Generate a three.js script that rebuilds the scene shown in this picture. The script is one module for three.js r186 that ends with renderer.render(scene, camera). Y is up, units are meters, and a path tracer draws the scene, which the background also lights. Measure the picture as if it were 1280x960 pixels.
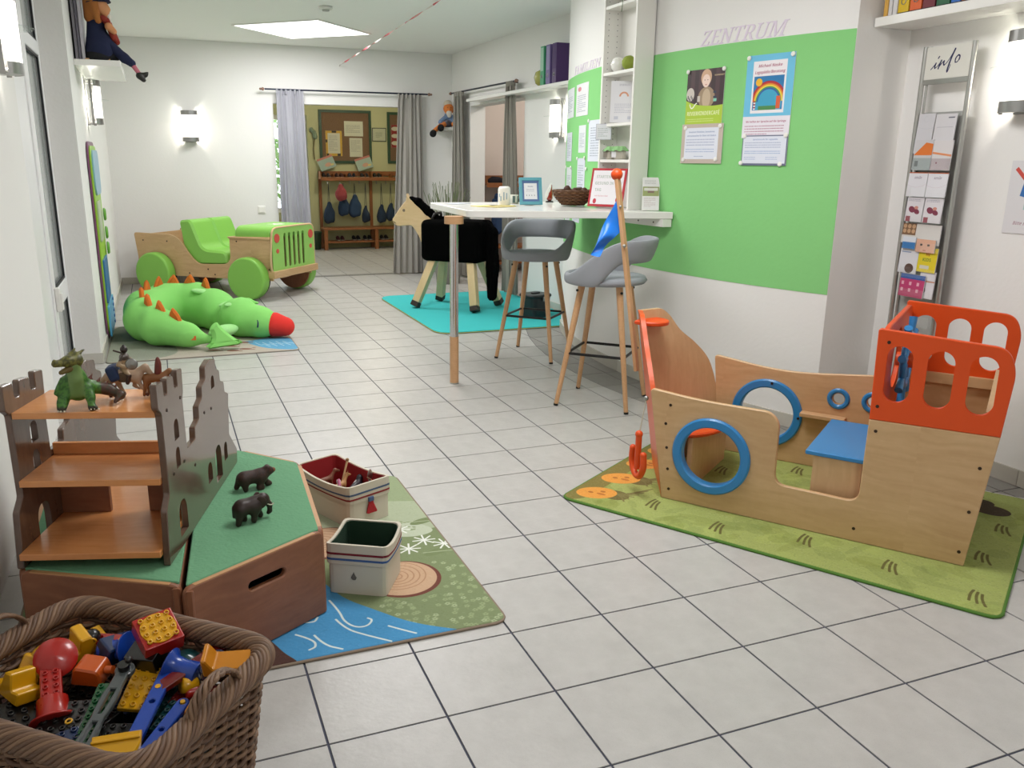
import * as THREE from 'three';
import { RoundedBoxGeometry } from 'three/addons/geometries/RoundedBoxGeometry.js';
import { ParametricGeometry } from 'three/addons/geometries/ParametricGeometry.js';
import { mergeGeometries, toCreasedNormals } from 'three/addons/utils/BufferGeometryUtils.js';
import { RectAreaLightUniformsLib } from 'three/addons/lights/RectAreaLightUniformsLib.js';
import { FontLoader } from 'three/addons/loaders/FontLoader.js';
import { TextGeometry } from 'three/addons/geometries/TextGeometry.js';

// ---------------------------------------------------------------- camera, sky, light, exposure
const scene = new THREE.Scene();
const renderer = new THREE.WebGLRenderer({ antialias: true });
renderer.toneMapping = THREE.LinearToneMapping;
renderer.toneMappingExposure = 1.24;
renderer.shadowMap.enabled = true;
RectAreaLightUniformsLib.init();
const camera = new THREE.PerspectiveCamera(49.26, 1280 / 960, 0.05, 60);
camera.rotation.order = 'YXZ';
camera.position.set(-0.2706, 1.3526, 2.0308);
camera.rotation.set(-0.2611, -0.3713, 0.0087);
camera.setViewOffset(1280, 960, 29.2, 0, 1280, 960);
scene.add(camera);
scene.background = new THREE.Color().setRGB(0.80, 0.90, 1.0);
scene.backgroundIntensity = 4;
const PANEL = 11.5;         // ceiling panels, nits in scene units
const SCONCE = 0.5;        // wall lamps
const WHITE_LIGHT = new THREE.Color().setRGB(1.0, 0.975, 0.985);

// ---------------------------------------------------------------- helpers
let seed = 7;
const rnd = (a = 1, b) => { seed = (seed * 1664525 + 1013904223) >>> 0; const t = seed / 4294967296; return b === undefined ? t * a : a + t * (b - a); };
const V = (x, y, z) => new THREE.Vector3(x, y, z);
const clamp = (x, a = 0, b = 1) => Math.min(b, Math.max(a, x));
const sstep = (a, b, x) => { const t = clamp((x - a) / (b - a)); return t * t * (3 - 2 * t); };
const mix = (a, b, t) => a + (b - a) * t;
function hash(x, y, s = 0) { let h = (x * 374761393 + y * 668265263 + s * 974634535) | 0; h = Math.imul(h ^ (h >>> 13), 1274126177); return ((h ^ (h >>> 16)) >>> 0) / 4294967296; }
function vnoise(x, y, per, s = 0) { const xi = Math.floor(x), yi = Math.floor(y), fx = x - xi, fy = y - yi, w = (t) => t * t * (3 - 2 * t), m = (a) => ((a % per) + per) % per;
  const a = hash(m(xi), m(yi), s), b = hash(m(xi + 1), m(yi), s), c = hash(m(xi), m(yi + 1), s), d = hash(m(xi + 1), m(yi + 1), s);
  return mix(mix(a, b, w(fx)), mix(c, d, w(fx)), w(fy)); }
function fbm(u, v, f, oct = 4, s = 0) { let r = 0, a = 0.5, t = 0; for (let i = 0; i < oct; i++) { r += a * vnoise(u * f, v * f, f, s + i); t += a; a *= 0.5; f *= 2; } return r / t; }
const texOf = (w, h, fn, srgb = true) => { const d = new Uint8Array(w * h * 4);
  for (let y = 0; y < h; y++) for (let x = 0; x < w; x++) { const c = fn(x / w, y / h), i = (y * w + x) * 4; d[i] = clamp(c[0], 0, 255); d[i + 1] = clamp(c[1], 0, 255); d[i + 2] = clamp(c[2], 0, 255); d[i + 3] = 255; }
  const t = new THREE.DataTexture(d, w, h, THREE.RGBAFormat); t.wrapS = t.wrapT = THREE.RepeatWrapping; t.magFilter = THREE.LinearFilter; t.minFilter = THREE.LinearMipmapLinearFilter; t.generateMipmaps = true;
  if (srgb) t.colorSpace = THREE.SRGBColorSpace; t.needsUpdate = true; return t; };
const rep = (t, k, l = k) => { const c = t.clone(); c.repeat.set(k, l); c.needsUpdate = true; return c; };
const print = (w, h, draw) => { const c = document.createElement('canvas'); c.width = w; c.height = h; const g = c.getContext('2d'); draw(g, w, h); const t = new THREE.CanvasTexture(c); t.colorSpace = THREE.SRGBColorSpace; return t; };
const mat = (color, roughness = 0.6, o = {}) => new THREE.MeshStandardMaterial({ color, roughness, ...o });
const phys = (color, roughness = 0.6, o = {}) => new THREE.MeshPhysicalMaterial({ color, roughness, ...o });
const used = {};
const numbered = (n) => { const k = used[n] = (used[n] ?? -1) + 1; return k ? n + '_' + String(k).padStart(3, '0') : n; };
function mesh(name, geo, m, parent) { const o = new THREE.Mesh(geo, m); o.name = parent ? name : numbered(name); o.castShadow = o.receiveShadow = true; (parent ?? scene).add(o); return o; }
function thing(name, label, category, p = [0, 0, 0], turn = 0, group) { const o = new THREE.Group(); o.name = numbered(name); o.position.set(...p); o.rotation.y = turn; o.userData = { label, category }; if (group) o.userData.group = group; scene.add(o); return o; }
function one(name, geo, m, label, category, group) { const o = mesh(name, geo, m); o.userData = { label, category }; if (group) o.userData.group = group; return o; }
function struct(name, geo, m) { const o = geo ? new THREE.Mesh(geo, m) : new THREE.Group(); o.name = name; o.castShadow = o.receiveShadow = true; o.userData = { kind: 'structure' }; scene.add(o); return o; }
function copy(o, label, p, turn, group) { const c = o.clone(); c.name = numbered(o.name.replace(/_\d{3}$/, '')); c.userData = { ...o.userData, label }; if (group) c.userData.group = group; c.position.set(...p); if (turn !== undefined) c.rotation.y = turn; scene.add(c); return c; }
const plain = (g) => { g = g.index ? g.toNonIndexed() : g; for (const k of Object.keys(g.attributes)) if (!['position', 'normal', 'uv', 'color'].includes(k)) g.deleteAttribute(k); if (!g.attributes.uv) g.setAttribute('uv', new THREE.Float32BufferAttribute(new Float32Array(g.attributes.position.count * 2), 2)); g.morphAttributes = {}; return g; };
const G = (...a) => a.flat(9).length === 1 ? a.flat(9)[0] : mergeGeometries(a.flat(9).map(plain));
const bx = (w, h, d, x = 0, y = 0, z = 0, r = 0.003) => (r ? new RoundedBoxGeometry(w, h, d, 1, Math.min(r, w / 2.01, h / 2.01, d / 2.01)) : new THREE.BoxGeometry(w, h, d)).translate(x, y, z);
const span = (x0, x1, y0, y1, z0, z1, r = 0) => bx(x1 - x0, y1 - y0, z1 - z0, (x0 + x1) / 2, (y0 + y1) / 2, (z0 + z1) / 2, r);
const ar = (p) => Array.isArray(p) ? V(...p) : p;
function rod(a, b, r0, r1 = r0, seg = 12) { a = ar(a); b = ar(b); const d = b.clone().sub(a), g = new THREE.CylinderGeometry(r1, r0, d.length(), seg); g.applyQuaternion(new THREE.Quaternion().setFromUnitVectors(V(0, 1, 0), d.clone().normalize())); const m = a.add(b).multiplyScalar(0.5); return g.translate(m.x, m.y, m.z); }
const ball = (r, x = 0, y = 0, z = 0, s = 14) => new THREE.SphereGeometry(r, s, Math.ceil(s * 0.7)).translate(x, y, z);
const tube = (pts, r, n = 24, k = 7, closed = false) => new THREE.TubeGeometry(new THREE.CatmullRomCurve3(pts.map(ar), closed), n, r, k, closed);
const lathe = (pts, seg = 24) => new THREE.LatheGeometry(pts.map((p) => new THREE.Vector2(...p)), seg);
const surf = (fn, nu, nv) => new ParametricGeometry((u, v, t) => t.set(...fn(u, v)), nu, nv);
function rpoly(pts, r = 0, C = THREE.Shape) { const s = new C(), n = pts.length; for (let i = 0; i < n; i++) { const [x, y, q = r] = pts[i], a = pts[(i + n - 1) % n], b = pts[(i + 1) % n], la = Math.hypot(a[0] - x, a[1] - y), lb = Math.hypot(b[0] - x, b[1] - y), k = Math.min(q, la * 0.49, lb * 0.49);
    const p = [x + (a[0] - x) * k / la, y + (a[1] - y) * k / la], e = [x + (b[0] - x) * k / lb, y + (b[1] - y) * k / lb]; i ? s.lineTo(...p) : s.moveTo(...p); if (k) s.quadraticCurveTo(x, y, ...e); } s.closePath(); return s; }
const circ = (x, y, r) => { const p = new THREE.Path(); p.absarc(x, y, r, 0, Math.PI * 2, true); return p; };
const slot = (x, y, w, h) => { const p = new THREE.Path(), r = w / 2; p.moveTo(x - r, y - h / 2 + r); p.lineTo(x - r, y + h / 2 - r); p.absarc(x, y + h / 2 - r, r, Math.PI, 0, true); p.lineTo(x + r, y - h / 2 + r); p.absarc(x, y - h / 2 + r, r, 0, Math.PI, true); return p; };
function ext(s, holes, depth, bevel = 0.002, cs = 12) { if (Array.isArray(s)) s = rpoly(s); s.holes.push(...(holes ?? [])); const b = Math.min(bevel, depth / 2.5); return new THREE.ExtrudeGeometry(s, { depth: depth - 2 * b, bevelEnabled: b > 0, bevelSize: b, bevelThickness: b, bevelOffset: -b, bevelSegments: 1, curveSegments: cs }).translate(0, 0, b); }
// texture coordinates in metres, grain along the axis given
function uvm(g, grain = 'x', k = 1) { g = plain(g); const p = g.attributes.position, uv = g.attributes.uv, a = V(), b = V(), c = V(), n = V(), gi = { x: 0, y: 1, z: 2 }[grain];
  for (let i = 0; i < p.count; i += 3) { a.fromBufferAttribute(p, i); b.fromBufferAttribute(p, i + 1); c.fromBufferAttribute(p, i + 2); n.copy(b).sub(a).cross(c.clone().sub(a)); const m = [Math.abs(n.x), Math.abs(n.y), Math.abs(n.z)], dom = m.indexOf(Math.max(...m)), rest = [0, 1, 2].filter((q) => q !== dom); let u = rest[0], v = rest[1]; if (rest.includes(gi)) { u = gi; v = rest.find((q) => q !== gi); }
    [a, b, c].forEach((q, j) => uv.setXY(i + j, q.getComponent(u) * k, q.getComponent(v) * k)); }
  return g; }
// smooth skin of a distance field (surface nets)
function blob(f, lo, hi, h) { const n = [0, 1, 2].map((i) => Math.ceil((hi[i] - lo[i]) / h) + 1), [nx, ny, nz] = n, F = new Float32Array(nx * ny * nz), id = (i, j, k) => (k * ny + j) * nx + i;
  for (let k = 0; k < nz; k++) for (let j = 0; j < ny; j++) for (let i = 0; i < nx; i++) F[id(i, j, k)] = f(lo[0] + i * h, lo[1] + j * h, lo[2] + k * h);
  const vi = new Int32Array(nx * ny * nz).fill(-1), P = [], I = [];
  const E = [[0, 1], [2, 3], [4, 5], [6, 7], [0, 2], [1, 3], [4, 6], [5, 7], [0, 4], [1, 5], [2, 6], [3, 7]];
  for (let k = 0; k < nz - 1; k++) for (let j = 0; j < ny - 1; j++) for (let i = 0; i < nx - 1; i++) { const v = []; let m = 0; for (let c = 0; c < 8; c++) { v[c] = F[id(i + (c & 1), j + (c >> 1 & 1), k + (c >> 2))]; if (v[c] < 0) m++; } if (!m || m === 8) continue;
    let x = 0, y = 0, z = 0, q = 0; for (const [a, b] of E) if ((v[a] < 0) !== (v[b] < 0)) { const t = v[a] / (v[a] - v[b]); x += mix(a & 1, b & 1, t); y += mix(a >> 1 & 1, b >> 1 & 1, t); z += mix(a >> 2, b >> 2, t); q++; }
    vi[id(i, j, k)] = P.length / 3; P.push(lo[0] + (i + x / q) * h, lo[1] + (j + y / q) * h, lo[2] + (k + z / q) * h); }
  const quad = (a, b, c, d, s) => { if (a < 0 || b < 0 || c < 0 || d < 0) return; s ? I.push(a, b, c, a, c, d) : I.push(a, c, b, a, d, c); };
  for (let k = 1; k < nz - 1; k++) for (let j = 1; j < ny - 1; j++) for (let i = 1; i < nx - 1; i++) { const o = F[id(i, j, k)] < 0;
    if (o !== F[id(i + 1, j, k)] < 0) quad(vi[id(i, j - 1, k - 1)], vi[id(i, j, k - 1)], vi[id(i, j, k)], vi[id(i, j - 1, k)], o);
    if (o !== F[id(i, j + 1, k)] < 0) quad(vi[id(i - 1, j, k - 1)], vi[id(i - 1, j, k)], vi[id(i, j, k)], vi[id(i, j, k - 1)], o);
    if (o !== F[id(i, j, k + 1)] < 0) quad(vi[id(i - 1, j - 1, k)], vi[id(i, j - 1, k)], vi[id(i, j, k)], vi[id(i - 1, j, k)], o); }
  const g = new THREE.BufferGeometry(); g.setAttribute('position', new THREE.Float32BufferAttribute(P, 3)); g.setAttribute('uv', new THREE.Float32BufferAttribute(new Float32Array(P.length / 3 * 2), 2)); g.setIndex(I); g.computeVertexNormals(); return g; }
const smin = (a, b, k) => { const h = clamp(0.5 + 0.5 * (b - a) / k); return b + (a - b) * h - k * h * (1 - h); };
// bones: [ax,ay,az,ra, bx,by,bz,rb]
function bone(p, B) { const dx = B[4] - B[0], dy = B[5] - B[1], dz = B[6] - B[2], l = dx * dx + dy * dy + dz * dz, t = l ? clamp(((p[0] - B[0]) * dx + (p[1] - B[1]) * dy + (p[2] - B[2]) * dz) / l) : 0; return Math.hypot(p[0] - B[0] - t * dx, p[1] - B[1] - t * dy, p[2] - B[2] - t * dz) - mix(B[3], B[7], t); }
function skin(bones, k, h, extra) { const lo = [9, 9, 9], hi = [-9, -9, -9]; for (const B of bones) for (const o of [0, 4]) for (let i = 0; i < 3; i++) { const r = B[o + 3] + 2 * h; lo[i] = Math.min(lo[i], B[o + i] - r); hi[i] = Math.max(hi[i], B[o + i] + r); }
  return blob((x, y, z) => { let d = 9; for (const B of bones) d = smin(d, bone([x, y, z], B), k); return extra ? extra(d, x, y, z) : d; }, lo, hi, h); }
function tint(g, fn) { const p = g.attributes.position, n = g.attributes.normal, c = new Float32Array(p.count * 3), q = new THREE.Color(); for (let i = 0; i < p.count; i++) { q.set(fn(p.getX(i), p.getY(i), p.getZ(i), n.getX(i), n.getY(i), n.getZ(i))); c.set([q.r, q.g, q.b], i * 3); } g.setAttribute('color', new THREE.BufferAttribute(c, 3)); return g; }
const at = (g, x, y, z, ry = 0, rx = 0, rz = 0) => { if (rz) g.rotateZ(rz); if (rx) g.rotateX(rx); if (ry) g.rotateY(ry); return g.translate(x, y, z); };

// ---------------------------------------------------------------- materials
const woodTex = (a, b, f, s, fig = 1) => texOf(512, 256, (u, v) => { const w = fbm(u, v, 4, 3, s) * 0.25 * fig, g = fbm(u * 1, v + w, 4, 2, s + 5), st = vnoise(u * 6, (v + w * 0.4) * f, 4096, s + 9) * 0.6 + vnoise(u * 16, (v + w * 0.3) * f * 2.7, 4096, s + 11) * 0.4, t = clamp(0.55 * g + 0.55 * st - 0.05 + (fbm(u, v, 64, 2, s + 3) - 0.5) * 0.15); return [mix(a[0], b[0], t), mix(a[1], b[1], t), mix(a[2], b[2], t)]; });
const birchT = woodTex([188, 150, 106], [214, 180, 136], 60, 1), brownT = woodTex([124, 78, 54], [162, 108, 76], 44, 2), beechT = woodTex([188, 142, 100], [212, 170, 126], 90, 3, 0.4), darkT = woodTex([88, 68, 56], [114, 92, 78], 50, 4), orangeT = woodTex([204, 132, 76], [228, 162, 104], 60, 6, 0.6);
const wood = (t, k = 1, r = 0.5, o = {}) => mat(0xffffff, r, { map: rep(t, k, k), ...o });
const M = {
  birch: wood(birchT, 1.1, 0.42), brown: wood(brownT, 1.6, 0.45), beech: wood(beechT, 2, 0.42), dark: phys(0xffffff, 0.24, { map: rep(darkT, 1.5, 1.5), clearcoat: 0.6, clearcoatRoughness: 0.12 }), shelf: wood(orangeT, 1.5, 0.24), edge: mat(0xb98a5c, 0.5), paleEdge: mat(0xd9b88c, 0.5),
  chrome: mat(0xd4d4d4, 0.16, { metalness: 1 }), steel: mat(0x9a9a98, 0.34, { metalness: 1 }), alu: mat(0xb4b4b0, 0.3, { metalness: 1 }), black: mat(0x14130f, 0.45), blackMetal: mat(0x1a1a1a, 0.4, { metalness: 0.4 }),
  white: mat(0xe9e8e2, 0.4), whiteLac: phys(0xecebe6, 0.25, { clearcoat: 0.4, clearcoatRoughness: 0.2 }), paper: mat(0xe4e4e6, 0.75), screw: mat(0x3a2c20, 0.4, { metalness: 0.5 }),
};
const plasterB = texOf(256, 256, (u, v) => { const t = 255 * fbm(u, v, 48, 3, 21); return [t, t, t]; }, false);
const paint = (c, o = {}) => mat(c, 0.85, { bumpMap: rep(plasterB, 1.6), bumpScale: 0.0005, ...o });
M.wall = paint(0xe8e7e4); M.ceil = paint(0xf6f6f3); M.wallCloak = paint(0xc4c498); M.wallPink = paint(0xdcd2ca); M.trim = mat(0xe9e9ea, 0.35); M.greenWall = paint(0x86cc7e);
const clothB = texOf(256, 256, (u, v) => { const t = 127 + 60 * (Math.sin(u * 256 * Math.PI / 2) + Math.sin(v * 256 * Math.PI / 2)) / 2 + 70 * (fbm(u, v, 64, 2, 31) - 0.5); return [t, t, t]; }, false);
const cloth = (c, o = {}) => mat(c, 0.95, { bumpMap: rep(clothB, 5), bumpScale: 0.0008, ...o });

// ---------------------------------------------------------------- the room
const H = 2.558, BX = 6.4, BZ = -2.7, BR = 3.9, BZ0 = -4.185, BZ1 = -1.215, XR = 3.12, ZB = -7.97;
const arcX = (z, r = BR) => BX - Math.sqrt(r * r - (z - BZ) ** 2);
const speckT = texOf(512, 512, (u, v) => { const n = fbm(u, v, 8, 3, 40), s = hash(Math.floor(u * 512), Math.floor(v * 512), 5), k = (n - 0.5) * 14 + (s > 0.985 ? -26 : s > 0.93 ? -9 : 0); return [188 + k, 187 + k, 184 + k]; });
const tileM = phys(0xfbfaf8, 0.36, { map: rep(speckT, 3.1), bumpMap: rep(plasterB, 2), bumpScale: 0.0004 });
const tileGrey = phys(0xc6c4c0, 0.42, { map: rep(speckT, 3.1) }); // the grey tile border laid along the curved wall, cut to its curve
{
  const floor = struct('floor');
  mesh('grout', span(-1.3, 5.6, -0.12, -0.003, -11.6, 3.35), mat(0x484a58, 0.9), floor);
  const P = 0.3, J = 0.0032, list = [], clip = (poly, nx, nz, c) => { const o = []; poly.forEach((p, i) => { const q = poly[(i + 1) % poly.length], a = p[0] * nx + p[1] * nz - c, b = q[0] * nx + q[1] * nz - c; if (a >= 0) o.push(p); if ((a > 0 && b < 0) || (a < 0 && b > 0)) { const t = a / (a - b); o.push([mix(p[0], q[0], t), mix(p[1], q[1], t)]); } }); return o; };
  const R2 = BR + 0.29;
  for (let r = -39; r < 11; r++) for (let c = -4; c < 19; c++) {
    const x0 = c * P + J, x1 = (c + 1) * P - J, z0 = r * P + J, z1 = (r + 1) * P - J, cx = (x0 + x1) / 2, cz = (z0 + z1) / 2;
    if (cz > -8 && cx < -1) continue;
    let sq = [[x0, z0], [x1, z0], [x1, z1], [x0, z1]]; const dx = cx - BX, dz = cz - BZ, l = Math.hypot(dx, dz), nx = dx / l, nz = dz / l;
    if (l < BR - 0.3 && cz > -8) continue;
    const k = nx * BX + nz * BZ + R2;
    if (Math.abs(l - R2) > 0.25 || cz < BZ0 - 0.5) list.push({ poly: sq, grey: l < R2 && cz > BZ0 - 0.5, x: cx, z: cz });
    else { const a = clip(sq, nx, nz, k + 0.002), b = clip(sq, -nx, -nz, -k + 0.002); if (a.length > 2) list.push({ poly: a, x: cx, z: cz }); if (b.length > 2) list.push({ poly: b, grey: true, x: cx, z: cz }); }
  }
  const ts = (poly) => uvm(new THREE.ExtrudeGeometry(new THREE.Shape(poly.map((p) => new THREE.Vector2(p[0], -p[1]))), { depth: 0.008, bevelEnabled: false }).rotateX(-Math.PI / 2).translate(0, -0.008, 0));
  const single = (t) => t.x > -0.9 && t.x < 3.1 && t.z > -4.9 && t.z < 0.95, of = (t) => t.grey ? tileGrey : tileM;
  const own = list.filter(single).reverse().slice(0, 300); for (const t of own) mesh('tile', ts(t.poly), of(t), floor);
  const rest = list.filter((t) => !own.includes(t)); for (const m of [tileM, tileGrey]) { const g = rest.filter((t) => of(t) === m).map((t) => ts(t.poly)); if (g.length) { const o = mesh('tile_field', G(g), m, floor); o.userData.kind = 'stuff'; } }
}
// ceiling
struct('ceiling', uvm(span(-1.1, 3.4, H, H + 0.12, -8.12, 3.3)), M.ceil);
struct('ceiling_cloakroom', uvm(span(0.2, 5.6, 2.40, 2.5, -11.6, -8.12)), M.ceil);
// left wall: far part, reveal, lintel above the glazed door, near part
const XD = -0.89;
struct('wall_left_near', uvm(span(-1.1, -0.84, 0, H, -2.6, 3.3)), M.wall);
struct('wall_left', uvm(G(span(-0.95, -0.71, 0, H, -8.0, -4.06), span(-1.0, -0.84, 2.42, H, -4.06, -2.6))), M.wall);
// vestibule behind the glazed door
struct('wall_vestibule', uvm(G(span(-2.6, -2.45, 0, H, -4.4, -2.2), span(-2.45, -1.1, 0, H, -2.35, -2.2), span(-2.45, -0.95, 0, H, -4.4, -4.2), span(-2.6, -0.95, H, H + 0.1, -4.4, -2.2), span(-2.6, -1.3, -0.12, 0, -4.4, -2.2))), M.wall);
{
  const d = struct('door_1'), m = M.trim;
  mesh('door_frame', G(span(XD - 0.05, XD + 0.02, 0, 2.42, -4.06, -4.02, 0.006), span(XD - 0.05, XD + 0.02, 0, 2.42, -2.66, -2.6, 0.006), span(XD - 0.05, XD + 0.02, 2.36, 2.42, -4.02, -2.66, 0.006)), m, d);
  mesh('side_panel', span(XD - 0.03, XD + 0.02, 0, 2.36, -3.23, -2.66, 0.006), m, d);
  mesh('door_leaf', G(span(XD - 0.03, XD + 0.03, 0.01, 2.36, -4.02, -3.985, 0.006), span(XD - 0.03, XD + 0.03, 0.01, 2.36, -3.37, -3.23, 0.006), ...[[0.01, 0.10], [0.48, 0.60], [1.94, 2.02], [2.28, 2.36]].map(([a, b]) => span(XD - 0.03, XD + 0.03, a, b, -3.985, -3.37, 0.006))), m, d);
  const gasket = []; const glass = phys(0xc6ccca, 0.14, { transmission: 0.3, ior: 1.5, thickness: 0 });
  for (const [z0, z1] of [[-3.985, -3.37]]) for (const [a, b] of [[0.10, 0.48], [0.60, 1.94], [2.02, 2.28]]) { mesh('pane', span(XD - 0.004, XD + 0.004, a, b, z0, z1), glass, d); const w = 0.013, X0 = XD + 0.012, X1 = XD + 0.024; gasket.push(span(X0, X1, a, a + w, z0, z1), span(X0, X1, b - w, b, z0, z1), span(X0, X1, a + w, b - w, z0, z0 + w), span(X0, X1, a + w, b - w, z1 - w, z1)); }
  mesh('gasket', G(gasket), mat(0x14161c, 0.5), d);
  mesh('door_handle', G(bx(0.03, 0.14, 0.034, XD + 0.044, 0.56, -3.29, 0.008), bx(0.02, 0.1, 0.02, XD + 0.06, 0.55, -3.285, 0.006)), M.white, d);
}
// back wall with the wide cloakroom opening
const OX0 = 1.02, OX1 = 2.60, OH = 1.945;
struct('wall_back', uvm(G(span(-0.95, OX0, 0, H, ZB - 0.15, ZB), span(OX1, XR + 0.2, 0, H, ZB - 0.15, ZB), span(OX0, OX1, OH, H, ZB - 0.15, ZB))), M.wall);
// right wall with the doorway to the side room
struct('wall_right', uvm(G(span(XR, XR + 0.18, 0, H, -8.1, -7.32), span(XR, XR + 0.18, 0, H, -5.78, 3.3), span(XR, XR + 0.18, 1.94, H, -7.32, -5.78))), M.wall);
struct('wall_front', uvm(span(-1.1, 3.4, 0, H, 3.15, 3.3)), M.wall);
// the curved wall that bulges out of the right wall
const arc = (r, z0, z1, n = 48) => Array.from({ length: n + 1 }, (_, i) => { const z = mix(z0, z1, i / n); return [arcX(z, r), z]; });
const arcSolid = (r0, r1, z0, z1, y0, y1, n = 48) => { const a = arc(r0, z0, z1, n), b = arc(r1, z0, z1, n).reverse(); return uvm(new THREE.ExtrudeGeometry(new THREE.Shape([...a, ...b].map(([x, z]) => new THREE.Vector2(x, -z))), { depth: y1 - y0, bevelEnabled: false }).rotateX(-Math.PI / 2).translate(0, y0, 0)); };
const cw = struct('wall_curved');
mesh('plaster', (() => { const a = arc(BR, BZ0, BZ1); return uvm(new THREE.ExtrudeGeometry(new THREE.Shape([...a, [XR + 0.02, BZ1], [XR + 0.02, BZ0]].map(([x, z]) => new THREE.Vector2(x, -z))), { depth: H, bevelEnabled: false }).rotateX(-Math.PI / 2)); })(), M.wall, cw);
mesh('green_paint_field', arcSolid(BR + 0.002, BR - 0.01, BZ0 + 0.001, BZ1 - 0.001, 0.72, 1.952), M.greenWall, cw);
const fonts = new FontLoader(), serif = await fonts.loadAsync('fonts/droid/droid_serif_regular.typeface.json');
for (const [word, z0, z1, h] of [['ZENTRUM', -2.09, -1.565, 0.072], ['FAMILIEN', -3.82, -3.19, 0.055]]) {
  const g = new TextGeometry(word, { font: serif, size: 1, depth: 0.003, curveSegments: 3 }); g.computeBoundingBox(); const w = g.boundingBox.max.x, hh = g.boundingBox.max.y, p = g.attributes.position;
  for (let i = 0; i < p.count; i++) { const y = p.getY(i) / hh * h, z = z0 + (p.getX(i) / w) * (z1 - z0) + y * 0.35, d = p.getZ(i); p.setXYZ(i, arcX(z, BR + d), 1.957 + y, z); } g.computeVertexNormals();
  mesh('lettering_' + word.toLowerCase(), g, mat(0xddd2e0, 0.6), cw);
}
// skirting tiles
const skM = [mat(0xc3bfb4, 0.4), mat(0xbab6ac, 0.4), mat(0xc8c5bb, 0.4)];
{
  const b = struct('baseboard_curved'); for (let i = 0, z = BZ0; z < BZ1 - 0.02; i++, z += 0.295) mesh('skirting_tile', arcSolid(BR + 0.011, BR - 0.002, z + 0.0015, Math.min(z + 0.295, BZ1) - 0.0015, 0.002, 0.074, 6), skM[i % 3], b);
  const r = struct('baseboard_right'); for (let i = 0, z = BZ1; z < 1.2; i++, z += 0.3) mesh('skirting_tile', span(XR - 0.011, XR, 0.002, 0.074, z + 0.0015, z + 0.2985), skM[(i * 2) % 3], r);
  for (let i = 0, z = -5.76; z < -4.3; i++, z += 0.3) mesh('skirting_tile', span(XR - 0.011, XR, 0.002, 0.074, z + 0.0015, Math.min(z + 0.2985, BZ0)), skM[i % 3], r);
  mesh('skirting_tile', span(arcX(BZ1), XR - 0.012, 0.002, 0.074, BZ1, BZ1 + 0.011), skM[0], r);
  const l = struct('baseboard_left'); for (let i = 0, z = -7.96; z < -4.1; i++, z += 0.3) mesh('skirting_tile', span(-0.71, -0.699, 0.002, 0.074, z + 0.0015, Math.min(z + 0.2985, -4.06)), skM[i % 3], l);
  mesh('skirting_tile', span(-0.82, -0.699, 0.002, 0.074, -4.06, -4.049), skM[2], l);
  const k = struct('baseboard_back'); for (let i = 0, x = -0.699; x < OX0 - 0.05; i++, x += 0.3) mesh('skirting_tile', span(x + 0.0015, Math.min(x + 0.2985, OX0), 0.002, 0.074, ZB, ZB + 0.011), skM[i % 3], k);
  mesh('skirting_tile', span(OX1, XR - 0.012, 0.002, 0.074, ZB, ZB + 0.011), skM[1], k);
}
struct('trim_1', span(OX0 - 0.02, OX1 + 0.02, -0.002, 0.003, ZB - 0.06, ZB + 0.05), mat(0x77756f, 0.5)); // threshold strip
// cloakroom behind the back wall: walls, window
const ZC = -11.25, WX0 = 1.22, WX1 = 1.93, WY0 = 0.55, WY1 = 1.98;
struct('wall_cloakroom', uvm(G(span(0.2, WX0, 0, 2.4, ZC - 0.2, ZC), span(WX1, 5.6, 0, 2.4, ZC - 0.2, ZC), span(WX0, WX1, 0, WY0, ZC - 0.2, ZC), span(WX0, WX1, WY1, 2.4, ZC - 0.2, ZC), span(0.2, 0.4, 0, 2.4, ZC, -8.12), span(3.9, 4.1, 0, 2.4, ZC, -8.12))), M.wallCloak);
{
  const w = struct('window_1'), z = ZC - 0.08; mesh('window_frame', G(span(WX0, WX0 + 0.07, WY0, WY1, z - 0.03, z + 0.03, 0.005), span(WX1 - 0.07, WX1, WY0, WY1, z - 0.03, z + 0.03, 0.005), span(WX0 + 0.07, WX1 - 0.07, WY0, WY0 + 0.07, z - 0.03, z + 0.03, 0.005), span(WX0 + 0.07, WX1 - 0.07, WY1 - 0.07, WY1, z - 0.03, z + 0.03, 0.005)), M.trim, w);
  mesh('pane', span(WX0 + 0.07, WX1 - 0.07, WY0 + 0.07, WY1 - 0.07, z - 0.004, z + 0.004), phys(0xffffff, 0.02, { transmission: 1, thickness: 0 }), w);
}
// side room behind the right wall
struct('wall_sideroom', uvm(G(span(5.2, 5.4, 0, H, -8.1, -4.0), span(XR + 0.18, 5.2, 0, H, -8.12, -8.0), span(XR + 0.18, 5.2, 0, H, -4.2, -4.0), span(XR + 0.18, 5.4, H, H + 0.12, -8.12, -4.0))), M.wallPink);
// hedge outside the window
{
  const g = []; for (let i = 0; i < 900; i++) { const x = rnd(-0.6, 3.2), y = rnd(0, 2.1), z = ZC - 2.2 + rnd(-0.5, 0.5), s = rnd(0.05, 0.11); const q = new THREE.CircleGeometry(s, 6); q.scale(0.55, 1, 1); g.push(at(q, x, y, z, rnd(6), rnd(6), rnd(6))); }
  const o = one('hedge', G(g), mat(0x5f7a3c, 0.8, { side: THREE.DoubleSide }), 'leafy green hedge outside the cloakroom window', 'hedge'); o.userData.kind = 'stuff';
}

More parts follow.
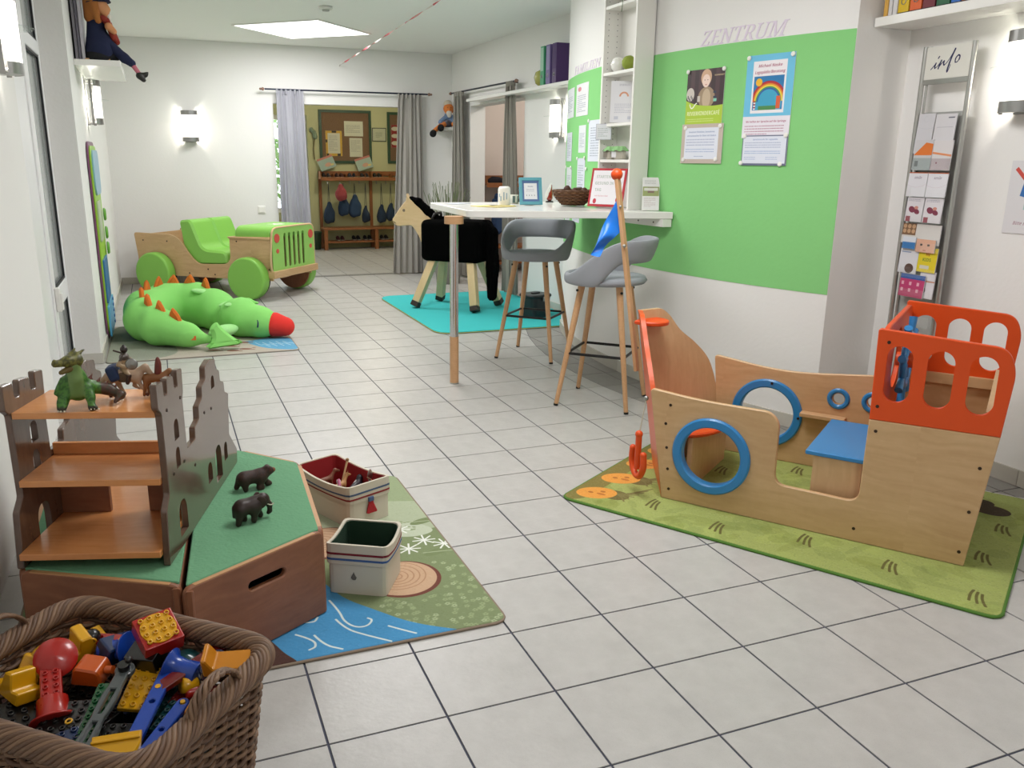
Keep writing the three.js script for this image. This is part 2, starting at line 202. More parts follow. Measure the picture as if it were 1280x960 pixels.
// ---------------------------------------------------------------- lamps
function ceilingLight(label, x, z, turn, sx, sz) {
  const t = thing('ceiling_light', label, 'ceiling light', [x, H, z], turn, 'square ceiling light panels');
  mesh('frame', G(span(-sx / 2, sx / 2, -0.012, 0, -sz / 2, -sz / 2 + 0.012), span(-sx / 2, sx / 2, -0.012, 0, sz / 2 - 0.012, sz / 2), span(-sx / 2, -sx / 2 + 0.012, -0.012, 0, -sz / 2 + 0.012, sz / 2 - 0.012), span(sx / 2 - 0.012, sx / 2, -0.012, 0, -sz / 2 + 0.012, sz / 2 - 0.012)), M.white, t);
  mesh('diffuser', span(-sx / 2 + 0.012, sx / 2 - 0.012, -0.009, -0.001, -sz / 2 + 0.012, sz / 2 - 0.012), mat(0xffffff, 0.6, { emissive: 0xffffff, emissiveIntensity: 2.0 }), t);
  const l = new THREE.RectAreaLight(WHITE_LIGHT, PANEL, sx - 0.03, sz - 0.03); l.position.set(0, -0.014, 0); l.rotation.x = -Math.PI / 2; t.add(l); return t;
}
ceilingLight('bright square ceiling light panel turned cornerwise near the back wall', 1.187, -6.705, Math.PI / 4 + 0.03, 0.95, 0.95);
ceilingLight('unseen square ceiling light panel that lights the bar table and stools', 1.18, -3.7, Math.PI / 4 + 0.03, 0.95, 0.95);  // out of view, placed to light the table and stools
ceilingLight('unseen square ceiling light panel that lights the boat and the castle', 1.17, -0.75, Math.PI / 4 + 0.03, 0.95, 0.95);  // out of view, placed to light the boat, castle and right wall
ceilingLight('unseen smaller square ceiling light panel that lights the boat hull', 0.9, 2.3, Math.PI / 4 + 0.03, 0.62, 0.62);  // out of view behind the camera, lights the hull and near floor
{ const t = thing('smoke_detector', 'small white round smoke detector on the ceiling', 'smoke detector', [1.154, H, -5.38]); mesh('base', lathe([[0, 0], [0.055, 0], [0.055, -0.018], [0.048, -0.026], [0, -0.026]]), M.white, t); mesh('grille', lathe([[0, -0.026], [0.03, -0.026], [0.028, -0.036], [0, -0.038]]), mat(0xb5b5b0, 0.5), t); }
function sconce(label, p, turn) {
  const t = thing('wall_sconce', label, 'wall lamp', p, turn, 'chrome wall lamps with glass shades');
  mesh('back_plate', bx(0.11, 0.33, 0.014, 0, 0, 0.007, 0.003), M.steel, t);
  for (const s of [-1, 1]) mesh('bracket', rod([0, s * 0.14, 0.01], [0, s * 0.14, 0.1], 0.006), M.chrome, t);
  const shell = (y0, y1, r, w = 0.004) => { const a = 1.25, n = 20, o = [], i = []; for (let k = 0; k <= n; k++) { const q = mix(-a, a, k / n); o.push([Math.sin(q) * r, Math.cos(q) * r * 0.75]); i.unshift([Math.sin(q) * (r - w), Math.cos(q) * (r - w) * 0.75]); } return new THREE.ExtrudeGeometry(new THREE.Shape([...o, ...i].map((v) => new THREE.Vector2(v[0], -v[1]))), { depth: y1 - y0, bevelEnabled: false }).rotateX(-Math.PI / 2).translate(0, y0, 0.045); };
  for (const s of [-1, 1]) mesh('side_bar', bx(0.006, 0.33, 0.02, s * 0.086, 0, 0.045, 0.002), M.steel, t);
  mesh('metal_band', shell(0.115, 0.16, 0.088), M.steel, t); mesh('metal_band', shell(-0.16, -0.115, 0.088), M.steel, t);
  for (const s of [-1, 1]) { const e = new THREE.Shape(); e.absellipse(0, 0, 0.084, 0.09, 0, Math.PI, false); mesh('end_cap', new THREE.ExtrudeGeometry(e, { depth: 0.004, bevelEnabled: false, curveSegments: 20 }).rotateX(Math.PI / 2).translate(0, s * 0.156 + 0.002, 0.015), M.steel, t); }
  mesh('glass_shade', shell(-0.115, 0.115, 0.087), mat(0xffffff, 0.4, { emissive: 0xfff8ee, emissiveIntensity: 1.1 }), t);
  mesh('bulb', rod([0, -0.07, 0.06], [0, 0.07, 0.06], 0.018), mat(0xffffff, 0.4, { emissive: 0xfff8ee, emissiveIntensity: 3 }), t);
  const d = new THREE.Shape(); d.absarc(0, 0, 0.15, 0, Math.PI, false); mesh('glass_disc', new THREE.ExtrudeGeometry(d, { depth: 0.004, bevelEnabled: false, curveSegments: 32 }).rotateX(Math.PI / 2).translate(0, 0.02, 0.015), phys(0xf4f8f6, 0.05, { transmission: 1, thickness: 0 }), t);
  const l = new THREE.PointLight(0xfff6ea, SCONCE, 0, 2); l.position.set(0, 0, 0.06); l.shadow.radius = 1.6; l.castShadow = true; t.add(l); return t;
}
sconce('chrome wall lamp on the back wall above the toy car', [0.128, 1.68, ZB], 0);
sconce('chrome wall lamp under the shelf where the puppet sits', [-0.71, 1.75, -5.3], Math.PI / 2);
sconce('large chrome wall lamp beside the glazed white door', [-0.84, 1.83, -2.02], Math.PI / 2);
sconce('chrome wall lamp under the shelf with the apple', [XR, 1.71, -4.95], -Math.PI / 2);
sconce('chrome wall lamp beside the info leaflet stand', [XR, 1.72, -0.56], -Math.PI / 2);
// unseen lamps, placed to light the two back rooms
for (const [label, x, y, z, s, c] of [['unseen round ceiling lamp that lights the cloakroom', 2.5, 2.4, -9.6, 2.4, 0xfff2d8], ['unseen round ceiling lamp that lights the pink side room', 4.2, H, -6.4, 3.0, 0xfff8f0]]) {
  const t = thing('unseen_round_lamp', label, 'ceiling light', [x, y, z]); mesh('base', lathe([[0, 0], [0.17, 0], [0.17, -0.02], [0, -0.02]]), M.white, t); mesh('shade', lathe([[0.16, -0.02], [0.15, -0.06], [0.08, -0.085], [0, -0.09]]), mat(0xffffff, 0.4, { emissive: 0xfff2d8, emissiveIntensity: 1.5 }), t);
  const l = new THREE.PointLight(c, s, 0, 2); l.position.set(0, -0.12, 0); l.shadow.radius = 5; l.castShadow = true; t.add(l);
}

// ---------------------------------------------------------------- rugs and mats
const pileB = texOf(256, 256, (u, v) => { const t = 255 * (0.5 * hash(Math.floor(u * 256), Math.floor(v * 256), 3) + 0.5 * fbm(u, v, 64, 2, 51)); return [t, t, t]; }, false);
const grain = (g, w, h, n, a) => { for (let i = 0; i < n; i++) { g.fillStyle = rnd() < 0.5 ? `rgba(0,0,0,${a})` : `rgba(255,255,255,${a})`; const s = 1 + rnd(3); g.fillRect(rnd(w), rnd(h), s, s); } };
function rug(name, label, category, poly, h, rim, draw, px = 900, group) { // poly: world [x,z] corners in order, first edge = u, draw gets a world->canvas map
  const [A, B, , D] = poly, uL = Math.hypot(B[0] - A[0], B[1] - A[1]), vL = Math.hypot(D[0] - A[0], D[1] - A[1]), U = [(B[0] - A[0]) / uL, (B[1] - A[1]) / uL], W = [(D[0] - A[0]) / vL, (D[1] - A[1]) / vL];
  const toUV = (x, z) => [((x - A[0]) * U[0] + (z - A[1]) * U[1]) / uL, ((x - A[0]) * W[0] + (z - A[1]) * W[1]) / vL], cw = px, ch = Math.round(px * vL / uL), k = px / uL;
  const tx = draw && print(cw, ch, (g) => draw(g, (x, z) => { const [u, v] = toUV(x, z); return [u * cw, v * ch]; }, k, cw, ch));
  const cx = (A[0] + poly[2][0]) / 2, cz = (A[1] + poly[2][1]) / 2, t = thing(name, label, category, [cx, 0.0005, cz]);
  const s = rpoly(poly.map(([x, z, q]) => [x - cx, -(z - cz), q ?? 0.04]));
  const g = plain(ext(s, null, h, 0.003).rotateX(-Math.PI / 2)), p = g.attributes.position, uv = g.attributes.uv; for (let i = 0; i < p.count; i++) { const [u, v] = toUV(p.getX(i) + cx, p.getZ(i) + cz); uv.setXY(i, u, 1 - v); }
  mesh('carpet', g, tx ? mat(0xffffff, 0.97, { map: tx, bumpMap: pileB, bumpScale: 0.002 }) : rim.top, t);
  const pts = s.getSpacedPoints(160).map((q) => V(q.x, h * 0.5, -q.y)); mesh('edge_binding', tube(pts, rim.r ?? 0.006, 240, 6, true).scale(1, 0.75, 1), mat(rim.c, 0.9), t); return t;
}
const line = (g, m, pts, w, c) => { g.strokeStyle = c; g.lineWidth = w; g.lineCap = g.lineJoin = 'round'; g.beginPath(); const q = pts.map((p) => m(...p)); g.moveTo(...q[0]); for (let i = 1; i < q.length - 1; i++) g.quadraticCurveTo(...q[i], (q[i][0] + q[i + 1][0]) / 2, (q[i][1] + q[i + 1][1]) / 2); g.lineTo(...q[q.length - 1]); g.stroke(); };
const fill = (g, m, pts, c) => { g.fillStyle = c; g.beginPath(); const q = pts.map((p) => m(...p)); g.moveTo(...q[0]); for (let i = 1; i < q.length - 1; i++) g.quadraticCurveTo(...q[i], (q[i][0] + q[i + 1][0]) / 2, (q[i][1] + q[i + 1][1]) / 2); g.lineTo(...q[q.length - 1]); g.closePath(); g.fill(); };
const blot = (g, m, x, z, rx, rz, c, rot = 0) => { const [a, b] = m(x, z); g.fillStyle = c; g.beginPath(); g.ellipse(a, b, rx, rz, rot, 0, 7); g.fill(); };
rug('forest_rug', 'forest play rug with blue stream, tree slices and white flowers under the castle platform', 'rug', [[-0.76, -0.06], [0.612, -0.06], [0.602, -1.345], [-0.76, -1.345]], 0.009, { c: 0x8a7a68 }, (g, m, k, w, h) => {
  g.fillStyle = '#7c8a62'; g.fillRect(0, 0, w, h);
  fill(g, m, [[0.1, -1.4], [0.7, -1.4], [0.7, -0.95], [0.62, -0.72], [0.45, -0.85], [0.3, -0.8], [0.1, -0.9], [0.1, -1.4]], '#a9b396'); fill(g, m, [[0.35, -1.4], [0.7, -1.4], [0.7, -1.0], [0.55, -1.05], [0.4, -1.1], [0.35, -1.4]], '#93a17c');
  fill(g, m, [[0.38, -0.78], [0.5, -0.88], [0.62, -0.74], [0.5, -0.7], [0.38, -0.78]], '#b9c2aa');
  for (const [x, z] of [[0.576, -0.834], [0.552, -0.568]]) { blot(g, m, x, z, k * 0.055, k * 0.022, '#75845a', 0.3); line(g, m, [[x - 0.05, z - 0.005], [x, z], [x + 0.05, z + 0.008]], k * 0.006, '#a3ad8c'); }
  for (let i = 0; i < 14; i++) blot(g, m, 0.49 + rnd(0.05), -0.86 + rnd(0.1), k * 0.006, k * 0.004, '#8b9a72');
  for (const [x, z] of [[0.462, -0.622], [0.533, -0.672], [0.594, -0.621], [0.472, -0.789]]) for (let i = 0; i < 8; i++) { const a = i * Math.PI / 4 + x * 9; line(g, m, [[x, z], [x + 0.02 * Math.cos(a), z + 0.02 * Math.sin(a)], [x + 0.04 * Math.cos(a), z + 0.04 * Math.sin(a)]], k * 0.007, '#e6e9e2'); }
  for (const [x, z, r] of [[0.385, -0.415, 0.125], [0.2, -0.77, 0.13]]) { blot(g, m, x, z, k * r, k * r, '#6d3c30'); blot(g, m, x - 0.004, z - 0.006, k * r * 0.93, k * r * 0.93, '#c4a384'); for (let i = 1; i < 6; i++) { const [a, b] = m(x - 0.02, z - 0.02); g.strokeStyle = '#aa8464'; g.lineWidth = k * 0.004; g.beginPath(); g.arc(a + i, b + i, k * r * i * 0.15, 0, 7); g.stroke(); } }
  for (let i = 0; i < 150; i++) { const x = rnd(0.26, 0.61), z = rnd(-0.5, -0.05); if (Math.hypot(x - 0.385, z + 0.415) < 0.14 || x < 0.3 && z < -0.3) continue; for (let j = 0; j < 5; j++) { const a = j * 1.257 + i; blot(g, m, x + 0.006 * Math.cos(a), z + 0.006 * Math.sin(a), k * 0.004, k * 0.003, i % 3 ? '#93a277' : '#a4b18a'); } }
  fill(g, m, [[-0.2, -0.7], [0.1, -0.56], [0.138, -0.463], [0.173, -0.352], [0.246, -0.257], [0.327, -0.148], [0.433, -0.07], [0.52, -0.02], [-0.02, 0.0], [-0.011, -0.05], [-0.047, -0.112], [-0.064, -0.166], [-0.12, -0.3], [-0.2, -0.7]], '#4690c0');
  fill(g, m, [[-0.8, 0], [-0.012, 0], [-0.011, -0.05], [-0.047, -0.112], [-0.064, -0.166], [-0.12, -0.3], [-0.3, -0.5], [-0.8, -0.6], [-0.8, 0]], '#4b3028');
  for (const p of [[[0.128, -0.357], [0.145, -0.279], [0.145, -0.22], [0.171, -0.173], [0.207, -0.169], [0.229, -0.199], [0.217, -0.213]], [[0.125, -0.238], [0.141, -0.175], [0.195, -0.118], [0.251, -0.066]], [[-0.001, -0.195], [0.043, -0.152], [0.045, -0.112], [0.023, -0.103]], [[0.049, -0.173], [0.066, -0.113], [0.111, -0.075]], [[0.265, -0.148], [0.292, -0.119], [0.33, -0.082]], [[0.02, -0.26], [0.06, -0.24], [0.075, -0.27]]]) line(g, m, p, k * 0.007, '#d3dfdc');
  grain(g, w, h, 16000, 0.05);
}, 1100);
rug('savanna_rug', 'green play rug with lion faces and grass tufts under the wooden boat', 'rug', [[1.189, -0.872], [2.032, 0.46], [3.0, -0.155], [2.157, -1.487]], 0.011, { c: 0x4f7a2c, r: 0.008 }, (g, m, k, w, h) => {
  g.fillStyle = '#9aa55c'; g.fillRect(0, 0, w, h); for (let i = 0; i < 260; i++) { g.fillStyle = ['rgba(120,135,55,0.25)', 'rgba(170,180,95,0.22)', 'rgba(110,125,60,0.2)'][i % 3]; g.beginPath(); g.ellipse(rnd(w), rnd(h), 20 + rnd(50), 10 + rnd(25), rnd(3), 0, 7); g.fill(); }
  fill(g, m, [[1.15, -0.93], [1.6, -1.2], [2.3, -1.65], [2.4, -1.55], [1.75, -1.12], [1.35, -0.86], [1.22, -0.8], [1.15, -0.93]], '#7c7238');
  for (const [x, z] of [[1.342, -0.853], [1.52, -0.962], [1.714, -1.082], [1.9, -1.2]]) { blot(g, m, x + 0.06, z + 0.05, k * 0.06, k * 0.05, '#6b6233'); for (let i = 0; i < 7; i++) line(g, m, [[x + 0.06, z + 0.02], [x + 0.08, z + 0.06], [x + 0.06 + 0.03 * i, z + 0.12 - 0.012 * i]], k * 0.008, '#77703f'); blot(g, m, x, z, k * 0.085, k * 0.062, '#d9963f', 0.6); blot(g, m, x - 0.02, z - 0.015, k * 0.012, k * 0.009, '#a8672a'); blot(g, m, x + 0.03, z + 0.0, k * 0.012, k * 0.009, '#a8672a'); blot(g, m, x + 0.01, z + 0.02, k * 0.02, k * 0.01, '#b5702c'); }
  for (const [x, z] of [[1.501, -0.67], [1.61, -0.394], [1.848, -0.189], [1.976, 0.082], [2.07, 0.342], [2.32, -0.776], [2.621, -0.002], [2.34, 0.142], [2.86, -0.31], [2.0, -0.9], [2.45, -0.45]]) for (let i = -1; i < 2; i++) line(g, m, [[x - 0.03 + i * 0.006, z + 0.03 + i * 0.025], [x, z + i * 0.022], [x + 0.035, z - 0.02 + i * 0.016]], k * 0.009, '#5f5a2a');
  for (const [x, z, r] of [[2.747, -0.147, 0.07], [2.70, -0.2, 0.06], [2.78, -0.22, 0.05]]) blot(g, m, x, z, k * r, k * r * 0.8, '#3f3220');
  grain(g, w, h, 26000, 0.06);
}, 1100);
rug('river_rug', 'beige play rug with brown paw prints and blue water under the plush dragon', 'rug', [[-0.685, -4.03], [0.605, -4.03], [0.605, -5.35], [-0.685, -5.35]], 0.008, { c: 0x8d867a }, (g, m, k, w, h) => {
  g.fillStyle = '#b3aa9c'; g.fillRect(0, 0, w, h); fill(g, m, [[-0.7, -4.0], [-0.2, -4.0], [-0.25, -4.6], [-0.3, -5.4], [-0.7, -5.4], [-0.7, -4.0]], '#8f9384'); fill(g, m, [[-0.7, -4.75], [-0.4, -4.6], [-0.35, -5.4], [-0.7, -5.4], [-0.7, -4.75]], '#6d7360');
  fill(g, m, [[0.25, -4.43], [0.3, -4.3], [0.374, -4.157], [0.5, -4.06], [0.62, -4.03], [0.62, -4.45], [0.5, -4.55], [0.25, -4.43]], '#5fa0c4'); fill(g, m, [[0.45, -4.5], [0.62, -4.44], [0.62, -5.4], [0.3, -5.4], [0.45, -4.5]], '#70483a');
  for (const [x, z] of [[0.147, -4.302], [0.251, -4.405], [0.242, -4.169], [0.15, -4.14], [0.02, -4.2]]) { blot(g, m, x, z, k * 0.045, k * 0.025, '#85594a', -0.4); blot(g, m, x + 0.06, z - 0.03, k * 0.014, k * 0.01, '#85594a'); blot(g, m, x + 0.05, z + 0.03, k * 0.014, k * 0.01, '#85594a'); }
  for (let i = 0; i < 5; i++) line(g, m, [[0.33 + i * 0.05, -4.36], [0.36 + i * 0.05, -4.25], [0.38 + i * 0.05, -4.3], [0.42 + i * 0.05, -4.2]], k * 0.006, '#c4dbe0'); grain(g, w, h, 9000, 0.05);
}, 700);
rug('gym_mat', 'flat turquoise foam mat with cut corners under the wooden horse', 'mat', [[1.735, -4.225], [3.09, -4.225], [3.09, -6.2], [1.735, -6.2]].map((p) => [...p, 0.17]), 0.016, { c: 0xa8a55a, r: 0.005, top: cloth(0x36bcbc) });

// ---------------------------------------------------------------- toy car
const greenVinyl = phys(0x84c252, 0.42, { sheen: 0.1 });
{
  const t = thing('toy_car', 'wooden toy jeep with green foam wheels, seats and grille', 'toy car', [0.463, 0, -6.42], -0.714);
  const side = () => { const s = new THREE.Shape(); s.moveTo(-1.36, 0.18); s.lineTo(-1.41, 0.575); s.quadraticCurveTo(-1.412, 0.605, -1.38, 0.605); s.lineTo(-1.0, 0.60); s.quadraticCurveTo(-0.88, 0.60, -0.80, 0.50); s.quadraticCurveTo(-0.69, 0.325, -0.60, 0.318); s.lineTo(-0.36, 0.326); s.quadraticCurveTo(-0.25, 0.33, -0.245, 0.42); s.lineTo(-0.245, 0.605); s.lineTo(0.225, 0.615); s.lineTo(0.235, 0.19); s.closePath(); return s; };
  const pan = (z) => uvm(ext(side(), null, 0.022, 0.003)).translate(0, 0, z);
  mesh('side_panel', pan(-0.145), M.birch, t); mesh('side_panel', pan(-0.845), M.birch, t);
  mesh('screw', G(...[[-1.3, 0.53], [-1.0, 0.53], [-0.52, 0.27], [-0.44, 0.22], [-0.16, 0.56], [0.2, 0.3], [-0.75, 0.22]].map(([x, y]) => rod([x, y, -0.124], [x, y, -0.121], 0.008))), M.screw, t);
  mesh('floor_board', uvm(span(-1.36, 0.2, 0.2, 0.222, -0.823, -0.145)), M.birch, t); mesh('rear_board', uvm(span(-1.40, -1.378, 0.2, 0.58, -0.823, -0.145), 'z'), M.birch, t);
  const wheel = (x, z, dir) => { const p = [[0, 0], [0.19, 0], [0.207, 0.014], [0.21, 0.03], [0.21, 0.1], [0.205, 0.115], [0.19, 0.122], [0, 0.122]]; const g = lathe(p, 40).rotateX(Math.PI / 2); const w = mesh('wheel', at(g, x, 0.21, z), greenVinyl, t); mesh('wheel_disc', at(new THREE.CylinderGeometry(0.195, 0.195, 0.02, 36).rotateX(Math.PI / 2), x, 0.21, dir > 0 ? z - 0.012 : z + 0.134), dir > 0 ? M.black : M.brown, w); };
  wheel(-1.12, -0.122, 1); wheel(0, -0.122, 1); wheel(-1.12, -0.99, -1); wheel(0, -0.99, -1);
  const front = new THREE.Shape(); { const a = -0.885, b = -0.125; front.moveTo(a, 0.26); front.lineTo(a, 0.62); front.quadraticCurveTo(a, 0.70, a + 0.09, 0.70); front.lineTo(b - 0.09, 0.70); front.quadraticCurveTo(b, 0.70, b, 0.62); front.lineTo(b, 0.26); front.closePath(); }
  const slots = [0, 1, 2, 3, 4].map((i) => slot(-0.34 - i * 0.083, 0.475, 0.044, 0.34));
  const wrap = (g, x) => g.rotateY(-Math.PI / 2).translate(x, 0, 0).scale(1, 1, 1);
  const fz = (g, x) => { g.applyMatrix4(new THREE.Matrix4().set(0, 0, 1, x, 0, 1, 0, 0, 1, 0, 0, 0, 0, 0, 0, 1)); const p = g.index; const q = plain(g); const pos = q.attributes.position, nor = q.attributes.normal; for (let i = 0; i < pos.count; i += 3) { for (const a of [pos, nor]) { const x1 = a.getX(i + 1), y1 = a.getY(i + 1), z1 = a.getZ(i + 1); a.setXYZ(i + 1, a.getX(i + 2), a.getY(i + 2), a.getZ(i + 2)); a.setXYZ(i + 2, x1, y1, z1); } } return q; };
  mesh('grille', fz(ext(front, slots, 0.01, 0.0015), 0.242), phys(0x9ad06a, 0.4), t); mesh('added_shade_board', uvm(span(-0.24, -0.222, 0.2, 0.605, -0.823, -0.147), 'z'), M.birch, t);  // added board closes off the hood so the grille slots stay dark
  const edge = front.getPoints(10).map((p) => V(0.245, p.y, p.x)); mesh('grille_edge', tube(edge, 0.011, 60, 6), M.paleEdge, t);
  for (const [z, y, r] of [[-0.20, 0.60, 0.044], [-0.205, 0.475, 0.022], [-0.815, 0.60, 0.044], [-0.81, 0.475, 0.022]]) mesh('headlamp', rod([0.25, y, z], [0.257, y, z], r, r, 24), mat(0xd4554a, 0.5), t);
  mesh('bumper', uvm(span(0.20, 0.275, 0.215, 0.285, -0.91, -0.10, 0.006), 'z'), M.birch, t);
  const hood = new THREE.Shape(); { const a = -0.87, b = -0.13; hood.moveTo(a, 0.60); hood.quadraticCurveTo(a - 0.01, 0.705, a + 0.1, 0.71); hood.lineTo(b - 0.1, 0.71); hood.quadraticCurveTo(b + 0.01, 0.705, b, 0.60); hood.closePath(); }
  mesh('hood', fz(ext(hood, null, 0.42, 0.02), -0.19), greenVinyl, t); mesh('hood_ledge', uvm(span(-0.25, 0.235, 0.588, 0.606, -0.145, -0.105, 0.004)), M.birch, t);
  mesh('hood_star', (() => { const s = new THREE.Shape(); for (let i = 0; i < 10; i++) { const r = i % 2 ? 0.04 : 0.1, a = i * Math.PI / 5; s[i ? 'lineTo' : 'moveTo'](r * Math.cos(a), r * Math.sin(a)); } s.closePath(); return ext(s, null, 0.003, 0).rotateX(-Math.PI / 2).translate(0.06, 0.709, -0.5); })(), M.white, t);
  for (const [z0, z1] of [[-0.485, -0.15], [-0.82, -0.489]]) { const s = rpoly([[-0.80, 0.30, 0.03], [-0.86, 0.74, 0.04], [-0.72, 0.755, 0.05], [-0.60, 0.46, 0.08], [-0.32, 0.45, 0.05], [-0.29, 0.32, 0.04]]); mesh('seat_cushion', ext(s, null, z1 - z0, 0.02).translate(0, 0, z0), greenVinyl, t); }
}
// ---------------------------------------------------------------- plush dragon
{
  const plush = cloth(0x8cd670, { roughness: 1 }), t = thing('plush_dragon', 'big green plush dragon with orange spikes and a red snout curled up on a rug', 'plush toy', [0, 0.01, -4.75]);
  const C = [[0.0, 0.07, 0.52, 0.03], [-0.16, 0.1, 0.42, 0.085], [-0.33, 0.14, 0.27, 0.13], [-0.43, 0.155, 0.02, 0.15], [-0.42, 0.165, -0.27, 0.165], [-0.27, 0.17, -0.5, 0.175], [-0.05, 0.17, -0.47, 0.175], [0.1, 0.155, -0.25, 0.155], [0.165, 0.12, -0.07, 0.10], [0.25, 0.15, 0.10, 0.142], [0.38, 0.12, 0.19, 0.115], [0.47, 0.105, 0.22, 0.09]];
  const B = []; for (let i = 0; i < C.length - 1; i++) B.push([...C[i], ...C[i + 1]]);
  mesh('body', skin(B, 0.045, 0.018, (d, x, y, z) => Math.max(d + 0.004 * Math.sin(x * 31 + z * 17), -y)), plush, t);
  mesh('snout', skin([[0.50, 0.10, 0.235, 0.094, 0.57, 0.085, 0.26, 0.075]], 0.02, 0.014, (d, x, y) => Math.max(d, -y + 0.004)), cloth(0xe0342c), t);
  const lite = cloth(0xa8e494), oran = cloth(0xd8722a);
  const cv = new THREE.CatmullRomCurve3(C.map((p) => V(p[0], p[1], p[2]))), nC = C.length - 1;
  for (const k of [1.35, 1.9, 2.55, 3.3, 4.15, 4.75, 5.3, 5.85, 6.5]) { const p = cv.getPoint(k / nC), g = cv.getTangent(k / nC), r = mix(C[Math.floor(k)][3], C[Math.ceil(k)][3], k % 1), s = new THREE.Shape(); s.moveTo(-0.058, -0.035); s.quadraticCurveTo(-0.04, 0.03, 0.012, 0.068); s.quadraticCurveTo(0.045, 0.03, 0.055, -0.035); s.closePath(); mesh('back_spike', at(ext(s, null, 0.036, 0.013).translate(0, 0, -0.018), p.x, p.y + r + 0.008, p.z, Math.atan2(-g.z, g.x)), oran, t); }
  const oval = (a, b, c, x, y, z, ry, rz) => at(new THREE.SphereGeometry(1, 20, 14).scale(a, b, c), x, y, z, ry, 0, rz);
  mesh('wing', oval(0.085, 0.025, 0.06, 0.0, 0.30, -0.30, 0.3, -0.2), lite, t); mesh('arm', oval(0.12, 0.045, 0.07, 0.11, 0.09, 0.32, 0.45, 0.1), lite, t); mesh('ear', oval(0.10, 0.02, 0.04, 0.20, 0.25, 0.02, 0.25, 0.15), lite, t); mesh('ear', oval(0.10, 0.02, 0.05, 0.23, 0.26, 0.12, 0.5, 0.05), lite, t);
  mesh('crest', skin([[0.28, 0.25, -0.02, 0.03, 0.36, 0.25, 0.06, 0.02], [0.33, 0.26, 0.02, 0.02, 0.4, 0.235, 0.0, 0.012]], 0.03, 0.012), plush, t);
  { const s = new THREE.Shape(); s.moveTo(-0.06, -0.07); s.quadraticCurveTo(0.02, -0.03, -0.02, 0.05); s.quadraticCurveTo(0.0, 0.10, 0.04, 0.10); s.quadraticCurveTo(0.10, 0.0, 0.2, -0.06); s.quadraticCurveTo(0.08, -0.085, -0.06, -0.07); mesh('tail_fin', at(ext(s, null, 0.06, 0.024), 0.02, 0.09, 0.53, 0.1, -0.35), plush, t); }
  mesh('closed_eye', tube([[0.36, 0.165, 0.30], [0.365, 0.135, 0.313], [0.36, 0.10, 0.316]], 0.006, 10, 6), mat(0x1c2f56, 0.7), t);
  mesh('label_tag', at(bx(0.075, 0.03, 0.006, 0, 0, 0, 0.002), -0.13, 0.09, 0.515, -0.25, -0.2), mat(0xd86a2a, 0.7), t);
}
// ---------------------------------------------------------------- left wall: height chart, shelf, puppet
{
  const t = thing('height_chart', 'tall colourful wooden height chart leaning on the wall beside the plush dragon', 'height chart', [-0.705, 0.0, -5.05]);
  const band = (y0, y1, w0, w1, c, x, name, r = 0.02) => mesh(name, ext(rpoly([[w0, y0], [w1, y0], [w1, y1], [w0, y1]], r), null, 0.012, 0.002).rotateY(Math.PI / 2).translate(x, 0, 0), mat(c, 0.4), t);
  band(0.02, 1.46, -0.36, 0.36, 0x7b4a6a, 0.0, 'back_board', 0.16); band(0.05, 1.43, -0.34, 0.33, 0x9acb3a, 0.012, 'green_board', 0.14); band(1.08, 1.40, -0.3, 0.3, 0x8fb7cf, 0.024, 'sky_panel', 0.12); band(0.75, 1.04, -0.3, 0.0, 0xb9c4a8, 0.024, 'ruler_panel'); band(0.30, 0.62, -0.32, 0.1, 0x2f6fb0, 0.024, 'blue_panel'); band(0.05, 0.28, -0.33, 0.32, 0x58a9d8, 0.024, 'water_panel');
  for (let i = 0; i < 5; i++) mesh('number_field', bx(0.006, 0.02, 0.06, 0.039, 0.08 + i * 0.045, -0.2, 0.002), mat(0x1f5fa8, 0.5), t);
  for (const y of [0.66, 0.78, 0.92]) mesh('knob', at(lathe([[0, 0], [0.045, 0], [0.05, 0.008], [0.04, 0.018], [0, 0.02]], 20), 0.036, y, -0.22, 0, 0, -Math.PI / 2), mat(0x6aa83a, 0.5), t);
}
const wallShelf = (name, label, g, m, screws) => { const t = thing(name, label, 'shelf'); mesh('board', g, m, t); return t; };
wallShelf('wall_shelf', 'white wall shelf with a puppet on it above a chrome lamp', span(-0.71, -0.42, 1.94, 1.98, -5.7, -4.48, 0.004), M.whiteLac);
for (const [i, [w, c]] of [[0.018, 0x8d8a94], [0.016, 0x6e6a78], [0.02, 0xb6b2ba]].entries()) { const g = bx(w, 0.46, 0.30, -0.688 + i * 0.021, 1.981 + 0.23, -4.72 + i * 0.01, 0.002); one('flat_picture', g, mat(c, 0.5), ['grey framed panel standing flat against the wall on the puppet shelf', 'dark grey panel in the middle of three on the puppet shelf', 'light grey panel standing next to the puppet on the shelf'][i], 'picture frame', 'panels on the puppet shelf'); }
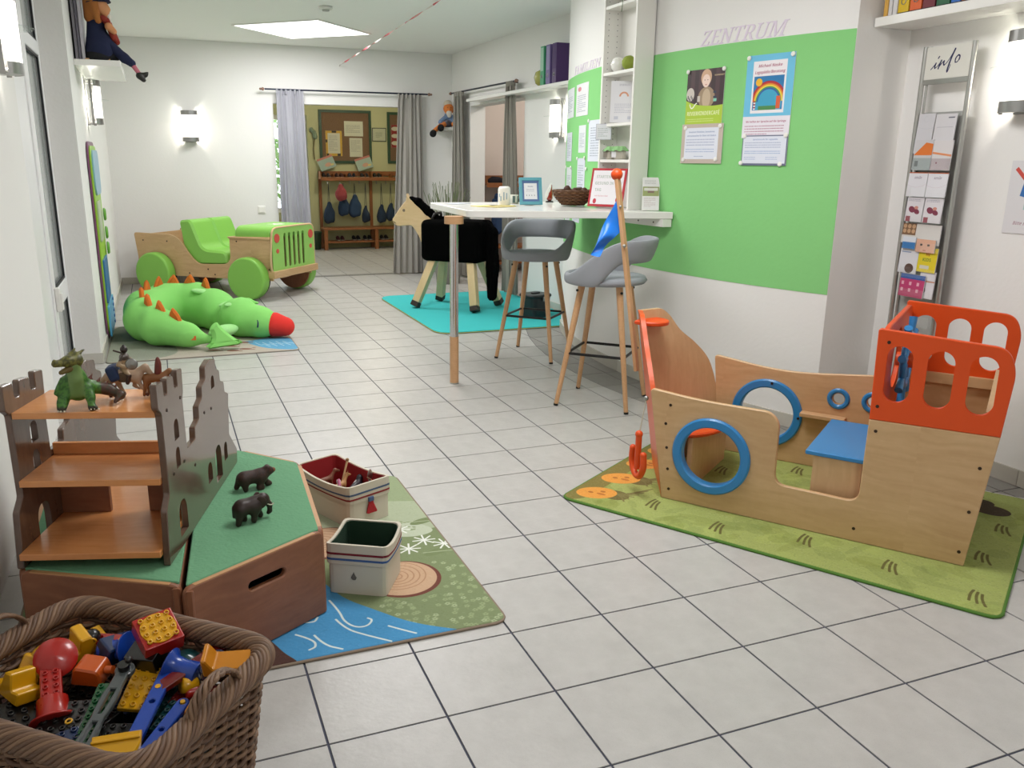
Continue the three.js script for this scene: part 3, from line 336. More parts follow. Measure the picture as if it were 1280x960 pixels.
{
  const t = thing('hand_puppet', 'puppet in dark blue coat with red scarf and striped legs sitting on a shelf', 'puppet', [-0.555, 1.982, -4.62]);
  const navy = cloth(0x1a2140), blk = cloth(0x121216), skinM = mat(0xd09060, 0.7), red = cloth(0x8a2f22);
  mesh('coat', skin([[0, 0.06, 0, 0.08, 0.0, 0.26, -0.02, 0.055], [0.02, 0.07, 0.01, 0.085, 0.03, 0.1, 0.0, 0.08]], 0.04, 0.012, (d, x, y) => Math.max(d, -y)), navy, t);
  mesh('skirt', skin([[0, 0.045, 0.0, 0.075, 0.07, 0.04, 0.0, 0.06], [0, 0.1, 0, 0.06, 0, 0.02, 0.02, 0.08]], 0.03, 0.012, (d, x, y) => Math.max(d, -y)), blk, t);
  mesh('head', skin([[0.03, 0.36, 0.0, 0.055, 0.045, 0.33, 0.0, 0.045], [0.08, 0.345, 0, 0.016, 0.095, 0.335, 0, 0.008], [0.065, 0.31, 0, 0.025, 0.07, 0.29, 0, 0.015]], 0.02, 0.008), skinM, t);
  mesh('hat', at(new THREE.ConeGeometry(0.085, 0.2, 20), 0.015, 0.47, 0, 0, 0, 0.1), navy, t); mesh('hair', skin([[0.0, 0.38, 0.05, 0.03, 0.02, 0.25, 0.055, 0.02], [0.0, 0.38, -0.05, 0.03, 0.02, 0.25, -0.055, 0.02], [-0.02, 0.38, 0, 0.05, -0.03, 0.28, 0, 0.04]], 0.03, 0.012), cloth(0xa86a34), t);
  mesh('scarf', skin([[0.05, 0.27, -0.05, 0.022, 0.05, 0.27, 0.05, 0.022], [0.07, 0.26, 0.02, 0.022, 0.105, 0.15, 0.03, 0.02], [0.08, 0.25, -0.01, 0.02, 0.12, 0.13, 0.0, 0.022]], 0.015, 0.008), red, t);
  mesh('beard', skin([[0.085, 0.29, 0, 0.018, 0.09, 0.25, 0.01, 0.008]], 0.01, 0.006), mat(0xded8cf, 0.9), t);
  mesh('trouser_leg', skin([[0.08, 0.1, 0.03, 0.035, 0.16, 0.025, 0.045, 0.03], [0.16, 0.025, 0.045, 0.03, 0.205, -0.01, 0.06, 0.026]], 0.02, 0.01), navy, t);
  mesh('stocking', rod([0.2, -0.005, 0.06], [0.245, -0.075, 0.07], 0.017, 0.014), cloth(0xb86a78), t);
  mesh('shoe', skin([[0.245, -0.085, 0.07, 0.02, 0.285, -0.08, 0.07, 0.014], [0.245, -0.09, 0.075, 0.02, 0.27, -0.115, 0.08, 0.016], [0.285, -0.08, 0.07, 0.012, 0.30, -0.065, 0.07, 0.006]], 0.015, 0.006), M.black, t);
  mesh('hand', skin([[0.08, 0.22, 0.05, 0.026, 0.11, 0.19, 0.05, 0.02]], 0.01, 0.008), skinM, t);
  mesh('seat_box', bx(0.16, 0.012, 0.14, -0.01, 0.007, 0, 0.003), M.beech, t);
}
one('light_switch', G(bx(0.085, 0.085, 0.012, 0.831, 0.787, ZB + 0.006, 0.004), bx(0.06, 0.06, 0.008, 0.831, 0.787, ZB + 0.014, 0.003)), M.white, 'white square switch plate on the back wall', 'switch');

// ---------------------------------------------------------------- platform under the castle
const felt = cloth(0x669a74, { bumpMap: pileB, bumpScale: 0.003 });
function platform(label, poly, slotEdge, seam) {
  const cx = poly.reduce((s, p) => s + p[0], 0) / poly.length, cz = poly.reduce((s, p) => s + p[1], 0) / poly.length, t = thing('play_platform', label, 'platform', [cx, 0.011, cz]), Q = poly.map(([x, z]) => [x - cx, z - cz]), h = 0.272, w = 0.02, n = Q.length;
  for (let i = 0; i < n; i++) { const a = Q[i], b = Q[(i + 1) % n], L = Math.hypot(b[0] - a[0], b[1] - a[1]), hh = i === seam ? h - 0.008 : h, s = rpoly([[0.001, 0, 0.004], [L - 0.001, 0, 0.004], [L - 0.001, hh, i === seam ? 0 : 0.028], [0.001, hh, i === seam ? 0 : 0.028]]); const holes = i === slotEdge ? [(() => { const p = new THREE.Path(), q = slot(0, 0, 0.026, 0.125).getPoints(10).map((v) => [v.y + L * 0.55, -v.x + h - 0.075]); p.setFromPoints(q.map((v) => new THREE.Vector2(...v))); return p; })()] : null;
    const g = uvm(ext(s, holes, w, 0.004)), ang = Math.atan2(-(b[1] - a[1]), b[0] - a[0]); mesh('side_board', at(g.translate(0, 0, -w), a[0], 0, a[1], ang), M.brown, t);
    if (i !== seam) mesh('board_edge', at(bx(L - 0.06, 0.004, w * 0.9, L / 2, h - 0.0012, -w / 2, 0.0015), a[0], 0, a[1], ang), M.edge, t); }
  const off = Q.map((a, i) => { const b = Q[(i + 1) % n], l = Math.hypot(b[0] - a[0], b[1] - a[1]), d = i === seam ? 0.0015 : 0.014, nx = (b[1] - a[1]) / l, nz = -(b[0] - a[0]) / l; return [a[0] + nx * d, a[1] + nz * d, b[0] - a[0], b[1] - a[1]]; }); const inset = Q.map((_, i) => { const p = off[(i + n - 1) % n], q = off[i], dd = p[2] * q[3] - p[3] * q[2], t2 = ((q[0] - p[0]) * q[3] - (q[1] - p[1]) * q[2]) / dd; return [p[0] + p[2] * t2, -(p[1] + p[3] * t2)]; });
  mesh('felt_top', uvm(ext(rpoly(inset, 0.01), null, 0.012, 0.003).rotateX(-Math.PI / 2).translate(0, h - 0.008, 0)), felt, t); return t;
}
platform('half of the wooden play platform with green felt that carries the castle', [[-0.70, -0.31], [-0.302, -0.078], [-0.20, -1.13], [-0.70, -1.13]], -1, 1);
platform('wedge of the wooden play platform with a hand slot in its front', [[-0.290, -0.052], [0.108, -0.289], [0.136, -0.892], [-0.057, -1.11], [-0.192, -1.13]], 0, 4);
// ---------------------------------------------------------------- castle
const CY = 0.2865, cL = (x, y, z) => V(x, y, z).applyAxisAngle(V(0, 1, 0), -0.303).add(V(-0.321, CY, -0.193)); // castle local -> world
{
  const t = thing('toy_castle', 'dark brown wooden toy castle with battlements and three shelves', 'toy castle', [-0.321, CY, -0.193], -0.303);
  const O = [[0, 0], [0.016, 0.155], [0.05, 0.188], [0.046, 0.415], [0.022, 0.434], [0.022, 0.50], [0.076, 0.497], [0.078, 0.455], [0.106, 0.452], [0.110, 0.495], [0.166, 0.49], [0.170, 0.452], [0.2, 0.449], [0.2, 0.496], [0.250, 0.49], [0.246, 0.42], [0.234, 0.405], [0.238, 0.254], [0.324, 0.252], [0.328, 0.288], [0.378, 0.298], [0.382, 0.338], [0.428, 0.352], [0.432, 0.386], [0.48, 0.397], [0.486, 0.436], [0.546, 0.446], [0.61, 0.432], [0.612, 0.4], [0.653, 0.383], [0.656, 0.347], [0.70, 0.331], [0.704, 0.295], [0.752, 0.276], [0.742, 0.246], [0.723, 0.137], [0.817, 0.051], [0.81, 0]].map(([x, y]) => [x, y, 0.008]);
  const arch = (x0, x1, y0, y1) => { const p = new THREE.Path(), r = (x1 - x0) / 2; p.moveTo(x0, y0); p.lineTo(x0, y1 - r * 1.3); p.quadraticCurveTo(x0, y1, x0 + r, y1); p.quadraticCurveTo(x1, y1, x1, y1 - r * 1.3); p.lineTo(x1, y0); p.closePath(); return p; };
  const holes = () => [arch(0.132, 0.178, 0.308, 0.37), arch(0.128, 0.17, 0.228, 0.29), arch(0.11, 0.19, 0.03, 0.133), arch(0.425, 0.482, 0.064, 0.132), arch(0.52, 0.604, 0.03, 0.152), arch(0.636, 0.684, 0.064, 0.13), arch(0.538, 0.583, 0.345, 0.39)];
  const pan = (x) => uvm(ext(rpoly(O), holes(), 0.018, 0.002, 5), 'y').rotateY(Math.PI / 2).translate(x, 0, 0);
  mesh('side_wall', pan(-0.018), M.dark, t); mesh('side_wall', pan(-0.40), M.dark, t);
  mesh('shelf', uvm(span(-0.382, -0.018, 0.033, 0.051, -0.48, 0.016, 0.002)), M.shelf, t); mesh('shelf', uvm(span(-0.382, -0.018, 0.219, 0.237, -0.262, -0.036, 0.002)), M.shelf, t); mesh('shelf', uvm(span(-0.382, -0.018, 0.404, 0.422, -0.278, -0.048, 0.002)), M.shelf, t);
  mesh('back_board', uvm(span(-0.382, -0.018, 0.237, 0.272, -0.262, -0.248, 0.002)), M.shelf, t); mesh('back_board', uvm(span(-0.382, -0.243, 0.051, 0.219, -0.276, -0.26, 0.002)), M.brown, t); mesh('back_board', uvm(span(-0.132, -0.018, 0.051, 0.219, -0.276, -0.26, 0.002)), M.brown, t);
  mesh('screw', G(...[[0.09, 0.413], [0.215, 0.413], [0.44, 0.3], [0.1, 0.228], [0.2, 0.228], [0.3, 0.18], [0.52, 0.29]].map(([a, y]) => rod([-0.001, y, -a], [0.0015, y, -a], 0.005, 0.005, 10))), M.screw, t);
}
// ---------------------------------------------------------------- small figures
function figure(name, label, category, pos, turn, parts, scale = 1, group) { const t = thing(name, label, category, pos, turn, group); t.scale.setScalar(scale); for (const [n, g, m] of parts) mesh(n, g, m, t); return t; }
const vc = (r = 0.45) => mat(0xffffff, r, { vertexColors: true });
{ // green dragon figure, facing camera (+z local), tail to the side
  const B = [[0, 0.075, 0, 0.026, 0, 0.045, -0.012, 0.03], [0, 0.08, 0, 0.02, 0.0, 0.115, 0.012, 0.014], [-0.024, 0.05, 0.0, 0.016, -0.036, 0.02, 0.018, 0.011], [-0.036, 0.02, 0.018, 0.011, -0.034, 0.008, 0.034, 0.008], [0.024, 0.05, 0.005, 0.016, 0.03, 0.03, 0.02, 0.01], [0.03, 0.03, 0.02, 0.01, 0.032, 0.006, 0.034, 0.008], [-0.036, 0.02, 0.018, 0.008, -0.045, 0.006, 0.03, 0.005], [0.032, 0.006, 0.034, 0.006, 0.045, 0.005, 0.042, 0.004], [-0.03, 0.075, 0.005, 0.01, -0.05, 0.045, 0.012, 0.006], [0.02, 0.05, -0.02, 0.02, 0.07, 0.035, -0.03, 0.014], [0.07, 0.035, -0.03, 0.014, 0.1, 0.02, -0.015, 0.01], [0.1, 0.02, -0.015, 0.01, 0.085, 0.008, 0.01, 0.005]];
  const HD = [[0.004, 0.126, 0.006, 0.019, -0.012, 0.128, 0.02, 0.014], [-0.012, 0.128, 0.02, 0.013, -0.04, 0.126, 0.038, 0.008], [0.006, 0.138, 0.0, 0.006, 0.026, 0.15, -0.012, 0.0025], [-0.008, 0.14, 0.004, 0.006, 0.006, 0.156, -0.006, 0.0025], [-0.04, 0.131, 0.038, 0.005, -0.042, 0.136, 0.038, 0.003]], JAW = [[0.0, 0.112, 0.012, 0.011, -0.03, 0.102, 0.032, 0.006]];
  const g = tint(skin(B, 0.012, 0.005), (x, y, z, nx, ny) => x > 0.055 ? (hash(Math.round(x * 400), Math.round(y * 300)) > 0.4 ? 0x4a2c20 : 0x35301c) : y < 0.012 ? 0x2c2a18 : Math.abs(x) < 0.018 && z > 0.012 && y > 0.03 ? 0x6d8a4a : hash(Math.round(x * 260), Math.round(y * 260), Math.round(z * 260)) > 0.55 ? 0x2c5a1e : 0x487a2a);
  figure('dragon_figure', 'green toy dragon figure with brown tail on the top castle shelf', 'toy figure', [0, 0, 0], 0, [['body', g, vc()], ['lower_jaw', skin(JAW, 0.006, 0.0035), mat(0x6a5a2c, 0.5)], ['claws', G(...[[-0.04, 0.045], [-0.032, 0.046], [-0.046, 0.04], [0.03, 0.046], [0.038, 0.045], [0.048, 0.05]].map(([x, z]) => at(new THREE.ConeGeometry(0.003, 0.01, 6), x, 0.004, z, 0, 1.4))), mat(0xd8cfb8, 0.5)], ['head', tint(skin(HD, 0.008, 0.0035), (x, y, z) => hash(Math.round(x * 300), Math.round(y * 300)) > 0.5 ? 0x6b6a2c : 0x46461c), vc()], ['back_crest', G(...[0, 1, 2, 3, 4].map((i) => at(new THREE.ConeGeometry(0.006, 0.018, 6), 0.015 + i * 0.018, 0.085 - i * 0.011, -0.028, 0, -0.5, -0.5))), mat(0x5a2a1c, 0.6)]], 1.02).position.copy(cL(-0.225, 0.424, -0.09));
}
{ // rider on horse, side-on, facing right (+x local)
  const hB = [[-0.035, 0.062, 0, 0.019, 0.03, 0.06, 0, 0.018], [0.03, 0.066, 0, 0.014, 0.055, 0.085, 0, 0.009], [0.055, 0.085, 0, 0.009, 0.07, 0.062, 0, 0.007], [-0.036, 0.06, 0.008, 0.011, -0.048, 0.034, 0.008, 0.006], [-0.048, 0.034, 0.008, 0.006, -0.042, 0.004, 0.008, 0.005], [-0.03, 0.058, -0.008, 0.011, -0.02, 0.032, -0.008, 0.006], [-0.02, 0.032, -0.008, 0.006, -0.008, 0.006, -0.008, 0.005], [0.03, 0.055, 0.008, 0.009, 0.042, 0.03, 0.008, 0.005], [0.042, 0.03, 0.008, 0.005, 0.056, 0.004, 0.008, 0.005], [0.025, 0.055, -0.008, 0.009, 0.02, 0.03, -0.008, 0.005], [0.02, 0.03, -0.008, 0.005, 0.034, 0.02, -0.008, 0.004], [-0.05, 0.066, 0, 0.006, -0.066, 0.045, 0, 0.008], [-0.066, 0.045, 0, 0.008, -0.068, 0.02, 0, 0.004]];
  const rB = [[0.0, 0.085, 0, 0.013, 0.002, 0.115, 0, 0.014], [0, 0.084, 0.012, 0.008, 0.014, 0.066, 0.02, 0.006], [0.014, 0.066, 0.02, 0.006, 0.008, 0.045, 0.02, 0.006], [0, 0.084, -0.012, 0.008, 0.014, 0.066, -0.02, 0.006], [0.014, 0.066, -0.02, 0.006, 0.008, 0.045, -0.02, 0.006], [0.0, 0.118, 0.014, 0.006, -0.012, 0.098, 0.02, 0.005], [0.0, 0.118, -0.014, 0.006, 0.02, 0.1, -0.02, 0.005], [-0.012, 0.098, 0.02, 0.005, 0.008, 0.09, 0.02, 0.005]];
  figure('knight_figure', 'toy knight with blue cloak riding a pale horse on the top castle shelf', 'toy figure', [0, 0, 0], -0.15, [['horse', tint(skin(hB, 0.006, 0.004), (x, y) => y < 0.012 ? 0x6a3a30 : 0xb59a82), vc()], ['rider', tint(skin(rB, 0.004, 0.0035), (x, y, z) => y < 0.07 ? 0x3a2620 : y > 0.11 ? 0x4a4038 : 0xa89070), vc()], ['helmet', G(ball(0.0105, 0.003, 0.138, 0), rod([0.003, 0.146, 0], [0.003, 0.152, 0], 0.006, 0.002)), mat(0x2c2420, 0.4)], ['cloak', at(bx(0.03, 0.045, 0.05, 0, 0, 0, 0.008), -0.03, 0.072, 0, 0, 0, 0.35), mat(0x23365c, 0.7)], ['saddle_cloth', at(bx(0.04, 0.03, 0.042, 0, 0, 0, 0.01), 0.0, 0.06, 0), mat(0x5a4632, 0.8)], ['shield', at(lathe([[0, 0.004], [0.014, 0.002], [0.017, 0], [0, -0.002]], 16), 0.024, 0.1, 0.024, 0, Math.PI / 2), mat(0x9a9a96, 0.3, { metalness: 0.8 })], ['spear', rod([-0.03, 0.132, -0.02], [0.0, 0.12, -0.022], 0.0025), mat(0x3a2a20, 0.5)]], 0.97).position.copy(cL(-0.135, 0.424, -0.19));
}
figure('brown_rider_figure', 'small brown toy animal with a reddish rider behind the castle tower', 'toy figure', [0, 0, 0], -0.2, [['animal', skin([[-0.02, 0.05, 0, 0.014, 0.025, 0.052, 0, 0.013], [0.025, 0.056, 0, 0.01, 0.04, 0.07, 0, 0.008], [-0.022, 0.046, 0.008, 0.007, -0.03, 0.004, 0.008, 0.005], [-0.018, 0.046, -0.008, 0.007, -0.02, 0.004, -0.008, 0.005], [0.024, 0.046, 0.008, 0.007, 0.026, 0.004, 0.008, 0.005], [0.022, 0.046, -0.008, 0.007, 0.03, 0.004, -0.008, 0.005], [-0.034, 0.055, 0, 0.004, -0.038, 0.075, 0, 0.005]], 0.006, 0.004), mat(0x8a5a34, 0.5)], ['rider', skin([[0.01, 0.065, 0, 0.01, 0.012, 0.09, 0, 0.009], [0.012, 0.1, 0, 0.007, 0.012, 0.106, 0, 0.005]], 0.005, 0.0035), mat(0x6a2a20, 0.5)]], 1).position.copy(cL(-0.06, 0.424, -0.2));
{
  const bear = [[-0.035, 0.043, 0, 0.024, 0.02, 0.045, 0, 0.022], [0.02, 0.048, 0, 0.02, 0.042, 0.056, 0, 0.015], [0.042, 0.06, 0, 0.013, 0.058, 0.057, 0, 0.008], [0.042, 0.07, 0.009, 0.004, 0.042, 0.072, 0.009, 0.004], [0.042, 0.07, -0.009, 0.004, 0.042, 0.072, -0.009, 0.004], [-0.04, 0.04, 0.012, 0.014, -0.036, 0.008, 0.014, 0.009], [-0.045, 0.04, -0.012, 0.014, -0.06, 0.01, -0.014, 0.009], [0.018, 0.035, 0.012, 0.012, 0.01, 0.008, 0.014, 0.009], [0.025, 0.036, -0.012, 0.012, 0.042, 0.01, -0.012, 0.008], [0.01, 0.008, 0.014, 0.008, 0.02, 0.006, 0.014, 0.007], [0.042, 0.01, -0.012, 0.008, 0.052, 0.007, -0.012, 0.006]];
  figure('bear_figure', 'brown toy bear walking on the green felt', 'toy figure', [-0.045, 0.2872, -0.68], 0.12, [['body', tint(skin(bear, 0.012, 0.004), (x, y, z) => hash(Math.round(x * 500), Math.round(y * 500), Math.round(z * 500)) > 0.5 ? 0x3a2016 : 0x2a1710), vc(0.6)], ['muzzle', ball(0.0085, 0.06, 0.058, 0), mat(0x7a5030, 0.6)]]);
  const el = [[-0.03, 0.05, 0, 0.026, 0.012, 0.052, 0, 0.024], [0.012, 0.055, 0, 0.02, 0.036, 0.066, 0, 0.017], [0.045, 0.06, 0, 0.011, 0.056, 0.04, 0, 0.007], [0.056, 0.04, 0, 0.007, 0.056, 0.02, 0, 0.005], [0.056, 0.02, 0, 0.005, 0.05, 0.014, 0, 0.005], [-0.036, 0.045, 0.012, 0.014, -0.048, 0.006, 0.014, 0.009], [-0.03, 0.045, -0.012, 0.014, -0.02, 0.006, -0.012, 0.009], [0.008, 0.042, 0.012, 0.013, 0.0, 0.006, 0.014, 0.009], [0.015, 0.042, -0.012, 0.013, 0.03, 0.008, -0.012, 0.009], [-0.054, 0.055, 0, 0.004, -0.058, 0.025, 0, 0.003]];
  const ear = (z) => at(new THREE.SphereGeometry(1, 14, 10).scale(0.016, 0.02, 0.004), 0.024, 0.062, z, z > 0 ? -0.4 : 0.4);
  figure('elephant_figure', 'dark grey-brown toy elephant with tusks on the green felt', 'toy figure', [-0.083, 0.2872, -0.42], 0.25, [['body', skin(el, 0.012, 0.004), mat(0x2c1d17, 0.4)], ['ear', ear(0.019), mat(0x38261e, 0.5)], ['ear', ear(-0.019), mat(0x38261e, 0.5)], ['tusk', tube([[0.046, 0.048, 0.008], [0.058, 0.042, 0.01], [0.066, 0.046, 0.011]], 0.002, 8, 6), mat(0xe2d9c4, 0.4)], ['tusk', tube([[0.046, 0.048, -0.008], [0.058, 0.042, -0.01], [0.066, 0.046, -0.011]], 0.002, 8, 6), mat(0xe2d9c4, 0.4)]]);
}
// ---------------------------------------------------------------- canvas boxes
function canvasBox(label, p, turn, w, d, h, lining, s1, s2) {
  const t = thing('canvas_box', label, 'storage box', p, turn), cream = cloth(0xd2cbb9), R = 0.018;
  const ring = (ww, dd, th, y0, y1, b = 0) => { const o = rpoly([[-ww / 2, -dd / 2], [ww / 2, -dd / 2], [ww / 2, dd / 2], [-ww / 2, dd / 2]], R), i = rpoly([[-ww / 2 + th, -dd / 2 + th], [-ww / 2 + th, dd / 2 - th], [ww / 2 - th, dd / 2 - th], [ww / 2 - th, -dd / 2 + th]], R, THREE.Path); return uvm(ext(o, [i], y1 - y0, b, 4).rotateX(-Math.PI / 2).translate(0, y0, 0)); };
  const sag = (g) => { const q = g.attributes.position; for (let i = 0; i < q.count; i++) { const x = q.getX(i), y = q.getY(i), z = q.getZ(i), k = sstep(0.4 * h, h, y); q.setXYZ(i, x * (1 + 0.04 * k * (1 - (2 * z / d) ** 2)), y - 0.016 * k * Math.max(0, 1 - (2 * z / d) ** 2) * (Math.abs(x) > w * 0.4 ? 1 : 0.3), z); } return g; };
  const fine = (ww, dd, th, y0, y1) => { const pts = rpoly([[-ww / 2, -dd / 2], [ww / 2, -dd / 2], [ww / 2, dd / 2], [-ww / 2, dd / 2]], R).getSpacedPoints(64), n = 64; return surf((u, v) => { const q = pts[Math.round(u * n) % n], k = v < 0.5 ? 0 : 1, f = v * 5; const seq = [[0, y0], [0, y0 + (y1 - y0) * 0.5], [0, y1], [th, y1], [th, y0 + (y1 - y0) * 0.5], [th, y0]], a = seq[Math.min(5, Math.round(f))], s = 1 - a[0] / Math.min(ww, dd) * 2; return [q.x * (1 - 2 * a[0] / ww), a[1], q.y * (1 - 2 * a[0] / dd)]; }, n, 5); };
  const side = { side: THREE.DoubleSide }; const cr = cloth(0xd2cbb9, side), ln = cloth(lining, side);
  mesh('wall_panel', sag(fine(w, d, 0.005, 0, h - 0.004)), cr, t); mesh('lining', sag(fine(w - 0.011, d - 0.011, 0.002, 0.006, h - 0.003)), ln, t);
  mesh('base_panel', ext(rpoly([[-w / 2 + 0.004, -d / 2 + 0.004], [w / 2 - 0.004, -d / 2 + 0.004], [w / 2 - 0.004, d / 2 - 0.004], [-w / 2 + 0.004, d / 2 - 0.004]], R), null, 0.006, 0.001).rotateX(-Math.PI / 2), ln, t);
  mesh('folded_cuff', sag(fine(w + 0.009, d + 0.009, 0.009, h - 0.068, h)), cr, t); mesh('stripe', sag(fine(w + 0.011, d + 0.011, 0.002, h - 0.036, h - 0.029)), cloth(s1, side), t); mesh('stripe', sag(fine(w + 0.011, d + 0.011, 0.002, h - 0.055, h - 0.048)), cloth(s2, side), t); return t;
}
const boxA = canvasBox('cream canvas box with red lining holding small toy figures', [0.315, 0.0105, -1.05], 0.42, 0.19, 0.35, 0.165, 0x9a1f22, 0x4a5f7c, 0x8a3030);
{ const tz = 0.182; mesh('tassel', G(at(bx(0.022, 0.022, 0.008, 0, 0, 0, 0.003), 0.0, 0.093, tz), ...[-2, -1, 0, 1, 2].map((i) => rod([i * 0.003, 0.083, tz], [i * 0.009, 0.045, tz + 0.004], 0.005, 0.007, 6))), cloth(0xa8262a), boxA); mesh('tassel_knot', bx(0.024, 0.018, 0.009, 0, 0.098, tz + 0.001, 0.003), cloth(0x4a5f86), boxA); }
const boxB = canvasBox('empty cream canvas box with dark green lining', [0.266, 0.0105, -0.445], -0.52, 0.19, 0.19, 0.172, 0x1c3b28, 0x7c2430, 0x44659c);
mesh('drop_motif', at(ext((() => { const s = new THREE.Shape(); s.moveTo(0, 0.018); s.quadraticCurveTo(0.004, 0.006, 0.009, 0); s.quadraticCurveTo(0.008, -0.01, 0, -0.01); s.quadraticCurveTo(-0.008, -0.01, -0.009, 0); s.quadraticCurveTo(-0.004, 0.006, 0, 0.018); return s; })(), null, 0.003, 0.001), -0.01, 0.06, 0.0945), mat(0x6a655c, 0.9), boxB);
{ // contents of the red box
  const L = (x, y, z) => V(x, y, z).applyAxisAngle(V(0, 1, 0), 0.42).add(V(0.315, 0.0105, -1.05));
  const put = (name, label, parts, x, z, a, y = 0.0085) => figure(name, label, 'toy figure', L(x, y, z).toArray(), a, parts, 1.22);
  const deer = [[-0.02, 0.075, 0, 0.009, 0.02, 0.08, 0, 0.009], [0.02, 0.083, 0, 0.007, 0.036, 0.105, 0, 0.005], [0.036, 0.105, 0, 0.006, 0.05, 0.1, 0, 0.004], [-0.02, 0.07, 0.006, 0.004, -0.022, 0.004, 0.008, 0.003], [-0.018, 0.07, -0.006, 0.004, -0.012, 0.004, -0.008, 0.003], [0.02, 0.075, 0.006, 0.004, 0.022, 0.004, 0.008, 0.003], [0.018, 0.075, -0.006, 0.004, 0.028, 0.004, -0.008, 0.003], [0.036, 0.112, 0.004, 0.002, 0.03, 0.13, 0.012, 0.0015]];
  put('deer_figure', 'tan toy deer standing in the red-lined canvas box', [['body', skin(deer, 0.005, 0.0035), mat(0xb98a58, 0.5)]], -0.015, 0.0, 0.6);
  put('goat_figure', 'white toy goat lying in the red-lined canvas box', [['body', skin(deer.map((b) => b.map((v, i) => (i % 4 === 1 ? v * 0.75 : v))), 0.007, 0.0035), mat(0xd8d2c6, 0.5)], ['horn', tube([[0.04, 0.085, 0.004], [0.035, 0.11, 0.006], [0.02, 0.12, 0.008]], 0.002, 8, 5), mat(0x8a6a4a, 0.5)]], 0.03, 0.085, -0.5);
  put('cow_figure', 'black and white toy cow in the red-lined canvas box', [['body', tint(skin(deer.slice(0, 7).map((b) => b.map((v, i) => (i % 4 === 3 ? v * 1.6 : i % 4 === 1 ? v * 0.8 : v))), 0.008, 0.004), (x, y, z) => vnoise(x * 70 + 9, z * 70 + y * 60 + 9, 64, 2) > 0.5 ? 0x1a1820 : 0xd8d4d0), vc()]], 0.045, 0.02, 0.9);
  put('foal_figure', 'brown toy foal at the back of the red-lined canvas box', [['body', skin(deer.slice(0, 7), 0.005, 0.0035), mat(0x7a4a34, 0.5)]], -0.02, -0.09, 0.2);
  put('hand_mirror', 'tiny silver toy mirror leaning in the red-lined canvas box', [['mirror_head', at(new THREE.SphereGeometry(1, 16, 10).scale(0.012, 0.02, 0.003), 0, 0.12, 0, 0.6), M.alu], ['mirror_handle', rod([0, 0.004, 0], [0, 0.1, 0], 0.003), M.black]], 0.06, 0.1, 0);
  put('toy_lance', 'thin cream toy stick leaning in the red-lined canvas box', [['stick', rod([-0.03, 0.008, 0.01], [0.03, 0.14, -0.01], 0.0035), mat(0xc4a276, 0.5)], ['stick_tip', ball(0.006, 0.03, 0.142, -0.01), mat(0x9a7a50, 0.5)]], 0.02, -0.03, 0.4);
  put('white_pony_figure', 'small white toy pony with pink mane in the red-lined canvas box', [['body', skin(deer.slice(0, 7), 0.007, 0.0035), mat(0xe4dce0, 0.4)], ['mane', rod([0.02, 0.095, 0], [0.034, 0.112, 0], 0.005, 0.004), mat(0xc87a9a, 0.6)]], -0.055, 0.07, 1.6);
}

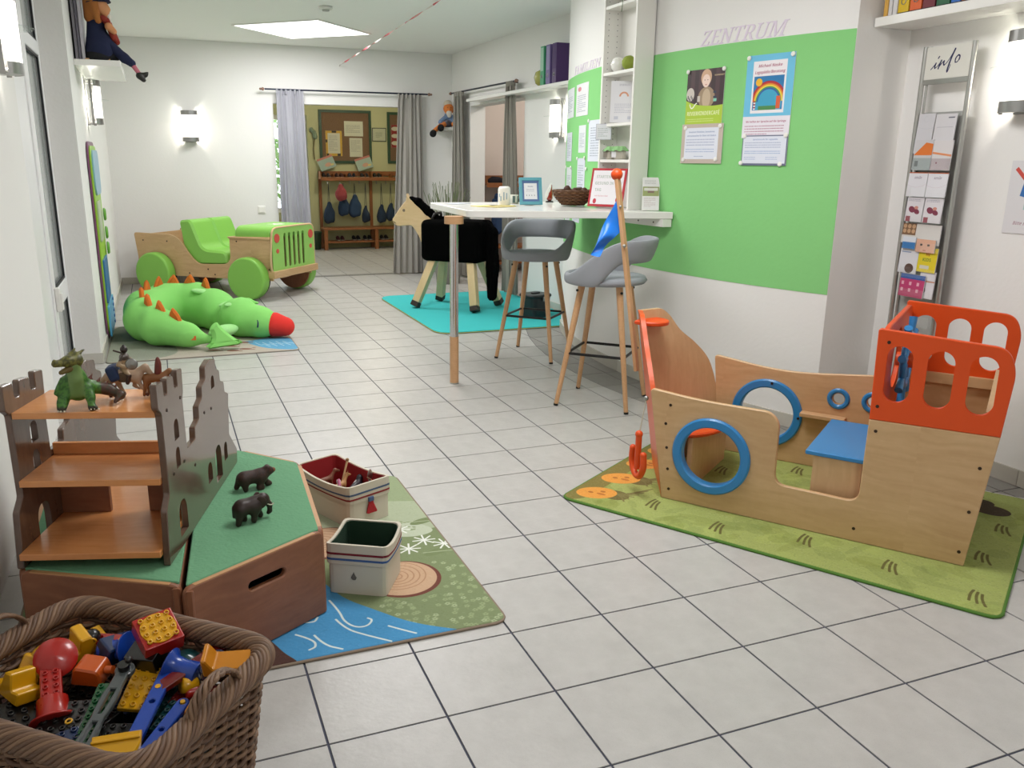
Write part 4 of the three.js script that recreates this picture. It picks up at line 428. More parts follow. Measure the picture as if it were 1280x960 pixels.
// ---------------------------------------------------------------- wicker basket with building toys
const BK = { x: -0.46, z: 0.345, a: Math.atan2(-0.66, 0.75) }, bkL = (x, y, z) => V(x, y, z).applyAxisAngle(V(0, 1, 0), BK.a).add(V(BK.x, 0, BK.z));
{
  const t = thing('wicker_basket', 'large wicker basket with braided rim full of building toys', 'basket', [BK.x, 0, BK.z], BK.a);
  const wick = [0x705540, 0x7e624a, 0x604735].map((c) => mat(c, 0.55)), HH = 0.315;
  const path = (y, off = 0) => { const k = mix(0.87, 1, y / HH), hw = 0.275 * k + off, hd = 0.205 * k + off; return rpoly([[-hw, -hd], [hw, -hd], [hw, hd], [-hw, hd]], 0.085).getSpacedPoints(96).slice(0, 96).map((p) => [p.x, p.y]); };
  const N = 96; for (let j = 0; j < 30; j++) { const y = 0.012 + j * 0.0098, q = path(y), pts = q.map(([x, z], i) => { const o = 0.005 * ((Math.floor(i / 2) + j) % 2 ? 1 : -1), l = Math.hypot(x, z); return V(x + o * x / l, y + 0.002 * Math.sin(i * 1.7 + j), z + o * z / l); }); mesh('weaver', new THREE.TubeGeometry(new THREE.CatmullRomCurve3(pts, true, 'catmullrom', 0.5), 192, 0.0052, 5, true), wick[j % 3], t); }
  const q0 = path(0.005), q1 = path(HH); for (let i = 0; i < N; i += 2) mesh('stake', rod([q0[i][0], 0.004, q0[i][1]], [q1[i][0], HH, q1[i][1]], 0.0042, 0.0042, 6), wick[(i / 2) % 3], t);
  const rp = new THREE.CatmullRomCurve3(path(HH, 0.004).map(([x, z]) => V(x, HH + 0.012, z)), true), fr = (u) => { const p = rp.getPointAt(u), tg = rp.getTangentAt(u), n = V(-tg.z, 0, tg.x); return [p, n]; };
  const S = 12, turns = 11; for (let s = 0; s < S; s++) { const pts = []; for (let i = 0; i < 330; i++) { const u = i / 330, [p, n] = fr(u), a = u * turns * Math.PI * 2 + s * Math.PI * 2 / S; pts.push(p.clone().addScaledVector(n, 0.021 * Math.cos(a)).add(V(0, 0.019 * Math.sin(a), 0))); } mesh('rim_strand', new THREE.TubeGeometry(new THREE.CatmullRomCurve3(pts, true), 660, 0.0056, 5, true), wick[s % 3], t); }
  mesh('rim_core', new THREE.TubeGeometry(rp, 120, 0.017, 8, true), wick[2], t);
  mesh('base_weave', ext(rpoly([[-0.235, -0.175], [0.235, -0.175], [0.235, 0.175], [-0.235, 0.175]], 0.08), null, 0.01, 0.002).rotateX(-Math.PI / 2).translate(0, 0.002, 0), wick[2], t);
  for (const sx of [-1, 1]) for (let s = 0; s < 5; s++) { const pts = []; for (let i = 0; i <= 60; i++) { const u = i / 60, a = u * 16 + s * Math.PI * 2 / 5, w = Math.PI * u, R = 0.008; const c = V(sx * (0.277 + 0.01 * Math.sin(w)), HH - 0.01 + 0.088 * Math.sin(w) ** 0.8, 0.075 * Math.cos(w)); pts.push(c.add(V(sx * R * Math.cos(a), R * Math.sin(a) * Math.abs(Math.cos(w)), R * Math.sin(a) * Math.sin(w)))); } mesh('handle_strand', new THREE.TubeGeometry(new THREE.CatmullRomCurve3(pts), 90, 0.0048, 5), wick[s % 3], t); }
}
{
  const pc = (c) => phys(c, 0.28, { clearcoat: 0.3 }), Y = pc(0xd8a012), R_ = pc(0xa81c14), B_ = pc(0x16409c), K = pc(0x12110f), Gr = pc(0x13572e), O_ = pc(0xc4561a), T = pc(0x4a5050), DB = pc(0x14284e), TL = pc(0x123b3c), DR = pc(0x6e1712);
  const studs = (nx, nz, u, y, r = 0.3) => { const o = []; for (let i = 0; i < nx; i++) for (let j = 0; j < nz; j++) o.push(at(lathe([[u * r * 0.55, 0], [u * r * 0.55, 0.003], [u * r * 0.6, 0.0042], [u * r, 0.0042], [u * r, 0]].reverse(), 10), (i - (nx - 1) / 2) * u, y, (j - (nz - 1) / 2) * u)); return G(o); };
  const item = (name, label, p, rot, parts, group) => { const t = thing(name, label, 'toy brick', p, 0, group); t.rotation.order = 'YXZ'; t.rotation.set(rot[1] ?? 0, rot[0] ?? 0, rot[2] ?? 0); for (const [n, g, m] of parts) mesh(n, g, m, t); return t; };
  const plate = (nx, nz, u, h, m, ms = m) => [['plate', bx(nx * u, h, nz * u, 0, h / 2, 0, 0.002), m], ['studs', studs(nx, nz, u, h), ms]];
  const beam = (L, w, h, m) => [['bar', ext((() => { const s = new THREE.Shape(), r = w / 2; s.absarc(L / 2 - r, 0, r, -Math.PI / 2, Math.PI / 2); s.absarc(-L / 2 + r, 0, r, Math.PI / 2, Math.PI * 1.5); return s; })(), [circ(L / 2 - w / 2, 0, w * 0.24), circ(-L / 2 + w / 2, 0, w * 0.24), circ(0, 0, w * 0.2)], h, 0.002, 6).rotateX(-Math.PI / 2), m], ['bolt', G(rod([L / 2 - w / 2, h * 0.5, 0], [L / 2 - w / 2, h + 0.002, 0], w * 0.2), rod([-L / 2 + w / 2, h * 0.5, 0], [-L / 2 + w / 2, h + 0.002, 0], w * 0.2)), Y]];
  const spool = (m, L = 0.07) => [['spool', lathe([[0, 0], [0.036, 0], [0.037, 0.004], [0.024, 0.014], [0.022, L * 0.5], [0.027, L - 0.004], [0.027, L], [0, L]], 22).rotateZ(Math.PI / 2), m]];
  // foundation of the pile
  const cols = [[K, 'black'], [DB, 'dark blue'], [TL, 'dark green'], [K, 'black'], [DR, 'dark red']];
  let n = 0; for (const [x, z] of [[-0.165, -0.11], [-0.055, -0.11], [0.055, -0.11], [0.165, -0.11], [-0.165, 0.0], [-0.055, 0.0], [0.055, 0.0], [0.165, 0.0], [-0.165, 0.11], [-0.055, 0.11], [0.055, 0.11], [0.165, 0.11]]) { const c = cols[n % 5], y = 0.112 + (n % 3) * 0.02; item('stacking_brick', c[1] + ' studded brick deep in the wicker basket', bkL(x, y, z).toArray(), [BK.a + rnd(-0.12, 0.12), rnd(-0.06, 0.06), rnd(-0.06, 0.06)], plate(4, 4, 0.0245, 0.06, c[0]), c[1] + ' bricks deep in the basket'); n++; }
  for (let i = 0; i < 12; i++) { const [m, c] = cols[(i * 2) % 5], p = bkL(-0.165 + (i % 4) * 0.11, 0.0135, -0.105 + Math.floor(i / 4) * 0.105); item('stacking_brick', c + ' studded brick at the bottom of the wicker basket', p.toArray(), [BK.a, 0, 0], [['plate', bx(0.102, 0.085, 0.098, 0, 0.043, 0, 0.003), m]], c + ' bricks at the bottom of the basket'); }
  item('round_top_brick', 'red square brick with a yellow round studded top', [-0.352, 0.322, 0.235], [0.35, 0.45, 0.05], [['block', bx(0.085, 0.04, 0.085, 0, 0.02, 0, 0.003), R_], ['disc', rod([0, 0.04, 0], [0, 0.043, 0], 0.038, 0.038, 24), Y], ['studs', studs(4, 4, 0.019, 0.043), Y]]);
  item('axle_block', 'black axle block between two blue spools', [-0.37, 0.262, 0.245], [-0.55, 0.3, 0], [['block', bx(0.07, 0.06, 0.06, 0, 0.03, 0, 0.003), K]]);
  item('blue_spool', 'blue plastic spool between the yellow bracket and the black axle block', [-0.412, 0.298, 0.21], [-0.5, 0.5, 0.25], spool(B_)); item('blue_spool', 'blue plastic spool next to the long blue beam', [-0.332, 0.295, 0.30], [2.6, 0.1, 0.25], spool(B_));
  item('yellow_plate', 'yellow studded plate in the middle of the basket', [-0.39, 0.25, 0.31], [-0.42, 0.35, -0.05], plate(3, 5, 0.021, 0.012, Y)); item('yellow_plate', 'yellow studded plate behind the orange block', [-0.465, 0.26, 0.145], [-0.2, 0.45, 0.1], plate(4, 3, 0.019, 0.012, Y));
  item('blue_beam', 'long blue toy beam with bolts beside the yellow plate', [-0.368, 0.268, 0.40], [1.22, 0.1, 0.12], beam(0.22, 0.03, 0.014, B_)); item('blue_beam', 'shorter blue toy beam beside the long one', [-0.352, 0.25, 0.475], [1.0, 0.1, 0.1], beam(0.18, 0.026, 0.014, B_));
  { const s = new THREE.Shape(); s.moveTo(-0.1, -0.01); s.lineTo(-0.11, -0.022); s.lineTo(-0.085, -0.016); s.lineTo(-0.03, -0.013); s.quadraticCurveTo(0.02, -0.02, 0.05, -0.014); s.lineTo(0.085, -0.012); s.absarc(0.1, 0, 0.02, -Math.PI * 0.75, Math.PI * 0.75); s.lineTo(0.05, 0.014); s.quadraticCurveTo(0.02, 0.02, -0.03, 0.013); s.lineTo(-0.085, 0.016); s.lineTo(-0.11, 0.022); s.closePath(); const h = new THREE.Path(); h.moveTo(-0.02, -0.004); h.lineTo(0.045, -0.006); h.lineTo(0.045, 0.006); h.lineTo(-0.02, 0.004); h.closePath(); const h2 = new THREE.Path(); h2.moveTo(-0.09, -0.006); h2.lineTo(-0.04, -0.005); h2.lineTo(-0.04, 0.005); h2.lineTo(-0.09, 0.006); h2.closePath(); item('toy_spanner', 'grey plastic toy spanner in the basket', [-0.455, 0.285, 0.405], [1.18, 0.0, 0.18], [['handle', ext(s, [h, h2], 0.012, 0.002).rotateX(-Math.PI / 2), T], ['pivot', G(rod([0.1, -0.004, 0], [0.1, 0.024, 0], 0.013), ball(0.008, 0.112, 0.024, 0.006)), K]]); }
  item('green_plate', 'long green studded plate beside the grey spanner', [-0.475, 0.252, 0.375], [-0.28, 0.2, 0.05], plate(2, 8, 0.02, 0.012, Gr));
  item('red_crane_arm', 'red toy crane arm with round dish and flared foot', [-0.565, 0.265, 0.27], [0.1, 0.25, 0], [['arm', bx(0.042, 0.024, 0.11, 0, 0.012, 0, 0.004), R_], ['dish', at(lathe([[0, 0.012], [0.022, 0.01], [0.042, 0.018], [0.044, 0.022], [0.024, 0.034], [0, 0.038]], 26), 0.012, 0.01, -0.075, 0, 0.5), R_], ['foot', at(lathe([[0, 0], [0.046, 0], [0.046, 0.006], [0.032, 0.012], [0.03, 0.05], [0, 0.05]], 24), 0, -0.012, 0.075, 0, -1.2), R_], ['studs', studs(2, 4, 0.02, 0.024), R_]]);
  item('orange_block', 'orange rounded block beside the red dish', [-0.492, 0.25, 0.225], [-0.5, 0.2, 0], [['block', ext(rpoly([[-0.04, 0], [0.04, 0], [0.035, 0.045], [-0.02, 0.05]], 0.012), null, 0.05, 0.004).translate(0, 0, -0.025), O_], ['peg', rod([0.04, 0.03, 0], [0.056, 0.032, 0], 0.009), O_]]);
  { const br = () => [['bracket', ext(rpoly([[-0.045, 0], [0.045, 0], [0.05, 0.02], [0.02, 0.022], [0.012, 0.055], [-0.012, 0.06], [-0.02, 0.025], [-0.045, 0.03]], 0.006), null, 0.055, 0.003).translate(0, 0, -0.027), Y]];
    item('yellow_bracket', 'yellow bracket piece behind the orange block', [-0.51, 0.275, 0.135], [0.5, 0.3, 0.2], br()); item('yellow_bracket', 'yellow wedge bracket beside the red crane arm', [-0.617, 0.25, 0.19], [1.2, 0.3, -0.3], br()); item('yellow_bracket', 'yellow bracket close to the basket handle at the wall', [-0.635, 0.255, 0.24], [2.2, 0.2, 0.1], br());
    item('amber_bracket', 'amber yellow bracket piece beside the basket handle facing the room', [-0.207, 0.308, 0.372], [-0.3, 0.35, 0.1], [['bracket', ext(rpoly([[-0.055, 0], [0.055, 0], [0.05, 0.018], [-0.03, 0.02], [-0.04, 0.05], [-0.05, 0.05]], 0.005), null, 0.05, 0.003).translate(0, 0, -0.025), pc(0xc88018)]]); }
  item('yellow_drum', 'yellow round drum behind the red dish', [-0.585, 0.28, 0.16], [0.3, 1.2, 0.2], [['drum', lathe([[0, 0], [0.032, 0], [0.034, 0.004], [0.034, 0.03], [0.03, 0.034], [0, 0.034]], 22), Y]]);
  item('yellow_half_disc', 'yellow half-round piece at the tip of the grey spanner', [-0.432, 0.262, 0.5], [-0.1, 0.4, 0], [['half_disc', ext((() => { const s = new THREE.Shape(); s.absarc(0, 0, 0.045, Math.PI, Math.PI * 2); s.lineTo(0.045, 0.02); s.lineTo(-0.045, 0.02); s.closePath(); return s; })(), null, 0.016, 0.003).rotateX(-Math.PI / 2), Y], ['ridge', bx(0.088, 0.005, 0.006, 0, 0.018, -0.004, 0.002), Y]]);
  item('black_brick', 'black studded brick under the red arm', [-0.535, 0.225, 0.35], [-0.3, 0.15, 0.05], [...plate(4, 4, 0.022, 0.03, K), ['eyelet', new THREE.TorusGeometry(0.006, 0.002, 6, 14).rotateX(Math.PI / 2).translate(0.02, 0.036, 0.02), Y]]); item('black_brick', 'black studded brick below the yellow wedge bracket', [-0.63, 0.215, 0.3], [0.2, 0.2, -0.1], plate(4, 4, 0.024, 0.03, K)); item('black_brick', 'black studded brick under the blue beams', [-0.44, 0.212, 0.43], [-0.4, 0.1, 0.05], plate(4, 3, 0.022, 0.03, K));
  item('red_beam', 'dark red toy beam slanting between spool and amber bracket', [-0.282, 0.285, 0.318], [0.55, 0.1, 0.15], beam(0.2, 0.03, 0.014, DR)); item('red_beam', 'dark red brick under the amber bracket', [-0.275, 0.225, 0.365], [-0.6, 0.1, 0.05], plate(5, 3, 0.022, 0.025, DR)); item('red_beam', 'bright red beam behind the orange block', [-0.468, 0.285, 0.15], [-0.7, 0.3, 0.2], beam(0.16, 0.03, 0.02, R_));
  item('dark_blue_slope', 'dark blue sloped piece behind the small yellow plate', [-0.43, 0.27, 0.17], [0.5, 0.3, 0.1], [['slope', ext(rpoly([[-0.06, 0], [0.06, 0], [0.06, 0.02], [-0.04, 0.05]], 0.006), null, 0.05, 0.003).translate(0, 0, -0.025), DB]]); item('teal_slope', 'dark teal dome piece behind a blue spool', [-0.298, 0.262, 0.285], [0.9, 0.2, 0.1], [['hood', lathe([[0, 0.045], [0.024, 0.04], [0.04, 0.02], [0.044, 0]].reverse(), 20), TL]]);
  item('small_yellow_cylinder', 'small yellow cylinder beside the dark red beam', [-0.283, 0.262, 0.345], [0.4, 0.2, 1.2], [['cylinder', lathe([[0, 0], [0.016, 0], [0.016, 0.03], [0, 0.03]], 16), Y]]); item('blue_clip', 'small dark blue clip between the red beam and the amber bracket', [-0.243, 0.29, 0.345], [0.9, 0.1, 0.2], beam(0.07, 0.03, 0.025, DB)); item('red_clip', 'small bright red peg under the amber bracket', [-0.255, 0.25, 0.355], [0.2, 0.1, 1.4], [['peg', lathe([[0, 0], [0.012, 0], [0.012, 0.045], [0.008, 0.05], [0, 0.05]], 14), R_]]); item('yellow_wedge', 'thin yellow wedge below the amber bracket', [-0.262, 0.25, 0.43], [-0.5, 0.2, 0.1], [['wedge', ext(rpoly([[-0.045, 0], [0.045, 0], [0.04, 0.012], [-0.03, 0.03]], 0.003), null, 0.03, 0.002), pc(0xc88018)]]);
  item('blue_block', 'dark blue block under the red crane foot', [-0.53, 0.225, 0.43], [0.3, 0.1, 0], plate(3, 3, 0.022, 0.025, DB)); item('teal_brick', 'dark green brick beside the blue beams', [-0.325, 0.225, 0.42], [-0.5, 0.05, 0.05], plate(3, 4, 0.022, 0.025, TL)); item('yellow_eyelet', 'black knob with yellow ring beside the bright red beam', [-0.487, 0.292, 0.142], [0, 0.4, 0.2], [['knob', ball(0.018, 0, 0.018, 0), K], ['ring', new THREE.TorusGeometry(0.009, 0.0025, 6, 14).translate(0, 0.022, 0.016), Y]]);
}

// ---------------------------------------------------------------- bar table
{
  const t = thing('bar_table', 'high white table fixed to the curved wall on one chrome and wood leg', 'table', [1.37, 0, -2.776]);
  const P = [[1.405, -2.625, 0.06], [2.52, -2.205, 0.004], ...[-2.4, -2.7, -3.0, -3.3].map((z) => [arcX(z) - 0.012, z, 0]), [arcX(-3.45) - 0.012, -3.45, 0.004], [1.468, -3.60, 0.06]].map(([x, z, r]) => [x - 1.37, -(z + 2.776), r]);
  mesh('table_top', uvm(ext(rpoly(P), null, 0.04, 0.003).rotateX(-Math.PI / 2).translate(0, 1.03, 0)), M.whiteLac, t);
  mesh('leg_pole', rod([0, 0.3, 0], [0, 0.985, 0], 0.026, 0.026, 24), M.chrome, t); mesh('leg_foot', rod([0, 0.0, 0], [0, 0.3, 0], 0.0275, 0.0275, 24), M.beech, t); mesh('leg_block', rod([0, 0.985, 0], [0, 1.029, 0], 0.058, 0.058, 28), M.beech, t); mesh('foot_cap', rod([0, 0, 0], [0, 0.008, 0], 0.0285, 0.0285, 24), M.alu, t);
  mesh('wall_bracket', arcSolid(BR + 0.07, BR + 0.012, -2.75, -2.215, 0.985, 1.029, 12).translate(-1.37, 0, 2.776), M.whiteLac, t); mesh('bracket_screw', G(...[-2.6, -2.45, -2.3].map((z) => rod([arcX(z, BR + 0.072) - 1.37, 1.008, z + 2.776], [arcX(z, BR + 0.068) - 1.37, 1.008, z + 2.776], 0.005))), M.screw, t);
}
// ---------------------------------------------------------------- bar stools
{
  const grey = cloth(0x989ca2), dk = [0];
  function stool(label, x, z, turn) {
    const t = thing('bar_stool', label, 'bar stool', [x, 0, z], turn, undefined);
    mesh('seat', lathe([[0, 0.69], [0.18, 0.69], [0.215, 0.698], [0.228, 0.715], [0.216, 0.735], [0.16, 0.743], [0, 0.745]].reverse(), 40), grey, t);
    const band = surf((u, v) => { const a = u * Math.PI * 2, b = (1 - Math.cos(a)) / 2, s = sstep(0.0, 0.95, b), yt = mix(0.748, 0.948, sstep(0.05, 0.85, b)), yb = mix(0.692, 0.822, sstep(0.48, 0.82, b)), hc = (yt + yb) / 2, hh = (yt - yb) / 2, r = mix(0.218, 0.25, s), q = v * Math.PI * 2, c = Math.cos(q), y = Math.sin(q), e = (k) => Math.sign(k) * Math.abs(k) ** 0.7; const rr = r + 0.018 * e(c) + 0.02 * s * e(y); return [Math.sin(a) * rr, hc + hh * e(y), Math.cos(a) * rr]; }, 72, 18);
    mesh('back_hoop', band, grey, t);
    for (const [sx, sz] of [[-1, -1], [1, -1], [-1, 1], [1, 1]]) { const f = 0.205, o = 0.105, l = mesh('leg', rod([sx * f, 0.006, sz * f], [sx * o, 0.70, sz * o], 0.0125, 0.02, 14), M.beech, t); mesh('foot_cap', rod([sx * (f + 0.001), 0, sz * (f + 0.001)], [sx * f, 0.012, sz * f], 0.0135, 0.0135), M.black, l); mesh('leg_bolt', rod([sx * 0.118, 0.655, sz * 0.118], [sx * 0.13, 0.657, sz * 0.13], 0.007), M.black, l); }
    const q = 0.164, y = 0.302; mesh('footrest', G(rod([-q, y, -q], [q, y, -q], 0.008), rod([-q, y, q], [q, y, q], 0.008), rod([-q, y, -q], [-q, y, q], 0.008), rod([q, y, -q], [q, y, q], 0.008)), M.blackMetal, t); return t;
  }
  stool('grey bar stool with its open front turned to the room, beside the horse mat', 2.165, -3.335, -0.785); stool('grey bar stool with its back to the boat, beside the mast', 2.05, -2.12, -2.356);
}
// ---------------------------------------------------------------- wooden horse
{
  const t = thing('wooden_horse', 'wooden vaulting horse with black fur body, mane and long tail', 'toy horse', [2.28, 0.017, -5.35], 2.356), pale = wood(woodTex([206, 176, 130], [226, 200, 158], 50, 8), 1.2, 0.5), fur = phys(0x040404, 1, { specularIntensity: 0.1, bumpMap: rep(pileB, 3), bumpScale: 0.006 });
  mesh('body', new RoundedBoxGeometry(0.60, 0.375, 0.36, 5, 0.055).translate(-0.0, 0.62, 0), fur, t);
  const hd = new THREE.Shape(); hd.moveTo(0.2, 0.60); hd.lineTo(0.34, 0.50); hd.quadraticCurveTo(0.37, 0.63, 0.455, 0.725); hd.quadraticCurveTo(0.475, 0.742, 0.52, 0.735); hd.lineTo(0.60, 0.725); hd.quadraticCurveTo(0.675, 0.735, 0.672, 0.79); hd.quadraticCurveTo(0.62, 0.86, 0.57, 0.92); hd.quadraticCurveTo(0.54, 0.95, 0.525, 0.965); hd.lineTo(0.515, 1.03); hd.quadraticCurveTo(0.49, 0.99, 0.455, 0.975); hd.quadraticCurveTo(0.34, 0.94, 0.2, 0.78); hd.closePath();
  mesh('head_board', uvm(ext(hd, null, 0.045, 0.008).translate(0, 0, -0.0225)), pale, t); mesh('eye', rod([0.545, 0.875, -0.026], [0.545, 0.875, -0.0225], 0.013, 0.014, 14), mat(0x7a6a58, 0.5), t); mesh('mouth_line', tube([[0.668, 0.768, -0.024], [0.645, 0.762, -0.024], [0.63, 0.75, -0.024]], 0.003, 8, 5), mat(0x2a2018, 0.6), t);
  mesh('mane', skin([[0.48, 0.985, 0, 0.022, 0.40, 0.955, 0, 0.036], [0.40, 0.955, 0, 0.036, 0.3, 0.875, 0, 0.038], [0.3, 0.875, 0, 0.038, 0.2, 0.80, 0, 0.04], [0.2, 0.80, 0, 0.03, 0.12, 0.815, 0.0, 0.02]], 0.02, 0.011, (d, x, y, z) => d + 0.004 * Math.sin(x * 160) * Math.sin(y * 170 + z * 90)), fur, t);
  mesh('grab_handle', tube([[0.22, 0.80, -0.08], [0.2, 0.85, -0.07], [0.2, 0.86, 0.0], [0.2, 0.85, 0.07], [0.22, 0.80, 0.08]], 0.012, 20, 8), M.black, t);
  mesh('tail', skin([[-0.27, 0.76, 0, 0.05, -0.345, 0.70, -0.0, 0.055], [-0.345, 0.70, 0, 0.055, -0.36, 0.4, 0, 0.058], [-0.36, 0.4, 0, 0.058, -0.355, 0.13, 0, 0.045]], 0.02, 0.013, (d, x, y, z) => d + 0.007 * Math.sin(Math.atan2(z, x + 0.355) * 9 + y * 5)), fur, t);
  for (const [x, z] of [[0.334, -0.229], [0.306, 0.243], [-0.296, -0.241], [-0.33, 0.252]]) { const a = V(x, 0.0, z), b = V(Math.sign(x) * 0.19, 0.45, Math.sign(z) * 0.10), leg = (p, q, w) => { const d = q.clone().sub(p), g = bx(w, d.length(), w, 0, 0, 0, 0.006); g.applyQuaternion(new THREE.Quaternion().setFromUnitVectors(V(0, 1, 0), d.clone().normalize())); const m = p.clone().add(q).multiplyScalar(0.5); return g.translate(m.x, m.y, m.z); }; const f = a.clone().lerp(b, 0.13), l = mesh('leg', uvm(leg(f, b, 0.072), 'y'), pale, t); const a2 = a.clone().lerp(b, 0.02); a2.y = 0.016; mesh('hoof', leg(a2, f, 0.075), mat(0x33261e, 0.6), l); }
}
{ // black lidded bin on the mat
  const t = thing('black_bin', 'black plastic bin with lid on the turquoise mat', 'bin', [2.77, 0.017, -4.66], 0.35); const b = mat(0x14171a, 0.35), sh = (w, d) => rpoly([[-w / 2, -d / 2], [w / 2, -d / 2], [w / 2, d / 2], [-w / 2, d / 2]], 0.05), g = ext(sh(0.22, 0.20), null, 0.18, 0.004).rotateX(-Math.PI / 2), p = g.attributes.position; for (let i = 0; i < p.count; i++) { const k = 0.88 + 0.12 * p.getY(i) / 0.18; p.setX(i, p.getX(i) * k); p.setZ(i, p.getZ(i) * k); }
  mesh('bucket', g, b, t); mesh('lid', ext(sh(0.235, 0.215), null, 0.028, 0.008).rotateX(-Math.PI / 2).translate(0, 0.178, 0), b, t); mesh('lid_handle', bx(0.09, 0.012, 0.03, 0, 0.21, 0, 0.005), b, t); mesh('clip', bx(0.03, 0.04, 0.01, 0, 0.17, 0.112, 0.003), M.steel, t);
}
{ // potted grass behind the table
  const t = thing('potted_grass', 'pot of thin green grass on the floor behind the bar table', 'plant', [2.74, 0, -7.0]); mesh('pot', lathe([[0, 0], [0.13, 0], [0.16, 0.3], [0.165, 0.32], [0.15, 0.32], [0.14, 0.28], [0, 0.28]], 28), mat(0x8a8a84, 0.6), t); const g = []; for (let i = 0; i < 70; i++) { const a = rnd(6.28), r = rnd(0.1), o = rnd(0.1, 0.34), h = rnd(0.55, 0.86); g.push(tube([[r * Math.cos(a), 0.27, r * Math.sin(a)], [(r + o * 0.3) * Math.cos(a), 0.27 + h * 0.6, (r + o * 0.3) * Math.sin(a)], [(r + o) * Math.cos(a) * 0.7, 0.27 + h, (r + o) * Math.sin(a) * 0.7]], 0.003, 8, 4)); } const o = mesh('blades', G(g), mat(0x6f7a58, 0.8), t); o.userData.kind = 'stuff';
}
// ---------------------------------------------------------------- things on the bar table
const TT = 1.0705;
const txt = (g, lines, x, y, w, lh, c) => { g.fillStyle = c; for (let i = 0; i < lines; i++) { let q = x; const end = x + w * (i % 4 === 3 ? 0.55 : 0.94); while (q < end) { const l = 4 + rnd(14); g.fillRect(q, y + i * lh, Math.min(l, end - q), lh * 0.38); q += l + 4; } } };
function sheet(name, label, category, w, h, th, tex, group) { const t = thing(name, label, category, [0, 0, 0], 0, group); mesh('sheet', bx(w, h, th, 0, 0, 0, 0), M.paper, t); if (tex) { const p = new THREE.PlaneGeometry(w * 0.998, h * 0.998).translate(0, 0, th / 2 + 0.0004); mesh('printed_face', p, mat(0xffffff, 0.6, { map: tex }), t); } return t; }
{ const t = thing('white_canister', 'white round canister with blue print on the bar table', 'canister', [1.82, TT, -3.09]); mesh('can', lathe([[0, 0], [0.038, 0], [0.04, 0.004], [0.04, 0.1], [0.036, 0.114], [0.028, 0.12], [0, 0.121]], 30), M.white, t); for (const [a, y, h] of [[-0.1, 0.06, 0.05], [-0.6, 0.045, 0.03], [0.35, 0.06, 0.04], [-0.9, 0.065, 0.02]]) mesh('print_mark', at(bx(0.008, h, 0.002, 0, 0, 0, 0.0005), 0.04 * Math.sin(a - 0.35), y, 0.04 * Math.cos(a - 0.35), a - 0.35), mat(0x9ab0c4, 0.5), t); }
{ const t = thing('striped_tin', 'small striped tin behind the white canister', 'tin', [1.955, TT, -3.30]); mesh('tin', lathe([[0, 0], [0.05, 0], [0.05, 0.058], [0, 0.058]], 26), mat(0xd8d6c8, 0.4), t); for (let i = 0; i < 8; i++) mesh('stripe', at(bx(0.018, 0.045, 0.002, 0, 0, 0, 0), 0.05 * Math.sin(i * 0.785), 0.03, 0.05 * Math.cos(i * 0.785), i * 0.785), mat(0x5a6e6c, 0.5), t); }
{ const t = thing('blue_photo_frame', 'turquoise photo frame with a notice standing on the bar table', 'picture frame', [1.985, TT, -3.035], -0.22), g = new THREE.Group(); const rx = -0.32, up = (q) => at(q, 0, 0.004, 0, 0, rx); const W = 0.15, Hh = 0.178, o = rpoly([[-W / 2, 0], [W / 2, 0], [W / 2, Hh], [-W / 2, Hh]], 0.002), i = rpoly([[-W / 2 + 0.018, 0.018], [-W / 2 + 0.018, Hh - 0.018], [W / 2 - 0.018, Hh - 0.018], [W / 2 - 0.018, 0.018]], 0, THREE.Path);
  mesh('frame', up(G(span(-W / 2, W / 2, 0, 0.02, 0, 0.014, 0.002), span(-W / 2, W / 2, Hh - 0.02, Hh, 0, 0.014, 0.002), span(-W / 2, -W / 2 + 0.02, 0.019, Hh - 0.019, 0, 0.014, 0.002), span(W / 2 - 0.02, W / 2, 0.019, Hh - 0.019, 0, 0.014, 0.002))), mat(0x5aa3b2, 0.5), t); mesh('mount', up(span(-W / 2 + 0.016, W / 2 - 0.016, 0.016, Hh - 0.016, 0.002, 0.005)), mat(0x5a78a8, 0.6), t);
  const p = new THREE.PlaneGeometry(0.085, 0.105).translate(0, Hh / 2, 0.0062); mesh('notice', up(p), mat(0xffffff, 0.6, { map: print(170, 210, (c, w, h) => { c.fillStyle = '#ecedf0'; c.fillRect(0, 0, w, h); c.fillStyle = '#7f8aa8'; c.font = 'bold 22px serif'; c.textAlign = 'center'; c.fillText('Danke', w / 2, 50); txt(c, 3, 30, 75, 110, 14, '#b3b6c2'); c.fillStyle = '#8f8a9a'; for (let k = 0; k < 4; k++) c.fillRect(28 + k * 34, 150, 8, 18); }) }), t); mesh('easel_stand', at(bx(0.06, 0.12, 0.004, 0, 0.06, 0, 0.001), 0.0, 0.0, -0.075, 0, 0.2), mat(0x6a5240, 0.8), t); }
for (const [x, z, a, c, label] of [[1.665, -3.03, 0.3, 0xd8c874, 'yellow leaflet lying near the canister'], [1.72, -2.93, 0.5, 0xc8b878, 'pale yellow leaflet at the front of the bar table'], [1.78, -3.02, -0.2, 0xcdbc66, 'folded yellow leaflet under the canister side'], [1.60, -3.36, 0.6, 0xb8bcc4, 'thin grey magazine at the back of the bar table']]) one('leaflet', at(bx(0.16, 0.003, 0.1, 0, 0, 0, 0.001), x, TT + 0.002, z, a), mat(c, 0.5), label, 'leaflet');
